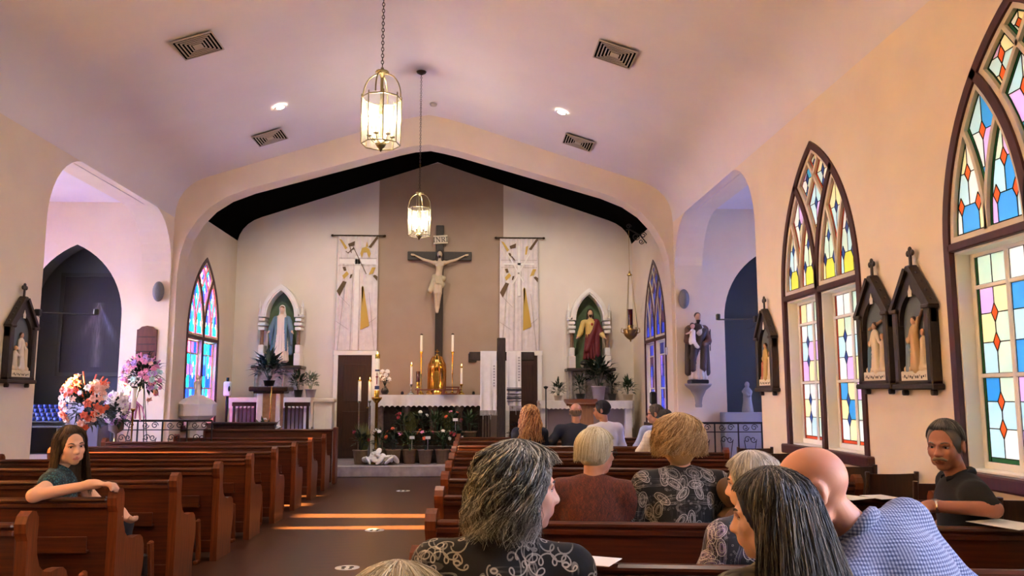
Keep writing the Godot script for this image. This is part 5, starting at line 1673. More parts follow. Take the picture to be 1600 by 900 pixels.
	for s in 2:
		t = thing("spindle_chair", "dark spindle-backed altar chair %s of the ambo" % ["left", "right"][s], "chair", Vector3([-3.95, -3.05][s], 0.19, -15.0), 0, "dark spindle-backed altar chairs")
		b = MB.new(); b.box(Vector3(0, 0.45, 0), Vector3(0.42, 0.04, 0.4), 0.008); part("seat", b, M.dark_wood, t)
		b = MB.new(); b.box(Vector3(0, 1.04, 0.18), Vector3(0.44, 0.07, 0.035), 0.008); part("top_rail", b, M.dark_wood, t)
		for k in 6:
			b = MB.new(); b.tube([Vector3(-0.17 + k * 0.068, 0.46, 0.18), Vector3(-0.17 + k * 0.068, 1.02, 0.18)], 0.012, 6); part("spindle", b, M.dark_wood, t)
		for x in [-0.19, 0.19]:
			for z in [-0.17, 0.18]:
				b = MB.new(); b.tube([Vector3(x, 0, z), Vector3(x, 0.45 if z < 0 else 1.02, z)], 0.02, 6); part("leg", b, M.dark_wood, t)
	var amb := Vector3(-3.52, 1.54, -14.7)
	pot_plant(amb, "big dark-leaved potted plant standing on the ambo slab", 0.1, 0.1, M.pot_dark, Vector3(0.26, 0.3, 0.2), 90, 0.24, 0.045, M.leaf_blue, "", [[M.bloom_white, 3, 0.05]], "potted_plant", 0.5)
	pot_plant(Vector3(-3.5, 0.0, -14.38), "large leafy plant with pale flowers at the foot of the ambo", 0.13, 0.2, M.pot_dark, Vector3(0.42, 0.5, 0.16), 170, 0.2, 0.045, M.leaf_mid, "", [[M.bloom_white, 22, 0.05]])
	pot_plant(Vector3(-3.2, 1.345, -15.6), "bushy potted plant at the centre of the left side altar", 0.08, 0.14, M.pot_dark, Vector3(0.17, 0.24, 0.14), 80, 0.13, 0.025, M.leaf_dark, "plants on the left side altar")
	pot_plant(Vector3(-2.98, 1.345, -15.62), "pale variegated plant in foil pot at the right end of left altar", 0.1, 0.15, M.foil, Vector3(0.17, 0.22, 0.15), 110, 0.1, 0.018, M.leaf_pale, "plants on the left side altar")
	# right altar plants
	var rp := [[1.6, 0.08, 0.1, "small fern in cream footed pot, leftmost on the right side altar", M.ivory, 0.12, 0.16, 70], [2.02, 0.09, 0.13, "dark plant in patterned pot left of the white pot", M.silver_dark, 0.13, 0.25, 60], [2.36, 0.13, 0.27, "wide dark-leaved plant in tall white pot on right altar", M.white_pot, 0.3, 0.36, 90], [2.62, 0.08, 0.13, "dark glossy potted plant right of the white pot", M.silver_dark, 0.14, 0.25, 60], [2.92, 0.1, 0.12, "small bushy plant in clay pot, rightmost on the right side altar", M.ivory, 0.14, 0.2, 90]]
	for k in rp.size():
		var q: Array = rp[k]
		pot_plant(Vector3(q[0], 1.285, -15.62 if k != 2 else -15.6), q[3], q[1], q[2], q[4], Vector3(q[5], q[6], 0.12), q[7], 0.2 if k == 2 else 0.13, 0.05 if k == 2 else 0.02, M.leaf_dark if k != 4 else M.leaf_mid, "plants on the right side altar")
	# flowers massed before the altar
	var spots := [[-1.62, -15.05, 0], [-1.38, -14.95, 1], [-1.1, -15.0, 2], [-0.82, -14.92, 1], [-0.52, -14.98, 0], [-0.25, -14.95, 3], [-1.25, -15.28, 3], [-0.95, -15.3, 0], [-0.65, -15.28, 2], [-0.35, -15.28, 1], [-0.05, -15.2, 2], [-1.95, -14.9, 3]]
	var desc := ["brown paper-wrapped pot with white blossoms", "brown paper-wrapped pot with pink and orange blossoms", "brown paper-wrapped pot of plain green leaves", "brown paper-wrapped pot with crimson blossoms"]
	var where := ["under the paschal candle", "front row, leftmost of the gift pots", "front row, beside the white bundle", "front row, at the middle of the altar", "front row, right of the middle", "front row, beside the right pews", "back row, leftmost", "back row, left of the middle", "back row, at the middle", "back row, right of the middle", "back row, rightmost", "by the end of the left pews"]
	for k in spots.size():
		var q: Array = spots[k]
		var fl := [[[M.bloom_white, 3, 0.045]], [[M.bloom_pink, 2, 0.045], [M.bloom_orange, 3, 0.045]], [], [[M.bloom_red, 3, 0.045]]]
		var high: float = 0.3 if q[1] < -15.1 else 0.0
		if high > 0:
			b = MB.new(); b.box(Vector3(0, 0.15, 0), Vector3(0.26, 0.3, 0.24), 0.006)
			single("plant_box", b, M.stone_dark, "dark wooden box under the gift pot in %s" % where[k], "box", Vector3(q[0], 0.19, q[1]), 0, "boxes under the gift pots")
		pot_plant(Vector3(q[0], 0.19 + high, q[1]), "%s, %s" % [desc[q[2]], where[k]], 0.13, 0.25, M.kraft, Vector3(0.16, 0.24, 0.12), 70, 0.13, 0.022, M.leaf_dark if k % 2 else M.leaf_mid, "flower pots before the altar", fl[q[2]])
		if k in [2, 3, 5, 9]:
			b = MB.new(); b.box(Vector3.ZERO, Vector3(0.09, 0.05, 0.002)); b.tube([Vector3(0, -0.02, -0.003), Vector3(0.0, -0.2, -0.01)], 0.003, 4)
			single("gift_card", b, M.paper, "white gift card in the pot, %s" % where[k], "card", Vector3(q[0] + 0.05, 0.19 + high + 0.46, q[1] + 0.14), 0.2, "white cards in the gift pots")
	for k in 3:
		b = MB.new()
		for i in 130:
			var a := rng.randf() * TAU
			var s := rng.randf_range(0.2, 1.0)
			var d := Vector3(cos(a), 0, sin(a)) * 0.16 * s
			b.tube([Vector3(d.x * 0.25, 0.0, d.z * 0.25), Vector3(d.x * 0.6, 0.3, d.z * 0.6), Vector3(d.x * 1.2, 0.5 + 0.12 * rng.randf(), d.z * 1.2)], [0.004, 0.003, 0.001], 3, false)
		var g := thing("ornamental_grass", ["tuft of wispy green grass, left before the altar", "tuft of wispy green grass, right before the altar", "tuft of wispy grass between the floor candles"][k], "plant", [Vector3(-1.1, 0.49, -15.34), Vector3(-0.42, 0.49, -15.36), Vector3(-1.9, 0.29, -15.0)][k], 0, "grass tufts before the altar")
		part("blades", b, M.grass, g)
		b = MB.new(); b.lathe([Vector2(0, -0.3), Vector2(0.08, -0.3), Vector2(0.1, 0.02), Vector2(0, 0.02)] if k < 2 else [Vector2(0, -0.1), Vector2(0.08, -0.1), Vector2(0.1, 0.02), Vector2(0, 0.02)], 12); part("pot", b, M.pot_dark, g)
	var P := []
	for k in 26:
		var a := k * 2.399
		var rr := 0.05 + 0.007 * k
		P.append(elp(Vector3(cos(a) * rr * 1.3 - 0.02, 0.05 + 0.1 * (1.0 - rr / 0.24) * absf(sin(k * 1.3)) + 0.02, sin(a) * rr * 0.7), Vector3(0.1, 0.028, 0.05), Color.WHITE, Basis.from_euler(Vector3(sin(k * 5.1) * 0.9, k * 1.7, cos(k * 3.3) * 0.9))))
	for k in 8: P.append(elp(Vector3(-0.2 + 0.02 * k, 0.1 + 0.018 * k, 0.02 * sin(k)), Vector3(0.07, 0.025, 0.05), Color.WHITE, Basis.from_euler(Vector3(0.6 * sin(k * 2.2), k * 1.1, 0.8))))
	var wb := put(numbered("cloth_bundle"), blob(P, 0.009, 0.008), M.linen, self, Vector3(-1.55, 0.2, -14.75))
	tag(wb, "crumpled white cloth bundle on the chancel step", "cloth")
	# sanctuary lamp on its scrolled bracket
	base = Vector3(2.86, 4.35, -14.9)
	t = thing("lamp_bracket", "black scrolled iron bracket under the dark ceiling on the right", "bracket", Vector3(XR, 4.2, -14.9))
	b = MB.new()
	b.tube([Vector3(0, -0.05, 0), Vector3(-0.12, 0.1, 0), Vector3(-0.3, 0.2, 0), Vector3(-0.38, 0.2, 0)], 0.012, 5)
	scroll(b, Vector2(-0.06, 0.1), 0.06, 1, 1.4, 0, 0.008); scroll(b, Vector2(-0.2, 0.07), 0.07, -1, 1.4, 0, 0.008); scroll(b, Vector2(-0.33, 0.26), 0.05, 1, 1.3, 0, 0.008); scroll(b, Vector2(-0.1, -0.02), 0.05, -1, 1.3, 0, 0.008)
	stuff(part("scrollwork", b, M.black_iron, t))
	t = thing("sanctuary_lamp", "brass sanctuary lamp with red glass hanging on three chains", "lamp", Vector3(2.85, 2.34, -14.9))
	b = MB.new(); b.tube([Vector3(0, 2.04, 0), Vector3(0, 1.25, 0)], 0.004, 5); part("cord", b, M.brass_dark, t)
	b = MB.new(); b.lathe([Vector2(0, 1.2), Vector2(0.045, 1.21), Vector2(0.05, 1.22), Vector2(0.02, 1.25), Vector2(0.012, 1.29), Vector2(0, 1.3)], 12); part("crown", b, M.brass_dark, t)
	for k in 3:
		var a := TAU * k / 3 + 0.3
		b = MB.new()
		for i in 46: 
			var q0 := Vector3(cos(a) * 0.03, 1.21, sin(a) * 0.03).lerp(Vector3(cos(a) * 0.13, 0.22, sin(a) * 0.13), i / 46.0)
			b.ell(q0, Vector3(0.006, 0.011, 0.006), 4, 3)
		part("chain", b, M.brass_dark, t)
	b = MB.new(); b.lathe([Vector2(0, 0), Vector2(0.015, 0.01), Vector2(0.012, 0.03), Vector2(0.06, 0.06), Vector2(0.11, 0.11), Vector2(0.13, 0.17), Vector2(0.125, 0.19), Vector2(0.14, 0.22), Vector2(0.13, 0.225), Vector2(0.08, 0.2), Vector2(0.05, 0.24), Vector2(0.05, 0.28), Vector2(0.06, 0.3), Vector2(0, 0.3)], 18)
	for k in 6:
		var a := TAU * k / 6
		b.tube([Vector3(cos(a) * 0.12, 0.15, sin(a) * 0.12), Vector3(cos(a) * 0.17, 0.18, sin(a) * 0.17), Vector3(cos(a) * 0.16, 0.25, sin(a) * 0.16), Vector3(cos(a) * 0.13, 0.24, sin(a) * 0.13)], 0.008, 5)
	part("bowl", b, M.brass_dark, t)
	b = MB.new(); b.lathe([Vector2(0.045, 0.29), Vector2(0.048, 0.58), Vector2(0.052, 0.59), Vector2(0.04, 0.59), Vector2(0.036, 0.3)], 14); part("red_glass", b, M.ruby, t)
	# dispensers and small wall fittings
	t = thing("sanitizer_dispenser", "white hand sanitizer dispenser on black post by the left window", "dispenser", Vector3(-4.4, 0.0, -15.3))
	b = MB.new(); b.box(Vector3(0, 0.02 + 0.19, 0), Vector3(0.24, 0.03, 0.24), 0.006); b.tube([Vector3(0, 0.2, 0), Vector3(0, 1.7, 0)], 0.025, 8); part("post", b, M.black_iron, t)
	b = MB.new(); b.box(Vector3(0.02, 1.5, 0.06), Vector3(0.13, 0.26, 0.1), 0.02); part("body", b, M.white_plastic, t)
	b = MB.new(); b.ell(Vector3(0.06, 1.5, 0.11), Vector3(0.02, 0.05, 0.01)); part("window", b, M.black_iron, t)
	b = MB.new(); b.box(Vector3.ZERO, Vector3(0.03, 0.12, 0.08), 0.006)
	single("thermostat", b, M.white_plastic, "small white control box beside the right chancel window", "control box", Vector3(XR - 0.016, 2.1, -13.46))
	b = MB.new(); b.tube([Vector3(0, 0, 0), Vector3(0, 1.3, 0)], 0.02, 8); b.box(Vector3(0, 1.34, 0), Vector3(0.1, 0.2, 0.08), 0.02); b.box(Vector3(0, 0.015, 0), Vector3(0.26, 0.03, 0.26), 0.006)
	single("floor_post", b, M.black_iron, "black post with small head under the right chancel window", "post", Vector3(2.95, 0.0, -13.6))

# ---------------------------------------------------------------- side chapels and nave details
func chapels():
	var b: MB
	var t: Node3D
	# framed dark picture in the left recess (plain stand-in: two fans of pale light on black)
	t = thing("framed_picture", "tall dark framed picture with pale rays in the left recess", "picture", Vector3(-6.12, 1.72, -13.83))
	b = MB.new(); b.box(Vector3(0, 0.81, 0), Vector3(1.14, 1.62, 0.02)); part("canvas", b, M.canvas, t)
	b = MB.new(); b.bar([Vector2(-0.57, 0), Vector2(0.57, 0), Vector2(0.57, 1.62), Vector2(-0.57, 1.62)], 0.03, 0.0, 0.035, true); part("frame", b, M.picture_frame, t)
	# hymn board
	t = thing("hymn_board", "brown wooden hymn board on the left chapel pier", "board", Vector3(-4.93, 1.83, -12.86))
	b = MB.new(); b.prism(PackedVector2Array([Vector2(-0.15, 0), Vector2(0.15, 0), Vector2(0.15, 0.54), Vector2(0.12, 0.55), Vector2(0.08, 0.585), Vector2(0, 0.6), Vector2(-0.08, 0.585), Vector2(-0.12, 0.55), Vector2(-0.15, 0.54)]), 0.0, 0.025); part("panel", b, M.hymn_wood, t)
	for k in 4:
		b = MB.new(); b.box(Vector3(0, 0.1 + k * 0.11, 0.028), Vector3(0.26, 0.014, 0.012), 0.003); part("rail", b, M.dark_wood, t)
	wall_speaker(Vector3(-4.78, 2.95, -12.87), 0.0, "grey oval speaker on the pier left of the chancel arch")
	wall_speaker(Vector3(3.3, 2.88, -12.87), 0.0, "grey oval speaker on the pier right of the chancel arch")
	# votive rack
	t = thing("votive_rack", "iron rack of blue votive candles in the left chapel recess", "rack", Vector3(-6.35, 0, -12.75))
	b = MB.new()
	for x in [-0.38, 0.38]:
		for z in [-0.2, 0.2]: b.box(Vector3(x, 0.46, z), Vector3(0.03, 0.92, 0.03))
	b.box(Vector3(0, 0.93, 0), Vector3(0.84, 0.03, 0.5), 0.005)
	for r in 4: b.box(Vector3(0, 1.0 + r * 0.06, 0.17 - r * 0.11), Vector3(0.82, 0.02, 0.11), 0.003)
	part("frame", b, M.steel, t)
	var cup := MB.new(); cup.lathe([Vector2(0, 0), Vector2(0.026, 0), Vector2(0.032, 0.055), Vector2(0.027, 0.055), Vector2(0.02, 0.03), Vector2(0, 0.03)], 8)
	var cm := cup.mesh()
	for r in 4:
		for i in 10:
			var v := put(numbered("votive_cup"), cm, M.blue_glass, self, Vector3(-6.35 - 0.36 + i * 0.08, 1.011 + r * 0.06, -12.75 + 0.17 - r * 0.11))
			tag(v, "small blue glass votive cup in the %s row of the iron rack" % ["front", "second", "third", "top"][r], "candle", "blue votive cups on the iron rack")
	b = MB.new(); b.box(Vector3(0, 0.17, 0), Vector3(0.24, 0.34, 0.012), 0.003, Basis(Vector3.RIGHT, -0.2))
	single("framed_card", b, M.card_grey, "small grey framed card leaning behind the orange flowers", "card", Vector3(-5.85, 0.95, -12.7))
	b = MB.new(); b.box(Vector3(0, 0.47, 0), Vector3(0.6, 0.94, 0.4), 0.01); single("low_cupboard", b, M.slate_wood, "low grey cupboard under the small framed card", "cupboard", Vector3(-5.72, 0, -12.72))
	# flower stands
	t = flower_stand(Vector3(-5.2, 0, -11.6), 1.3, Vector3(0.34, 0.36, 0.26), "big spray of orange, peach and white flowers with dark foliage on stand", [[M.bloom_orange, 22, 0.06], [M.bloom_peach, 20, 0.06], [M.bloom_white, 16, 0.05]], false)
	t = flower_stand(Vector3(-4.98, 0, -12.05), 1.2, Vector3(0.17, 0.24, 0.15), "narrow spray of white and lilac lilies beside the orange flowers", [[M.bloom_white, 16, 0.05], [M.bloom_lilac, 12, 0.045]], false)
	t = flower_stand(Vector3(-4.78, 0, -12.4), 1.62, Vector3(0.29, 0.34, 0.2), "pink and lilac flower spray on wire easel under the hymn board", [[M.bloom_pink, 24, 0.055], [M.bloom_lilac, 18, 0.05], [M.bloom_mint, 8, 0.05], [M.bloom_peach, 8, 0.05]], true)
	candle(Vector3(-4.72, 0, -11.95), 1.2, 0.3, 0.035, "ivory pillar candle beside the narrow white spray", false)
	railing(-5.15, -3.75, -12.35, 1.02, "black wrought-iron railing in front of the left chapel")
	railing(3.2, 4.6, -12.2, 0.98, "black wrought-iron railing in front of the right chapel")
	# baptismal font
	t = thing("baptismal_font", "white octagonal marble font with small carved figure on lid", "font", Vector3(-4.33, 0, -13.45))
	b = MB.new(); b.lathe([Vector2(0, 0), Vector2(0.24, 0), Vector2(0.24, 0.08), Vector2(0.15, 0.14), Vector2(0.13, 0.2), Vector2(0.13, 0.85), Vector2(0.16, 0.9), Vector2(0.12, 0.97), Vector2(0.0, 0.97)], 8, Vector3.ZERO, -1, Vector2.ONE, 0.5); part("pedestal", b, M.marble, t)
	b = MB.new(); b.lathe([Vector2(0, 0.96), Vector2(0.16, 0.97), Vector2(0.28, 1.06), Vector2(0.295, 1.07), Vector2(0.295, 1.22), Vector2(0.0, 1.22)], 8, Vector3.ZERO, -1, Vector2.ONE, 0.5); part("basin", b, M.marble, t)
	b = MB.new(); b.lathe([Vector2(0.305, 1.22), Vector2(0.305, 1.25), Vector2(0.22, 1.32), Vector2(0.13, 1.36), Vector2(0.1, 1.385), Vector2(0, 1.39)], 8, Vector3.ZERO, -1, Vector2.ONE, 0.5); part("lid", b, M.marble, t)
	var P := [cap(Vector3(0, 0, 0), Vector3(0, 0.14, 0), 0.055, 0.04), cap(Vector3(0, 0.14, 0), Vector3(0, 0.2, 0), 0.04, 0.05), elp(Vector3(0, 0.285, 0.01), Vector3(0.032, 0.04, 0.035)), cap(Vector3(0.04, 0.2, 0.02), Vector3(0.07, 0.29, 0.05), 0.02, 0.012), cap(Vector3(-0.045, 0.2, 0.02), Vector3(-0.02, 0.1, 0.06), 0.02, 0.016), cap(Vector3(0, 0.24, 0), Vector3(0, 0.27, 0), 0.02, 0.02)]
	put("lid_figure", blob(P, 0.008, 0.015), M.marble, t, Vector3(0, 1.38, 0))
	b = MB.new(); b.box(Vector3(0, 0.45, 0), Vector3(1.0, 0.9, 0.06), 0.01); b.box(Vector3(0, 0.92, 0), Vector3(1.04, 0.05, 0.12), 0.012)
	single("low_screen", b, M.dark_wood, "dark wooden low screen behind the font", "screen", Vector3(-3.75, 0.0, -14.1))
	# saint on a bracket by the right pier
	t = thing("wall_bracket", "grey moulded corbel on the pier right of the chancel arch", "bracket", Vector3(3.47, 1.2, -12.87))
	b = MB.new(); b.lathe([Vector2(0, 0), Vector2(0.05, 0.0), Vector2(0.055, 0.03), Vector2(0.05, 0.06), Vector2(0.065, 0.15), Vector2(0.12, 0.26), Vector2(0.18, 0.31), Vector2(0.2, 0.33), Vector2(0.21, 0.36), Vector2(0, 0.36)], 20, Vector3(0, 0, 0.13), 1, Vector2(1, 0.85)); part("corbel", b, M.corbel_grey, t)
	t = thing("statue", "dark painted statue of a bearded man holding a child on corbel", "statue", Vector3(3.47, 1.56, -12.74))
	b = MB.new(); b.box(Vector3(0, 0.03, 0), Vector3(0.28, 0.06, 0.24), 0.012); part("base", b, M.black_iron, t)
	put("figure", blob(statue_joseph(), 0.0105, 0.02), M.painted, t, Vector3(0, 0.055, 0))
	t = thing("statue", "small pale grey statue in the dark right recess", "statue", Vector3(4.3, 1.12, -12.95))
	P = [cap(Vector3(0, 0.02, 0), Vector3(0, 0.22, 0), 0.09, 0.06), cap(Vector3(0, 0.22, 0), Vector3(0, 0.33, 0), 0.06, 0.065), elp(Vector3(0, 0.43, 0.01), Vector3(0.038, 0.048, 0.042)), cap(Vector3(0.06, 0.32, 0), Vector3(0.02, 0.26, 0.08), 0.025, 0.02), cap(Vector3(-0.06, 0.32, 0), Vector3(-0.02, 0.26, 0.08), 0.025, 0.02)]
	put("figure", blob(P, 0.011, 0.02), M.grey_plaster, t)
	b = MB.new(); b.box(Vector3(0, 0.56, 0), Vector3(1.3, 1.12, 0.28), 0.01)
	single("plinth", b, M.plinth_grey, "grey plinth under the small statue in the right recess", "plinth", Vector3(4.55, 0, -12.96))
	# relief panels
	station(Vector3(XR, 1.42, -5.76), -PI / 2, "dark gothic relief panel next to the green-bordered window", relief(1), M.station_dark)
	station(Vector3(XR, 1.43, -6.34), -PI / 2, "dark gothic relief panel next to the orange-bordered window", relief(0), M.station_dark)
	station(Vector3(XR, 1.42, -8.78), -PI / 2, "dark gothic relief panel beside the right chapel arch", relief(2), M.station_dark)
	station(Vector3(XL, 1.5, -8.68), PI / 2, "gothic relief panel of dark wood on the left wall", relief(3), M.station_dark)
	arm_lamp(Vector3(XL + 0.04, 2.25, -8.98), Vector3(XL + 0.5, 2.26, -9.3), "black swing-arm spotlight over the left wall panel")
	arm_lamp(Vector3(XR - 0.04, 2.22, -9.05), Vector3(XR - 0.38, 2.24, -9.35), "black swing-arm spotlight beside the right chapel arch")
	# floor markers
	for k in 3:
		b = MB.new(); b.lathe([Vector2(0, 0.0015), Vector2(0.1, 0.0015), Vector2(0.1, 0.0)], 24)
		t = thing("floor_marker", "round white footprint sticker on the aisle floor, %s the camera" % ["nearest", "second from", "farthest from"][k], "sticker", Vector3(-1.0, 0.0005, [-7.01, -8.9, -12.48][k]), 0, "footprint stickers on the aisle floor")
		part("disc", b, M.sticker, t)
		for s in [-1.0, 1.0]:
			b = MB.new(); b.ell(Vector3(s * 0.032, 0.002, -0.016), Vector3(0.02, 0.0015, 0.036), 10, 4); b.ell(Vector3(s * 0.029, 0.002, 0.044), Vector3(0.016, 0.0015, 0.019), 10, 4); part("footprint", b, M.ink, t)
	# papers and a bag
	for k in 4:
		b = MB.new(); b.box(Vector3.ZERO, Vector3([0.2, 0.15, 0.16, 0.22][k], 0.002, [0.28, 0.2, 0.22, 0.28][k]))
		var q: Array = [[Vector3(2.08, 0.452, -4.6), 0.5, "white leaflet lying on the pew seat beside the man in black"], [Vector3(2.3, 0.452, -4.55), 0.2, "smaller white booklet beside the leaflet on the pew seat"], [Vector3(0.4, 0.452, -3.35), 1.1, "white sheet lying on the pew seat near the camera"], [Vector3(2.3, 0.79, -3.2), 0.3, "open booklet resting on the pew top at the right edge"]][k]
		q[0] = [Vector3(2.2, 0.785, -4.95), Vector3(2.42, 0.785, -4.93), Vector3(0.42, 0.785, -3.12), Vector3(2.5, 0.785, -3.87)][k]
		single("leaflet", b, M.paper, q[2].replace("pew seat", "pew top"), "paper", q[0], q[1], "white leaflets on the pews")
	P = [elp(Vector3(0, 0.07, 0), Vector3(0.16, 0.1, 0.07), lin(92, 68, 44)), cap(Vector3(-0.12, 0.1, 0), Vector3(0.1, 0.16, 0), 0.05, 0.04, lin(84, 60, 40)), cap(Vector3(-0.1, 0.05, 0.05), Vector3(0.12, 0.02, 0.04), 0.03, 0.03, lin(70, 50, 34))]
	t = thing("handbag", "soft brown handbag on the pew beside the curly blonde woman", "bag", Vector3(1.4, 0.62, -4.22))
	put("body", blob(P, 0.012, 0.03), M.painted, t, Vector3(0, 0.2, 0))
	b = MB.new(); b.tube([Vector3(-0.12, 0.33, 0), Vector3(-0.08, 0.42, 0), Vector3(0.03, 0.45, 0), Vector3(0.09, 0.36, 0)], 0.008, 6); part("strap", b, M.dark_wood, t)
	b = MB.new(); b.box(Vector3(0, 0.1, 0), Vector3(0.32, 0.22, 0.2), 0.05); part("base", b, M.bag_brown, t)

func flower_stand(at: Vector3, h: float, r: Vector3, label: String, kinds: Array, easel: bool) -> Node3D:
	var t := thing("flower_stand", label, "flowers", at, 0.0, "funeral sprays by the left chapel")
	var b := MB.new()
	if easel:
		for d in [Vector3(-0.3, 0, 0.12), Vector3(0.22, 0, 0.12), Vector3(0.0, 0, -0.25)]: b.tube([d, Vector3(0, h + 0.1, 0)], 0.007, 5)
	else:
		b.lathe([Vector2(0, 0), Vector2(0.11, 0), Vector2(0.1, 0.02), Vector2(0.025, 0.06), Vector2(0.02, h - 0.35), Vector2(0.1, h - 0.3), Vector2(0.11, h - 0.15), Vector2(0, h - 0.15)], 12)
	part("stand", b, M.black_iron if easel else M.stand_stone, t)
	b = MB.new()
	foliage(b, Vector3(0, h - (0.0 if easel else 0.1), 0), r * Vector3(1.05, 1.15, 1.0), 330 if r.x > 0.2 else 150, 0.13, 0.024, 0.5, 0.1)
	part("foliage", b, M.leaf_dark, t)
	for f in kinds:
		for i in f[1]:
			var d := Vector3(rng.randf_range(-1, 1), rng.randf_range(-0.75, 1), rng.randf_range(0.15, 1)).normalized()
			bloom(t, Vector3(d.x * r.x * 0.95, h + d.y * r.y, d.z * r.z), d + Vector3(0, 0.1, 0.5), f[2] * rng.randf_range(0.75, 1.2), f[0])
	b = MB.new()
	for i in 14:
		var d := Vector3(rng.randf_range(-1, 1), rng.randf_range(0.5, 1), rng.randf_range(-0.3, 0.5)).normalized()
		b.tube([Vector3(0, h, 0), Vector3(d.x * r.x * 1.1, h + d.y * r.y * 1.15, d.z * r.z * 1.1)], [0.006, 0.012], 4)
	part("spikes", b, kinds[0][0], t)
	if easel:
		b = MB.new()
		for i in 6: b.tube([Vector3(-0.05, h - 0.3, 0.16), Vector3(-0.12 + i * 0.04, h - 0.4, 0.2), Vector3(-0.22 + i * 0.07, h - 0.6 + 0.03 * (i % 2), 0.18)], [0.03, 0.025, 0.012], 6, true, 1, 0.3)
		part("ribbon", b, M.ribbon_pink, t)
	return t
# ---------------------------------------------------------------- people
func strands(hx: Transform3D, o: Dictionary) -> ArrayMesh:
	# locks of hair: they leave the crown, follow the skull and hang down with waves
	var R: Vector3 = o.get("r", Vector3(0.095, 0.11, 0.115))
	var C: Vector3 = o.get("c", Vector3(0, 0.02, -0.012))
	var n: int = o.get("n", 900)
	var hang: float = o.get("hang", 0.1)
	var amp: float = o.get("amp", 0.006)
	var freq: float = o.get("freq", 30.0)
	var th: float = o.get("th", 0.0028)
	var open: float = o.get("open", 1.9)       # hair beyond this azimuth (from the back) stops at the hairline
	var fringe: float = o.get("fringe", 0.95)
	var stop: float = o.get("stop", 1.75)
	var flare: float = o.get("flare", 0.15)
	var cols: Array = o.cols
	var seg := 11
	var V := PackedVector3Array()
	var N := PackedVector3Array()
	var K := PackedColorArray()
	var I := PackedInt32Array()
	var r := RandomNumberGenerator.new()
	r.seed = o.get("seed", 1)
	for s in n:
		var az := r.randf_range(-PI, PI)
		var front := absf(az) > open
		var t0 := r.randf_range(0.0, 0.95)
		var side_f := clampf((open + 0.65 - absf(az)) / 0.65, 0.0, 1.0)
		var t1: float = minf(stop, lerpf(fringe, stop, side_f * side_f) + r.randf_range(-0.1, 0.1)) if front else stop * r.randf_range(0.9, 1.04)
		if t0 > t1 - 0.15: t0 = maxf(0.0, t1 - 0.5)
		var layer := r.randf_range(0.94, 1.04)
		var clump := floorf(az * o.get("clumps", 9.0)) + floorf(t0 * 3.0) * 7.0
		var ph := clump * 2.4 + r.randf_range(-0.5, 0.5)
		var own := r.randf_range(0.6, 1.3)
		var fall: float = 0.0 if front else hang * r.randf_range(0.75, 1.1)
		var pts := []
		var arc_len := (t1 - t0) * 0.1
		var total := arc_len + fall
		var last := Vector3.ZERO
		for i in seg:
			var d := total * i / (seg - 1)
			var p: Vector3
			if d <= arc_len or fall <= 0.0:
				var t := t0 + (t1 - t0) * clampf(d / maxf(arc_len, 0.001), 0, 1)
				p = C + Vector3(sin(az) * sin(t) * R.x, cos(t) * R.y, -cos(az) * sin(t) * R.z) * layer
				last = p
			else:
				var e := d - arc_len
				p = last + Vector3(sin(az) * flare * e, -e, -cos(az) * flare * e)
			var w: float = amp * own * smoothstep(0.0, 0.09, d)
			p += Vector3(cos(az), 0, sin(az)) * sin(d * freq + ph) * w + Vector3(sin(az), 0.15, -cos(az)) * cos(d * freq * 0.9 + ph) * w * 0.8
			pts.append(hx * p)
		var c: Color = cols[r.randi() % cols.size()]
		c = c * r.randf_range(0.8, 1.2)
		var base := V.size()
		for i in seg:
			var tan: Vector3 = (pts[mini(i + 1, seg - 1)] - pts[maxi(i - 1, 0)]).normalized()
			var u := tan.cross(Vector3(0.31, 0.2, 0.93)).normalized()
			var v := tan.cross(u)
			var rad: float = th * (1.0 - 0.75 * i / (seg - 1))
			for k in 3:
				var a := TAU * k / 3
				var dd := u * cos(a) + v * sin(a)
				V.append(pts[i] + dd * rad); N.append(dd); K.append(c)
			if i > 0:
				var b0 := base + (i - 1) * 3
				for k in 3:
					var k2 := (k + 1) % 3
					I.append_array(PackedInt32Array([b0 + k, b0 + 3 + k2, b0 + k2, b0 + k, b0 + 3 + k, b0 + 3 + k2]))
	var arr := []
	arr.resize(Mesh.ARRAY_MAX)
	arr[Mesh.ARRAY_VERTEX] = V; arr[Mesh.ARRAY_NORMAL] = N; arr[Mesh.ARRAY_COLOR] = K; arr[Mesh.ARRAY_INDEX] = I
	var m := ArrayMesh.new()
	m.add_surface_from_arrays(Mesh.PRIMITIVE_TRIANGLES, arr)
	return m

func hair_cap(o: Dictionary) -> Array:
	var R: Vector3 = o.get("r", Vector3(0.095, 0.11, 0.115)) * 0.95
	var C: Vector3 = o.get("c", Vector3(0, 0.02, -0.012))
	var c: Color = o.cols[0]
	var P := [elp(C, R, c)]
	var hang: float = o.get("hang", 0.1)
	if hang > 0.06:
		var low := C + Vector3(0, -hang, -0.025)
		P.append(cap(C + Vector3(0, 0, -0.03), low, R.x * 0.8, R.x * (0.55 + o.get("flare", 0.15)), c))
		for s in [-1.0, 1.0]: P.append(cap(C + Vector3(s * R.x * 0.6, 0, -0.03), low + Vector3(s * R.x * 0.6, 0.01, 0.01), R.x * 0.36, R.x * 0.3, c))
	var line: float = o.get("line", 0.06)
	P.append(elp(Vector3(0, -0.03, 0.1), Vector3(o.get("facew", 0.066), line + 0.045, 0.088 if o.get("facew", 0.066) < 0.08 else 0.112), c, Basis.IDENTITY, true))
	return P

func frame_of(face: Vector3, roll := 0.0) -> Basis:
	var z := face.normalized()
	var x := Vector3.UP.cross(z).normalized()
	return Basis(x, z.cross(x), z).rotated(z, roll)

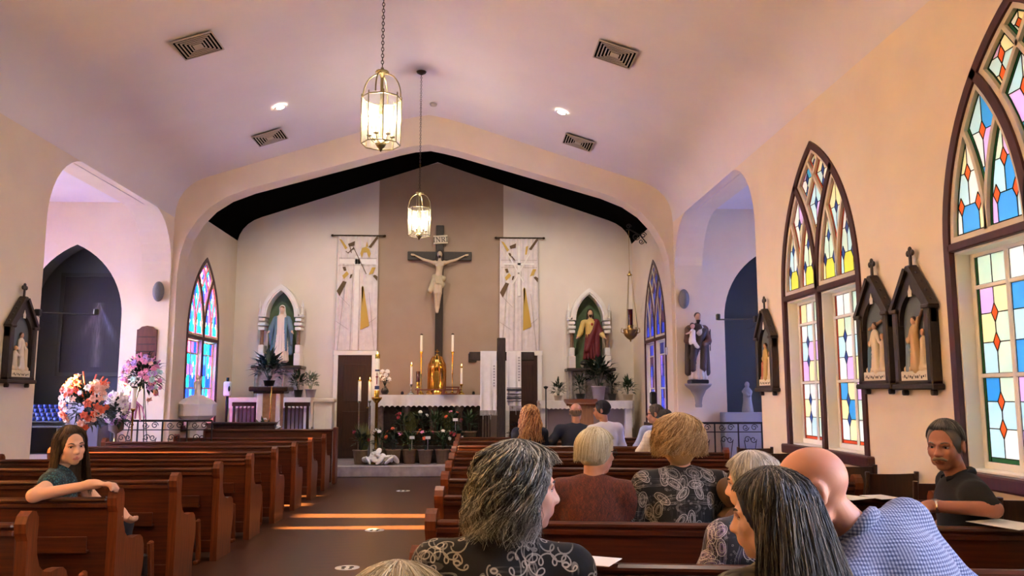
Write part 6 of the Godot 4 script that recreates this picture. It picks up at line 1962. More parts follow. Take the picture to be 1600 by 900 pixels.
func person(label: String, o: Dictionary) -> Node3D:
	var hip: Vector3 = o.hip
	var head: Vector3 = o.head
	var fine: float = o.get("cell", 0.006)
	var coarse: float = o.get("ccell", 0.015)
	var t := thing("person", label, "person", Vector3(hip.x, 0, hip.z), 0.0, o.get("group", "congregation in the pews"))
	var sh := Transform3D(Basis.IDENTITY, -t.position)
	var skin: Color = o.get("skin", lin(196, 146, 120))
	var hs: float = o.get("hs", 0.95)
	var hb := frame_of(o.hf, o.get("roll", 0.0))
	var hx := sh * Transform3D(hb * Basis.from_scale(Vector3.ONE * hs), head)
	var neck: Vector3 = o.get("neck", head + Vector3(0, -0.165, 0) - hb.z * 0.03)
	var H := sh * hip
	var Nk := sh * neck
	var up := (Nk - H).normalized()
	var T := H.distance_to(Nk)
	var f: Vector3 = o.tf
	f = (f - up * f.dot(up)).normalized()
	var side := up.cross(f)
	var tb := Basis(side, up, f)
	var g: float = o.get("girth", 1.0)
	var shw: float = o.get("sh", 0.16)
	var L := func(a: float, b: float, c: float) -> Vector3: return H + side * a + up * b + f * c
	# clothed trunk
	var P := []
	P.append(elp(H, Vector3(0.17 * g, 0.13, 0.135 * g), Color.WHITE, tb))
	P.append(elp(L.call(0, 0.3 * T, 0.01), Vector3(0.155 * g, 0.16, 0.125 * g), Color.WHITE, tb))
	P.append(elp(L.call(0, 0.66 * T, 0.0), Vector3(0.165 * g, 0.17, 0.12 * g), Color.WHITE, tb))
	P.append(cap(L.call(-shw, 0.86 * T, -0.01), L.call(shw, 0.86 * T, -0.01), 0.062, 0.062))
	for s in [-1.0, 1.0]: P.append(cap(L.call(s * shw * 0.9, 0.87 * T, -0.01), L.call(s * 0.035, 0.99 * T, -0.015), 0.05, 0.042))
	var S := []      # skin
	S.append_array(moved(head_prims(skin, o.get("lip", skin * Color(1.0, 0.72, 0.72))), hx))
	S.append(cap(hx * Vector3(0, -0.04, -0.02), Nk - up * 0.02, 0.05 * hs, 0.054, skin))
	S.append(cap(Nk - up * 0.02, L.call(0, 0.6 * T, 0), 0.05, 0.07, skin))
	var arms: Array = o.get("arms", [{}, {}])
	for i in 2:
		var s := -1.0 if i == 0 else 1.0       # index 0 on the side -x of the trunk frame
		var a: Dictionary = arms[i]
		var p0: Vector3 = L.call(s * shw, 0.86 * T, 0)
		var el: Vector3 = sh * a.elbow if a.has("elbow") else L.call(s * (shw + 0.06), 0.36 * T, 0.04)
		var wr: Vector3 = sh * a.wrist if a.has("wrist") else L.call(s * 0.1, 0.12 * T, 0.27)
		var bare: int = a.get("bare", o.get("bare", 0))   # 0 sleeve, 1 forearm bare, 2 arm bare
		if bare < 2:
			P.append(cap(p0, p0.lerp(el, 1.0 if bare == 0 else 0.85), 0.06, 0.052))
			if bare == 0: P.append(cap(el, el.lerp(wr, 0.9), 0.05, 0.036))
		else: P.append(cap(p0, p0.lerp(el, 0.1), 0.062, 0.06))
		if bare > 0:
			S.append(cap(p0, el, 0.045, 0.04, skin)); S.append(cap(el, wr, 0.038, 0.026, skin))
		if a.get("hand", bare > 0):
			var hd: Vector3 = a.get("hdir", (wr - el).normalized())
			var hn: Vector3 = a.get("hup", Vector3.UP)
			var hz := hd.normalized()
			var hxx := hn.cross(hz).normalized() * (1.0 if a.get("flip", false) else -1.0)
			S.append_array(moved(hand_prims(skin, 0.5, a.get("curl", 0.7)), Transform3D(Basis(hxx, hz.cross(hxx) , hz), wr)))
			if bare == 0: S.append(cap(el.lerp(wr, 0.8), wr, 0.026, 0.026, skin))
	var bd := put("body", blob(S, fine, 0.016), M.skin, t)
	put("clothing", blob(P, coarse, 0.045), o.cloth, t)
	if o.get("collar", false):
		var pts := []
		for k in 15:
			var a := -2.6 + 5.2 * k / 14.0
			pts.append(Nk + side * sin(a) * 0.066 - f * cos(a) * 0.066 + up * (0.012 + 0.012 * cos(a)))
		var cb := MB.new(); cb.tube(pts, 0.022, 8, true, 1, 1.0); part("collar", cb, o.cloth, t)
	var Q := []
	for s in [-1.0, 1.0]:
		var k: Vector3 = H + Vector3(f.x, 0, f.z).normalized() * 0.4 + side * s * 0.1 - Vector3(0, 0.02, 0)
		Q.append(cap(H + side * s * 0.09, k, 0.085, 0.062)); Q.append(cap(k, Vector3(k.x, 0.07, k.z), 0.058, 0.042))
		Q.append(cap(Vector3(k.x, 0.05, k.z), Vector3(k.x, 0.045, k.z) + Vector3(f.x, 0, f.z).normalized() * 0.16, 0.045, 0.04))
	put("trousers", blob(Q, 0.025, 0.03), o.get("legs", M.dark_cloth), t)
	if o.get("eyes", true):
		for s in [-1.0, 1.0]:
			var b := MB.new(); b.xf = hx; b.ell(Vector3(s * 0.032, 0.0055, 0.0705), Vector3(0.0135, 0.0072, 0.0105), 10, 8); var e := part("eye", b, M.eye_white, bd)
			b = MB.new(); b.xf = hx; b.ell(Vector3(s * 0.032, 0.006, 0.0778), Vector3(0.0066, 0.0066, 0.004), 8, 6); part("iris", b, M.iris, bd)
			b = MB.new(); b.xf = hx; b.tube([Vector3(s * 0.018, 0.0085, 0.079), Vector3(s * 0.032, 0.0145, 0.0825), Vector3(s * 0.047, 0.008, 0.073)], [0.0025, 0.0045, 0.0025], 5); part("eyelid", b, M.lid, bd)
			b = MB.new(); b.xf = hx; b.tube([Vector3(s * 0.015, 0.026, 0.091), Vector3(s * 0.032, 0.031, 0.086), Vector3(s * 0.048, 0.026, 0.072)], [0.003, 0.0035, 0.002], 5); part("eyebrow", b, o.get("brow", M.brow), bd)
	if o.has("hair"):
		var h: Dictionary = o.hair
		var hm := put("hair", blob(moved(hair_cap(h), hx), o.get("hcell", 0.008), 0.012), M.hair, t)
		put("strands", strands(hx, h), M.hair, hm)
	if o.get("glasses", false):
		var b := MB.new(); b.xf = hx
		for s in [-1.0, 1.0]:
			var pts := []
			for k in 13: pts.append(Vector3(s * 0.034 + cos(TAU * k / 12) * 0.025, 0.004 + sin(TAU * k / 12) * 0.019, 0.1 - absf(s * 0.034 + cos(TAU * k / 12) * 0.025) * 0.12))
			b.tube(pts, 0.003, 5, false)
			b.tube([Vector3(s * 0.06, 0.01, 0.092), Vector3(s * 0.083, 0.012, 0.05), Vector3(s * 0.086, 0.01, -0.01)], 0.003, 5)
		b.tube([Vector3(-0.01, 0.008, 0.1), Vector3(0.01, 0.008, 0.1)], 0.003, 5)
		part("spectacles", b, M.specs, t)
	if o.has("hoop"):
		for s in [-1.0, 1.0]:
			var pts := []
			for k in 17: pts.append(Vector3(s * 0.088 + 0.004, -0.055 + cos(TAU * k / 16) * o.hoop, -0.012 + sin(TAU * k / 16) * o.hoop))
			var b := MB.new(); b.xf = hx; b.tube(pts, 0.0022, 5, false); part("hoop_earring", b, M.earring, t)
	return t

func mark(im: Image, x: float, y: float, r: int, c: Color):
	var s := im.get_width()
	for dx in range(-r, r + 1):
		for dy in range(-r, r + 1):
			if dx * dx + dy * dy <= r * r + 1: im.set_pixel(posmod(int(x) + dx, s), posmod(int(y) + dy, s), c)

func print_cloth(kind: String, scale: float) -> StandardMaterial3D:
	# printed fabrics, drawn as flat repeats
	var s := 512
	var im := Image.create(s, s, false, Image.FORMAT_RGB8)
	var r := RandomNumberGenerator.new()
	r.seed = hash(kind)
	if kind == "loops":
		im.fill(rgb(12, 11, 12))
		for k in 15:
			var x := r.randf() * s
			var y := r.randf() * s
			var a := r.randf() * TAU
			var R := r.randf_range(16, 28)
			for i in 330:
				var q := i / 330.0
				var px := x + cos(a) * q * 210 + cos(a + q * TAU * 3.2) * R
				var py := y + sin(a) * q * 210 + sin(a + q * TAU * 3.2) * R
				mark(im, px, py, 3, rgb(214, 208, 196))
		for k in 10:
			var x := r.randf() * s
			var y := r.randf() * s
			for i in 60: mark(im, x + cos(TAU * i / 60) * 15, y + sin(TAU * i / 60) * 10, 4, rgb(226, 222, 210))
	elif kind == "paisley" or kind == "lilac":
		im.fill(rgb(15, 14, 15) if kind == "paisley" else rgb(22, 22, 30))
		for k in 16:
			var x := (k % 4 + 0.5 + 0.3 * sin(k * 3.7)) * s / 4
			var y := (k / 4 + 0.5 + 0.3 * cos(k * 2.3)) * s / 4
			var a := r.randf() * TAU
			for ring in 4:
				var R := 58.0 - ring * 13.0
				for i in 170:
					var q := TAU * i / 170
					var rr := R * (0.62 + 0.38 * sin(q * 0.5)) 
					var lx := cos(q) * rr * 0.62
					var ly := sin(q) * rr + (18.0 if q > PI else 0.0) * sin(q)
					var c := rgb(206, 200, 196) if ring % 2 == 0 else rgb(120, 116, 114)
					if kind == "lilac": c = rgb(220, 216, 226) if ring % 2 == 0 else rgb(140, 120, 170)
					if ring != 1 or i % 9 < 4: mark(im, x + lx * cos(a) - ly * sin(a), y + lx * sin(a) + ly * cos(a), 2 if ring != 3 else 3, c)
		for k in 90:
			var x := r.randf() * s
			var y := r.randf() * s
			for i in 5: mark(im, x + cos(TAU * i / 5) * 6, y + sin(TAU * i / 5) * 6, 2, rgb(150, 146, 144))
	elif kind == "check":
		im.fill(rgb(172, 186, 210))
		for x in s:
			for y in s:
				var a := 1 if (x / 8) % 2 == 0 else 0
				var b := 1 if (y / 8) % 2 == 0 else 0
				var c: Color = [rgb(176, 188, 212), rgb(98, 112, 150), rgb(50, 60, 98)][a + b]
				im.set_pixel(x, y, c)
	elif kind == "teal":
		im.fill(rgb(22, 42, 54))
		for k in 420:
			var c: Color = [rgb(40, 112, 128), rgb(70, 150, 160), rgb(26, 66, 84), rgb(96, 130, 120)][r.randi() % 4]
			mark(im, r.randf() * s, r.randf() * s, r.randi_range(3, 9), c)
	elif kind == "flower":
		im.fill(rgb(14, 12, 12))
		for k in 12:
			var x := r.randf() * s
			var y := r.randf() * s
			for p in 6: mark(im, x + cos(TAU * p / 6) * 22, y + sin(TAU * p / 6) * 22, 13, rgb(206, 196, 160))
			mark(im, x, y, 9, rgb(120, 90, 60))
	elif kind == "rust":
		im.fill(rgb(84, 34, 18))
		for k in 2600:
			var x := r.randf() * s
			var y := r.randf() * s
			var a := r.randf_range(-0.9, 0.9) + PI / 2
			var c: Color = [rgb(118, 50, 26), rgb(64, 26, 16), rgb(98, 40, 22), rgb(46, 20, 14)][r.randi() % 4]
			for i in 14: mark(im, x + cos(a) * i * 1.8, y + sin(a) * i * 1.8, 1, c)
	elif kind == "plaid":
		im.fill(rgb(222, 214, 200))
		for x in s:
			for y in s:
				if x % 64 < 5 or y % 64 < 5: im.set_pixel(x, y, rgb(186, 172, 152))
	var m := mat(Color.WHITE, 0.85)
	m.albedo_texture = ImageTexture.create_from_image(im)
	m.uv1_triplanar = true
	m.uv1_scale = Vector3.ONE * scale
	folds(m)
	return m

var fold_tex: NoiseTexture2D
func folds(m: StandardMaterial3D):
	# fine relief of creased cloth
	if fold_tex == null: fold_tex = noise_tex(0.012, Color.BLACK, Color.WHITE, 3, 77)
	m.normal_enabled = false
	m.rim_enabled = true; m.rim = 0.25; m.rim_tint = 0.6

func plain(c: Color) -> StandardMaterial3D:
	var m := mat(c, 0.85)
	folds(m)
	return m

func people():
	M.skin = mat(Color.WHITE, 0.5); M.skin.vertex_color_use_as_albedo = true
	M.skin.subsurf_scatter_enabled = true; M.skin.subsurf_scatter_strength = 0.08
	M.hair = mat(Color.WHITE, 0.42); M.hair.vertex_color_use_as_albedo = true
	M.eye_white = mat(rgb(214, 208, 204), 0.2)
	M.iris = mat(rgb(36, 26, 22), 0.15)
	M.lid = mat(rgb(150, 100, 82), 0.6)
	M.brow = mat(rgb(60, 46, 38), 0.8)
	M.brow_grey = mat(rgb(120, 112, 104), 0.8)
	M.specs = mat(rgb(24, 18, 18), 0.3)
	M.earring = mat(rgb(214, 190, 140), 0.25, 1.0)
	M.dark_cloth = plain(rgb(26, 26, 32))
	var sk := lin(206, 152, 124)
	var pale := lin(222, 172, 146)
	var A := Vector3(0, 0, -1)
	# woman looking back from the left pews
	var hr := [lin(62, 44, 32), lin(92, 66, 44), lin(120, 90, 58), lin(74, 52, 36)]
	var t := person("woman with long brown hair and teal top looking back from left pew", {"hip": Vector3(-2.66, 0.56, -5.56), "head": Vector3(-2.545, 1.06, -5.5), "hf": Vector3(0.72, -0.08, 0.69), "hs": 0.98, "tf": Vector3(0.9, 0, -0.1), "neck": Vector3(-2.6, 0.905, -5.53), "sh": 0.15, "girth": 0.85, "skin": pale, "lip": lin(204, 130, 118), "cloth": print_cloth("teal", 4.0), "bare": 2, "roll": 0.08, "cell": 0.0048,
		"arms": [{"elbow": Vector3(-2.6, 0.79, -5.19), "wrist": Vector3(-2.275, 0.85, -5.235), "hdir": Vector3(1, -0.02, -0.15), "hup": Vector3.UP, "curl": 0.9, "bare": 2, "flip": true}, {"elbow": Vector3(-2.42, 0.68, -5.66), "wrist": Vector3(-2.19, 0.66, -5.45), "hdir": Vector3(0.75, -0.5, 0.45), "hup": Vector3(0.3, 1, 0), "curl": 1.0, "bare": 2}],
		"hair": {"cols": hr, "r": Vector3(0.092, 0.108, 0.108), "hang": 0.34, "amp": 0.01, "freq": 16.0, "n": 2600, "open": 1.95, "line": 0.07, "facew": 0.07, "fringe": 0.84, "th": 0.002, "flare": 0.1, "seed": 3, "c": Vector3(0, 0.025, -0.02)}})
	# woman with wavy grey hair in the foreground
	hr = [lin(92, 89, 84), lin(176, 174, 164), lin(208, 206, 196), lin(58, 55, 52), lin(40, 38, 36), lin(136, 133, 124)]
	person("woman with thick wavy grey hair and black swirl-print blouse in the foreground", {"hip": Vector3(0.08, 0.56, -2.4), "head": Vector3(0.15, 1.11, -2.44), "hf": Vector3(1.0, -0.04, -0.22), "tf": Vector3(0.15, 0, -1), "neck": Vector3(0.09, 0.955, -2.42), "sh": 0.19, "girth": 1.1, "skin": pale, "cloth": print_cloth("loops", 3.4), "cell": 0.005, "ccell": 0.012, "hoop": 0.026,
		"hair": {"cols": hr, "r": Vector3(0.118, 0.128, 0.13), "c": Vector3(0, 0.02, -0.025), "hang": 0.14, "amp": 0.024, "freq": 38.0, "n": 5200, "open": 1.8, "facew": 0.1, "fringe": 1.0, "th": 0.0017, "flare": 0.12, "clumps": 4.0, "seed": 5}})
	# woman in rust jacket with pale bobbed hair
	hr = [lin(190, 178, 144), lin(214, 204, 172), lin(168, 154, 118), lin(230, 222, 196)]
	person("woman with short pale blonde hair, spectacles and fuzzy rust-brown jacket", {"hip": Vector3(0.62, 0.56, -4.38), "head": Vector3(0.652, 1.085, -4.4), "hf": Vector3(0.88, -0.08, -0.42), "tf": Vector3(0.2, 0, -1), "neck": Vector3(0.63, 0.93, -4.39), "sh": 0.17, "girth": 1.05, "skin": sk, "cloth": print_cloth("rust", 2.6), "cell": 0.006, "glasses": true,
		"hair": {"cols": hr, "r": Vector3(0.1, 0.115, 0.118), "hang": 0.05, "amp": 0.003, "freq": 20.0, "n": 3200, "open": 1.6, "facew": 0.09, "fringe": 0.95, "stop": 1.8, "th": 0.0019, "flare": 0.0, "seed": 7}})
	# curly blonde woman in paisley
	hr = [lin(176, 140, 92), lin(206, 174, 124), lin(226, 198, 150), lin(140, 106, 66)]
	t = person("woman with curly golden-blonde hair and black paisley top", {"hip": Vector3(1.08, 0.56, -4.33), "head": Vector3(1.075, 1.15, -4.36), "hf": Vector3(0.12, -0.05, -1), "tf": A, "neck": Vector3(1.08, 0.985, -4.34), "sh": 0.19, "girth": 1.15, "skin": sk, "cloth": print_cloth("paisley", 3.0), "cell": 0.006, "eyes": false,
		"hair": {"cols": hr, "r": Vector3(0.125, 0.13, 0.128), "c": Vector3(0, 0.015, -0.015), "hang": 0.08, "amp": 0.026, "freq": 44.0, "n": 4600, "open": 2.3, "fringe": 0.9, "th": 0.0021, "flare": 0.1, "clumps": 6.0, "seed": 9}})
	for k in 22:
		var a := PI * (0.1 + 0.8 * k / 21.0)
		var b := MB.new(); b.ell(Vector3(cos(a) * 0.072, 0.972 - 0.016 * sin(a), sin(a) * 0.075 - 0.005), Vector3(0.007, 0.007, 0.007), 6, 5)
		part("necklace_bead", b, M.bead, t)
	# white-haired woman facing left
	hr = [lin(196, 190, 178), lin(222, 216, 206), lin(170, 164, 152)]
	person("white-haired woman in lilac patterned blouse, face turned left", {"hip": Vector3(1.12, 0.56, -3.28), "head": Vector3(1.1, 1.035, -3.3), "hf": Vector3(-0.85, -0.12, -0.5), "tf": Vector3(-0.35, 0, -1), "neck": Vector3(1.115, 0.885, -3.29), "sh": 0.165, "girth": 1.05, "skin": pale, "cloth": print_cloth("lilac", 3.6), "cell": 0.006,
		"hair": {"cols": hr, "r": Vector3(0.1, 0.113, 0.116), "hang": 0.05, "amp": 0.009, "freq": 40.0, "n": 3000, "open": 1.95, "facew": 0.08, "fringe": 0.95, "th": 0.0019, "flare": 0.0, "seed": 11}})
	# woman with long dark grey hair in the foreground
	hr = [lin(30, 27, 25), lin(48, 43, 38), lin(78, 71, 63), lin(112, 104, 94), lin(38, 33, 30), lin(146, 138, 126)]
	person("woman with long dark hair streaked grey and hoop earring in the foreground", {"hip": Vector3(0.84, 0.56, -2.27), "head": Vector3(0.81, 1.05, -2.3), "hf": Vector3(-0.86, -0.1, -0.46), "tf": Vector3(-0.4, 0, -1), "neck": Vector3(0.84, 0.895, -2.29), "sh": 0.165, "girth": 0.95, "skin": pale, "cloth": print_cloth("flower", 3.0), "cell": 0.005, "hoop": 0.022,
		"hair": {"cols": hr, "r": Vector3(0.108, 0.12, 0.125), "c": Vector3(0, 0.02, -0.02), "hang": 0.24, "amp": 0.007, "freq": 18.0, "n": 5200, "open": 1.85, "facew": 0.09, "fringe": 0.95, "th": 0.0016, "flare": 0.26, "seed": 13}})
	# bald man leaning over
	person("bald man in blue checked shirt leaning over towards the women", {"hip": Vector3(1.42, 0.56, -2.32), "head": Vector3(0.985, 1.105, -2.42), "hf": Vector3(-0.95, -0.38, -0.28), "tf": Vector3(-0.65, 0, -0.9), "neck": Vector3(1.12, 0.985, -2.43), "sh": 0.19, "girth": 1.15, "hs": 1.04, "collar": true, "skin": lin(208, 146, 118), "cloth": print_cloth("check", 3.2), "cell": 0.005, "ccell": 0.012, "eyes": true, "brow": M.brow_grey})
	# man in black shirt looking back at the right
	hr = [lin(96, 92, 88), lin(66, 62, 60), lin(132, 128, 122), lin(48, 44, 42)]
	t = person("man with grey hair and moustache in black shirt looking back, right side", {"hip": Vector3(2.55, 0.56, -4.22), "head": Vector3(2.41, 1.125, -4.2), "hf": Vector3(-0.78, -0.12, 0.62), "tf": Vector3(-0.95, 0, -0.25), "neck": Vector3(2.475, 0.965, -4.21), "sh": 0.195, "girth": 1.15, "hs": 1.04, "collar": true, "skin": lin(176, 118, 94), "lip": lin(140, 84, 72), "cloth": plain(rgb(14, 14, 16)), "cell": 0.0048, "brow": M.brow_grey, "bare": 1,
		"arms": [{}, {"elbow": Vector3(2.47, 0.845, -3.93), "wrist": Vector3(2.19, 0.855, -3.98), "hdir": Vector3(-1, -0.1, -0.1), "hup": Vector3.UP, "curl": 0.9, "bare": 1, "flip": true}],
		"hair": {"cols": hr, "line": 0.085, "facew": 0.07, "r": Vector3(0.084, 0.1, 0.106), "c": Vector3(0, 0.03, -0.014), "hang": 0.0, "amp": 0.001, "n": 2400, "open": 1.7, "fringe": 0.86, "stop": 1.62, "th": 0.0016, "seed": 17}})
	var sh := Transform3D(frame_of(Vector3(-0.78, -0.12, 0.62)) * Basis.from_scale(Vector3.ONE * 1.04), Vector3(2.41, 1.125, -4.2) - t.position)
	var b2 := MB.new(); b2.xf = sh
	b2.tube([Vector3(-0.032, -0.056, 0.08), Vector3(-0.015, -0.046, 0.096), Vector3(0, -0.043, 0.1), Vector3(0.015, -0.046, 0.096), Vector3(0.032, -0.056, 0.08)], [0.005, 0.009, 0.009, 0.009, 0.005], 7)
	part("moustache", b2, M.moustache, t)
	b2 = MB.new(); b2.xf = Transform3D(Basis.IDENTITY, -t.position)
	b2.tube([Vector3(2.225, 0.855, -3.98), Vector3(2.2, 0.855, -3.98)], 0.034, 14); part("watch", b2, M.silver, t)
	# people in the front pews
	var far := {"cell": 0.009, "ccell": 0.02, "hcell": 0.012, "eyes": false}
	hr = [lin(150, 92, 46), lin(206, 146, 84), lin(232, 182, 116), lin(112, 64, 32), lin(240, 200, 140)]
	far_person("woman with long wavy red-gold hair in the front pews", far, {"hip": Vector3(0.72, 0.56, -10.53), "head": Vector3(0.725, 1.14, -10.55), "hf": Vector3(0.1, 0, -1), "tf": A, "sh": 0.16, "girth": 0.95, "skin": sk, "cloth": plain(rgb(40, 42, 60)), "hair": {"cols": hr, "r": Vector3(0.105, 0.115, 0.12), "hang": 0.36, "amp": 0.022, "freq": 26.0, "n": 1100, "th": 0.005, "flare": 0.22, "clumps": 4.0, "seed": 21}})
	far_person("balding man in dark navy suit in the front pews", far, {"hip": Vector3(1.27, 0.56, -10.47), "head": Vector3(1.3, 1.17, -10.5), "hf": Vector3(0.25, 0, -1), "tf": A, "sh": 0.2, "girth": 1.1, "skin": sk, "cloth": plain(rgb(44, 48, 66)), "hair": {"cols": [lin(150, 128, 110), lin(120, 100, 84)], "r": Vector3(0.081, 0.07, 0.1), "c": Vector3(0, 0, -0.014), "hang": 0.0, "amp": 0.0, "n": 300, "open": 1.6, "th": 0.003, "seed": 22},
		"arms": [{"elbow": Vector3(1.6, 0.86, -10.5), "wrist": Vector3(1.56, 0.62, -10.7)}, {"elbow": Vector3(1.0, 0.84, -10.4), "wrist": Vector3(1.04, 0.62, -10.7)}]})
	far_person("young man with short black hair and white shirt, face turned left", far, {"hip": Vector3(1.68, 0.56, -10.43), "head": Vector3(1.615, 1.19, -10.45), "hf": Vector3(-0.93, -0.05, -0.3), "tf": Vector3(-0.3, 0, -1), "sh": 0.18, "girth": 1.0, "skin": sk, "cloth": plain(rgb(222, 222, 226)), "hair": {"cols": [lin(18, 16, 16), lin(30, 26, 24)], "r": Vector3(0.088, 0.105, 0.11), "c": Vector3(0, 0.03, -0.016), "hang": 0.0, "amp": 0.0, "n": 600, "open": 1.8, "fringe": 0.9, "stop": 1.6, "th": 0.004, "seed": 23}})
	far_person("man with spectacles and pale blue shirt in the front pews on the right", far, {"hip": Vector3(2.24, 0.56, -10.33), "head": Vector3(2.265, 1.145, -10.35), "hf": Vector3(-0.95, 0, -0.25), "tf": Vector3(-0.4, 0, -1), "sh": 0.18, "girth": 1.0, "skin": sk, "cloth": plain(rgb(160, 178, 222)), "glasses": true, "hair": {"cols": [lin(78, 68, 60), lin(110, 98, 88)], "r": Vector3(0.087, 0.103, 0.108), "c": Vector3(0, 0.03, -0.016), "hang": 0.0, "amp": 0.0, "n": 600, "open": 1.8, "fringe": 0.85, "stop": 1.6, "th": 0.004, "seed": 24}})
	far_person("dark-haired person in cream checked jacket behind the man in pale blue", far, {"hip": Vector3(2.08, 0.56, -9.33), "head": Vector3(2.16, 1.1, -9.36), "hf": Vector3(-0.3, 0, -1), "tf": A, "sh": 0.18, "girth": 1.05, "skin": sk, "cloth": print_cloth("plaid", 3.0), "hair": {"cols": [lin(26, 22, 22), lin(40, 34, 32)], "r": Vector3(0.09, 0.106, 0.11), "c": Vector3(0, 0.025, -0.016), "hang": 0.0, "amp": 0.0, "n": 600, "open": 1.9, "th": 0.004, "seed": 25}})
	hr = [lin(176, 160, 130), lin(206, 192, 164), lin(150, 134, 108), lin(224, 214, 190)]
	far_person("person with pale sandy hair, only the top of the head in view", far, {"hip": Vector3(-0.12, 0.5, -1.42), "head": Vector3(-0.125, 0.962, -1.5), "hf": Vector3(0.05, -0.1, -1), "tf": A, "sh": 0.16, "girth": 0.95, "skin": sk, "cloth": M.dark_cloth, "hair": {"cols": hr, "r": Vector3(0.112, 0.122, 0.12), "c": Vector3(0, 0.015, -0.012), "hang": 0.08, "amp": 0.01, "freq": 40.0, "n": 5000, "open": 2.1, "fringe": 0.9, "th": 0.0014, "seed": 26}})

func far_person(label: String, base: Dictionary, o: Dictionary):
	var d := base.duplicate()
	d.merge(o, true)
	person(label, d)
# ---------------------------------------------------------------- main
func materials():
	M.plaster = textured(rgb(227, 211, 186), rgb(235, 220, 197), 0.85, Vector3.ONE * 0.35, 0.012, 3)
	M.plaster_chancel = textured(rgb(222, 213, 205), rgb(231, 223, 215), 0.85, Vector3.ONE * 0.35, 0.012, 5)
	M.ceiling = textured(rgb(224, 216, 214), rgb(231, 223, 221), 0.9, Vector3.ONE * 0.3, 0.012, 8)
	M.taupe = textured(rgb(160, 138, 120), rgb(168, 147, 129), 0.85, Vector3.ONE * 0.4, 0.012, 9)
	M.slate = mat(rgb(72, 78, 80), 0.8)
	M.black_paint = mat(rgb(4, 4, 5), 1.0, 0.0, 0.1)
	M.dark_panel = mat(rgb(52, 32, 22), 0.6)
	M.lawn = mat(rgb(110, 128, 82), 0.95)
	M.maroon = textured(rgb(62, 20, 20), rgb(80, 28, 27), 0.45, Vector3(3, 0.6, 3), 0.03, 4)
	var clear := StandardMaterial3D.new()
	clear.albedo_color = Color(0.95, 0.97, 0.95, 0.08)
	clear.roughness = 0.05
	clear.transparency = BaseMaterial3D.TRANSPARENCY_ALPHA
	M.clear = clear
	M.white_wood = mat(rgb(236, 234, 226), 0.5)
	M.cream_wood = mat(rgb(214, 204, 184), 0.55)
	M.lead = mat(rgb(28, 30, 32), 0.5, 0.3)
	M.floor = textured(rgb(50, 25, 14), rgb(80, 44, 25), 0.38, Vector3(0.5, 2.0, 7.0), 0.02, 12, 0.06)
	M.marble_step = textured(rgb(150, 140, 150), rgb(190, 182, 188), 0.3, Vector3.ONE * 1.2, 0.015, 15)
	M.dark_wood = textured(rgb(44, 22, 13), rgb(66, 34, 20), 0.45, Vector3(4, 0.4, 4), 0.03, 17)
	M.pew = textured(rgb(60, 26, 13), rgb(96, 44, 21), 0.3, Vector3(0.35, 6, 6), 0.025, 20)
	M.pew_end = textured(rgb(88, 41, 18), rgb(138, 68, 31), 0.32, Vector3(6, 0.4, 6), 0.025, 21)  # lighter than the rest of the pew: light on the ends put into colour
	M.brass = mat(rgb(205, 165, 80), 0.25, 1.0)
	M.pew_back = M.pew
	M.kneeler = mat(rgb(36, 20, 16), 0.6)
	M.painted = mat(Color.WHITE, 0.6); M.painted.vertex_color_use_as_albedo = true
	M.lantern_brass = mat(rgb(128, 116, 84), 0.35, 0.85)
	M.dark_bronze = mat(rgb(58, 42, 30), 0.4, 0.7)
	M.lantern_glass = StandardMaterial3D.new()
	M.lantern_glass.albedo_color = Color(0.93, 0.97, 0.94, 0.02)
	M.lantern_glass.roughness = 0.04
	M.lantern_glass.transparency = BaseMaterial3D.TRANSPARENCY_ALPHA
	M.bulb = mat(rgb(255, 240, 210), 0.4)
	M.bulb.emission_enabled = true; M.bulb.emission = rgb(255, 236, 200); M.bulb.emission_energy_multiplier = 0.8
	M.lens = mat(rgb(255, 250, 240), 0.4)
	M.lens.emission_enabled = true; M.lens.emission = rgb(255, 246, 232); M.lens.emission_energy_multiplier = 3.0
	M.flame = mat(rgb(255, 200, 110), 0.5)
	M.flame.emission_enabled = true; M.flame.emission = rgb(255, 190, 100); M.flame.emission_energy_multiplier = 2.0
	M.candle = mat(rgb(240, 232, 214), 0.5)
	M.vent = mat(rgb(176, 164, 152), 0.5)
	M.black_iron = mat(rgb(16, 16, 18), 0.45)
	M.steel = mat(rgb(70, 72, 76), 0.4, 0.5)
	M.speaker_grey = mat(rgb(120, 118, 122), 0.6)
	M.speaker_grille = textured(rgb(104, 102, 108), rgb(130, 128, 134), 0.7, Vector3.ONE * 6.0, 0.2, 31)
	M.ivory = mat(rgb(216, 204, 178), 0.6)
	M.ink = mat(rgb(36, 26, 22), 0.7)
	M.relief_ground = mat(rgb(96, 104, 104), 0.7)
	M.station_dark = textured(rgb(42, 31, 26), rgb(60, 45, 37), 0.55, Vector3(3, 1, 3), 0.04, 33)
	M.marble = textured(rgb(226, 222, 220), rgb(242, 240, 236), 0.35, Vector3.ONE * 0.8, 0.015, 35)
	M.grey_marble = textured(rgb(132, 124, 122), rgb(180, 172, 166), 0.35, Vector3.ONE * 1.5, 0.03, 36)
	M.brown_marble = textured(rgb(116, 84, 66), rgb(150, 116, 92), 0.35, Vector3.ONE * 2.0, 0.03, 37)
	M.ledge_dark = mat(rgb(70, 58, 52), 0.4)
	M.altar_panel = mat(rgb(150, 138, 150), 0.6)
	M.niche_green = textured(rgb(84, 104, 76), rgb(98, 118, 88), 0.8, Vector3.ONE * 1.0, 0.02, 38)
	M.linen = textured(rgb(228, 224, 222), rgb(240, 237, 234), 0.85, Vector3.ONE * 1.2, 0.02, 39)
	M.cross_wood = textured(rgb(30, 20, 16), rgb(46, 30, 24), 0.5, Vector3(4, 0.5, 4), 0.03, 40)
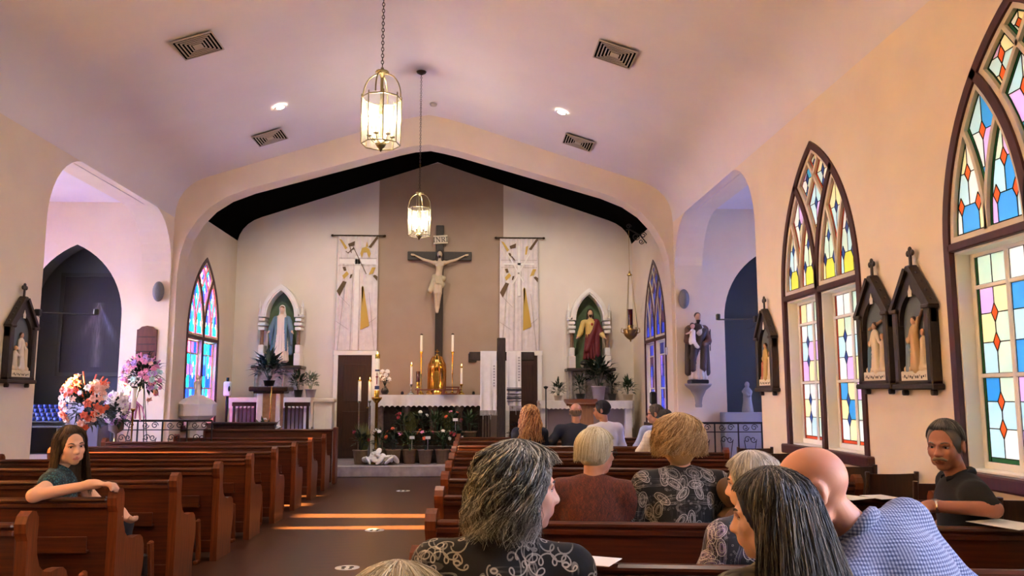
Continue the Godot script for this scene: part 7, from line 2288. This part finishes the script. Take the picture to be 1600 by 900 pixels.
	M.rough_wood = textured(rgb(38, 28, 24), rgb(66, 50, 42), 0.75, Vector3(5, 0.7, 5), 0.03, 41)
	M.stone_brown = textured(rgb(110, 92, 78), rgb(150, 130, 112), 0.6, Vector3.ONE * 1.2, 0.03, 42)
	M.stone_dark = textured(rgb(52, 42, 36), rgb(74, 60, 52), 0.7, Vector3.ONE * 1.2, 0.03, 43)
	M.gold = mat(rgb(214, 170, 84), 0.18, 1.0)
	M.gold_dark = mat(rgb(150, 104, 52), 0.3, 1.0)
	M.red_wood = mat(rgb(122, 62, 44), 0.4)
	M.silver = mat(rgb(205, 200, 195), 0.25, 0.9)
	M.silver_dark = mat(rgb(70, 66, 68), 0.3, 0.6)
	M.brass_dark = mat(rgb(168, 136, 78), 0.35, 0.9)
	M.blue_band = mat(rgb(60, 70, 110), 0.6)
	M.red_paint = mat(rgb(150, 40, 36), 0.6)
	M.ruby = mat(rgb(70, 16, 16), 0.2)
	M.leaf_dark = mat(rgb(30, 48, 34), 0.5)
	M.leaf_mid = mat(rgb(56, 78, 50), 0.5)
	M.leaf_blue = mat(rgb(36, 56, 58), 0.35)
	M.leaf_pale = mat(rgb(130, 142, 122), 0.6)
	M.leaf_black = mat(rgb(18, 18, 20), 0.7)
	M.grass = mat(rgb(108, 112, 64), 0.7)
	M.bloom_white = mat(rgb(236, 234, 230), 0.6)
	M.bloom_pink = mat(rgb(224, 140, 170), 0.6)
	M.bloom_lilac = mat(rgb(186, 150, 206), 0.6)
	M.bloom_orange = mat(rgb(226, 110, 70), 0.6)
	M.bloom_peach = mat(rgb(238, 190, 165), 0.6)
	M.bloom_red = mat(rgb(140, 34, 52), 0.6)
	M.bloom_mint = mat(rgb(180, 220, 205), 0.6)
	M.ribbon_pink = mat(rgb(226, 150, 200), 0.4)
	M.pot_dark = mat(rgb(40, 40, 42), 0.5)
	M.foil = mat(rgb(190, 182, 180), 0.3, 0.6)
	M.white_pot = mat(rgb(214, 208, 214), 0.4)
	M.kraft = textured(rgb(122, 100, 80), rgb(150, 126, 102), 0.8, Vector3.ONE * 2.0, 0.03, 45)
	M.paper = mat(rgb(236, 234, 230), 0.7)
	M.navy_cloth = mat(rgb(44, 42, 54), 0.8)
	M.grey_thread = mat(rgb(170, 164, 164), 0.8)
	M.banner_white = textured(rgb(212, 202, 204), rgb(232, 224, 224), 0.85, Vector3.ONE * 1.2, 0.02, 46)
	M.gold_cloth = mat(rgb(196, 160, 70), 0.6)
	M.brown_cloth = mat(rgb(96, 72, 48), 0.7)
	M.thread = mat(rgb(172, 160, 156), 0.8)
	M.lectern_wood = textured(rgb(150, 108, 76), rgb(178, 134, 98), 0.5, Vector3(3, 0.5, 3), 0.03, 47)
	M.ambo_stone = textured(rgb(160, 122, 84), rgb(186, 148, 108), 0.5, Vector3.ONE * 1.2, 0.03, 48)
	M.white_plastic = mat(rgb(224, 224, 228), 0.4)
	M.canvas = canvas_print()
	M.picture_frame = mat(rgb(44, 46, 46), 0.5)
	M.hymn_wood = textured(rgb(84, 38, 26), rgb(112, 54, 36), 0.5, Vector3(3, 0.5, 3), 0.03, 53)
	M.blue_glass = mat(rgb(60, 84, 170), 0.2)
	M.card_grey = mat(rgb(150, 150, 160), 0.5)
	M.slate_wood = mat(rgb(96, 94, 110), 0.6)
	M.stand_stone = mat(rgb(110, 104, 108), 0.7)
	M.corbel_grey = mat(rgb(150, 142, 140), 0.7)
	M.grey_plaster = mat(rgb(150, 150, 156), 0.7)
	M.plinth_grey = mat(rgb(150, 152, 158), 0.7)
	M.sticker = mat(rgb(232, 232, 230), 0.5)
	M.bag_brown = mat(rgb(104, 74, 46), 0.7)
	M.bead = mat(rgb(150, 96, 92), 0.3)
	M.moustache = mat(rgb(130, 118, 104), 0.8)
	blooms = [bloom_mesh(0), bloom_mesh(1), bloom_mesh(2)]

func canvas_print() -> StandardMaterial3D:
	# picture on the canvas: black ground with two broad fans of pale light
	var w := 228
	var h := 324
	var im := Image.create(w, h, false, Image.FORMAT_RGB8)
	var nz := FastNoiseLite.new()
	nz.seed = 4; nz.frequency = 0.05
	for y in h:
		for x in w:
			var u := (x + 0.5) / w - 0.52
			var v := (y + 0.5) / h
			var n := nz.get_noise_2d(x * 3.0, y * 0.4) * 0.5 + 0.5
			var c := rgb(17, 17, 20).lerp(rgb(30, 28, 32), n)
			var d := v - 0.28
			if d > 0.0 and v < 0.93:
				var a := u / maxf(d, 0.02)
				var rose := clampf(1.0 - absf(a + 0.55) / 0.5, 0, 1) * smoothstep(0.75, 0.4, v)
				var blue := clampf(1.0 - absf(a - 0.6) / 0.35, 0, 1) * smoothstep(0.8, 0.45, v)
				var mid := clampf(1.0 - absf(u) / 0.1, 0, 1)
				c = c.lerp(rgb(128, 108, 116), rose * (0.35 + 0.5 * n))
				c = c.lerp(rgb(120, 128, 160), blue * (0.35 + 0.5 * n))
				c = c.lerp(rgb(132, 124, 124), mid * (0.3 + 0.5 * n))
			im.set_pixel(x, y, c)
	var m := mat(Color.WHITE, 0.6)
	m.albedo_texture = ImageTexture.create_from_image(im)
	m.uv1_triplanar = true
	m.uv1_scale = Vector3(1.0 / 1.14, 1.0 / 1.62, 1.0)
	m.uv1_offset = Vector3(0.5, 0.0, 0.0)
	return m

func build_windows():
	var clear: Material = M.clear
	var py := glass(rgb(250, 246, 208)); var pa := glass(rgb(214, 243, 242)); var pl := glass(rgb(240, 216, 245)); var aq := glass(rgb(70, 196, 238)); var pw := glass(rgb(246, 249, 240))
	var pg := glass(rgb(226, 244, 226))
	for g in [py, pa, pl, aq, pw, pg]: g.backlight = g.backlight * 0.56
	var near := {"border": glass(rgb(30, 110, 60), 0.35, 0.5), "diamond": glass(rgb(238, 120, 40), 0.35, 0.6), "fields": [py, pa, pl, pa, pw, py, pg, pa, pw, aq, pl], "big": aq}
	var mid := {"border": glass(rgb(235, 95, 50), 0.35, 0.5), "diamond": glass(rgb(40, 85, 155), 0.35, 0.7), "fields": [pw, pa, pl, py, pw, pg, pw, py, pa, aq], "big": glass(rgb(230, 230, 110), 0.35, 0.6)}
	var dense := func(r: int, g: int, b: int) -> StandardMaterial3D: return glass(rgb(r, g, b), 0.35, 0.85)
	var bl: Material = dense.call(50, 110, 235); var bl2: Material = dense.call(90, 150, 245); var pk: Material = dense.call(240, 140, 200); var vio: Material = dense.call(140, 120, 235); var aq2: Material = dense.call(60, 205, 245)
	var chl := {"border": pk, "diamond": dense.call(240, 248, 252), "fields": [bl, bl2, aq2, vio, bl, aq2, pk], "big": aq2}
	var dim := {"border": glass(rgb(120, 70, 70)), "diamond": glass(rgb(30, 70, 150)), "fields": [glass(rgb(60, 80, 150)), glass(rgb(80, 100, 170)), glass(rgb(140, 120, 170)), glass(rgb(60, 70, 120)), glass(rgb(95, 60, 80))], "big": glass(rgb(60, 90, 170))}
	var amber := {"fields": [glass(rgb(252, 236, 205), 0.35, 0.75), glass(rgb(252, 244, 225), 0.35, 0.75), glass(rgb(250, 226, 190), 0.35, 0.75)]}
	var lilac := glass(rgb(172, 176, 254))
	var purple := {"fields": [clear, lilac, lilac]}
	var gold := {"border": glass(rgb(235, 150, 70), 0.35, 0.6), "diamond": glass(rgb(200, 90, 60), 0.35, 0.5), "fields": amber.fields, "big": glass(rgb(250, 205, 140), 0.35, 0.75)}
	var mixed := {"fields": [clear, glass(rgb(252, 226, 180))]}
	var pale := {"fields": [glass(rgb(200, 205, 245)), glass(rgb(225, 215, 245)), glass(rgb(235, 240, 250))]}
	window(1, XR, 1, -7.48, mid, "pointed stained-glass window with orange borders and blue diamonds", true, 0.6)
	window(2, XR, 1, -4.52, near, "pointed stained-glass window with green borders and orange diamonds", true, 0.6)
	window(3, XL, -1, -14.55, chl, "blue and pink pointed stained-glass window left of the chancel", true, 0.35)
	window(4, XR, 1, -14.4, dim, "dim blue pointed stained-glass window right of the chancel", true, 0.35)
	window(5, XR, 1, -1.55, mixed, "unseen pointed window on the right, part clear to light the left wall", false)  # out of view; clear panes put in to brighten the left wall
	var i := 6
	for z in [-7.0, -4.1, -1.2]:
		window(i, XL, -1, z, gold, "amber pointed window on the left", i == 6)
		i += 1
	window(9, XL - 0.44 - 2.35, -1, -10.1, purple, "lilac and clear window of the left side chapel, nearer one", false)
	window(11, XL - 0.44 - 2.35, -1, -11.9, purple, "lilac and clear window of the left side chapel, farther one", false)
	window(10, XR + 0.44 + 2.35, 1, -10.1, pale, "pale window of the right side chapel, nearer one", false)
	window(12, XR + 0.44 + 2.35, 1, -11.9, pale, "pale window of the right side chapel, farther one", false)

func omni(at: Vector3, c: Color, e: float, size: float, parent: Node) -> OmniLight3D:
	var l := OmniLight3D.new()
	l.name = "lamp"
	l.light_color = c; l.light_energy = e; l.light_size = size
	l.omni_range = 40.0; l.omni_attenuation = 2.0
	l.shadow_enabled = true
	l.position = at
	parent.add_child(l, true)
	return l

func spot(at: Vector3, to: Vector3, c: Color, e: float, ang: float, size: float, parent: Node) -> SpotLight3D:
	var l := SpotLight3D.new()
	l.name = "lamp"
	l.light_color = c; l.light_energy = e; l.light_size = size
	l.spot_range = 40.0; l.spot_attenuation = 2.0; l.spot_angle = ang; l.spot_angle_attenuation = 0.8
	l.shadow_enabled = true
	parent.add_child(l, true)
	l.look_at_from_position(at, to, Vector3.UP if absf((to - at).normalized().y) < 0.95 else Vector3.RIGHT)
	return l

func _ready():
	rng.seed = 7
	# camera
	var cam := Camera3D.new()
	cam.name = "camera"
	cam.fov = 38.187
	cam.near = 0.05; cam.far = 300
	cam.rotation_order = EULER_ORDER_YXZ
	cam.position = Vector3(0, 1.38, 0)
	cam.rotation_degrees = Vector3(7.3636, -2.708, 0)
	add_child(cam)
	cam.make_current()
	# sky
	var we := WorldEnvironment.new()
	we.name = "environment"
	var env := Environment.new()
	env.background_mode = Environment.BG_SKY
	var sky := Sky.new()
	var sm := ProceduralSkyMaterial.new()
	sm.sky_top_color = rgb(140, 165, 225); sm.sky_horizon_color = rgb(240, 228, 205)
	sm.ground_bottom_color = rgb(120, 118, 105); sm.ground_horizon_color = rgb(200, 200, 195)
	sm.sun_angle_max = 1.0
	sky.sky_material = sm
	env.sky = sky
	env.background_energy_multiplier = 13.0
	env.tonemap_mode = Environment.TONE_MAPPER_LINEAR
	env.tonemap_exposure = 6.7
	env.sdfgi_enabled = true; env.ssao_enabled = true; env.ssil_enabled = true
	env.ambient_light_source = Environment.AMBIENT_SOURCE_DISABLED
	we.environment = env
	add_child(we)
	# low sun from the left
	var sun := DirectionalLight3D.new()
	sun.name = "sun"
	sun.light_color = rgb(255, 204, 120)
	sun.light_energy = 16.0
	sun.light_angular_distance = 0.6
	sun.shadow_enabled = true
	add_child(sun)
	sun.look_at_from_position(Vector3.ZERO, Vector3(1.0, -0.27, 0.06), Vector3.UP)
	materials()
	build_shell()
	build_windows()
	pews()
	chairs()
	chandelier(Vector3(CX, 3.29, -6.33), 5.79, "brass and glass lantern hanging nearest the camera")
	chandelier(Vector3(CX, 3.47, -11.0), 5.79, "brass and glass lantern hanging before the crucifix")
	chandelier(Vector3(CX, 3.35, -1.6), 5.79, "brass and glass lantern over the rear of the nave")
	ceiling_fittings()
	sanctuary()
	chapels()
	people()
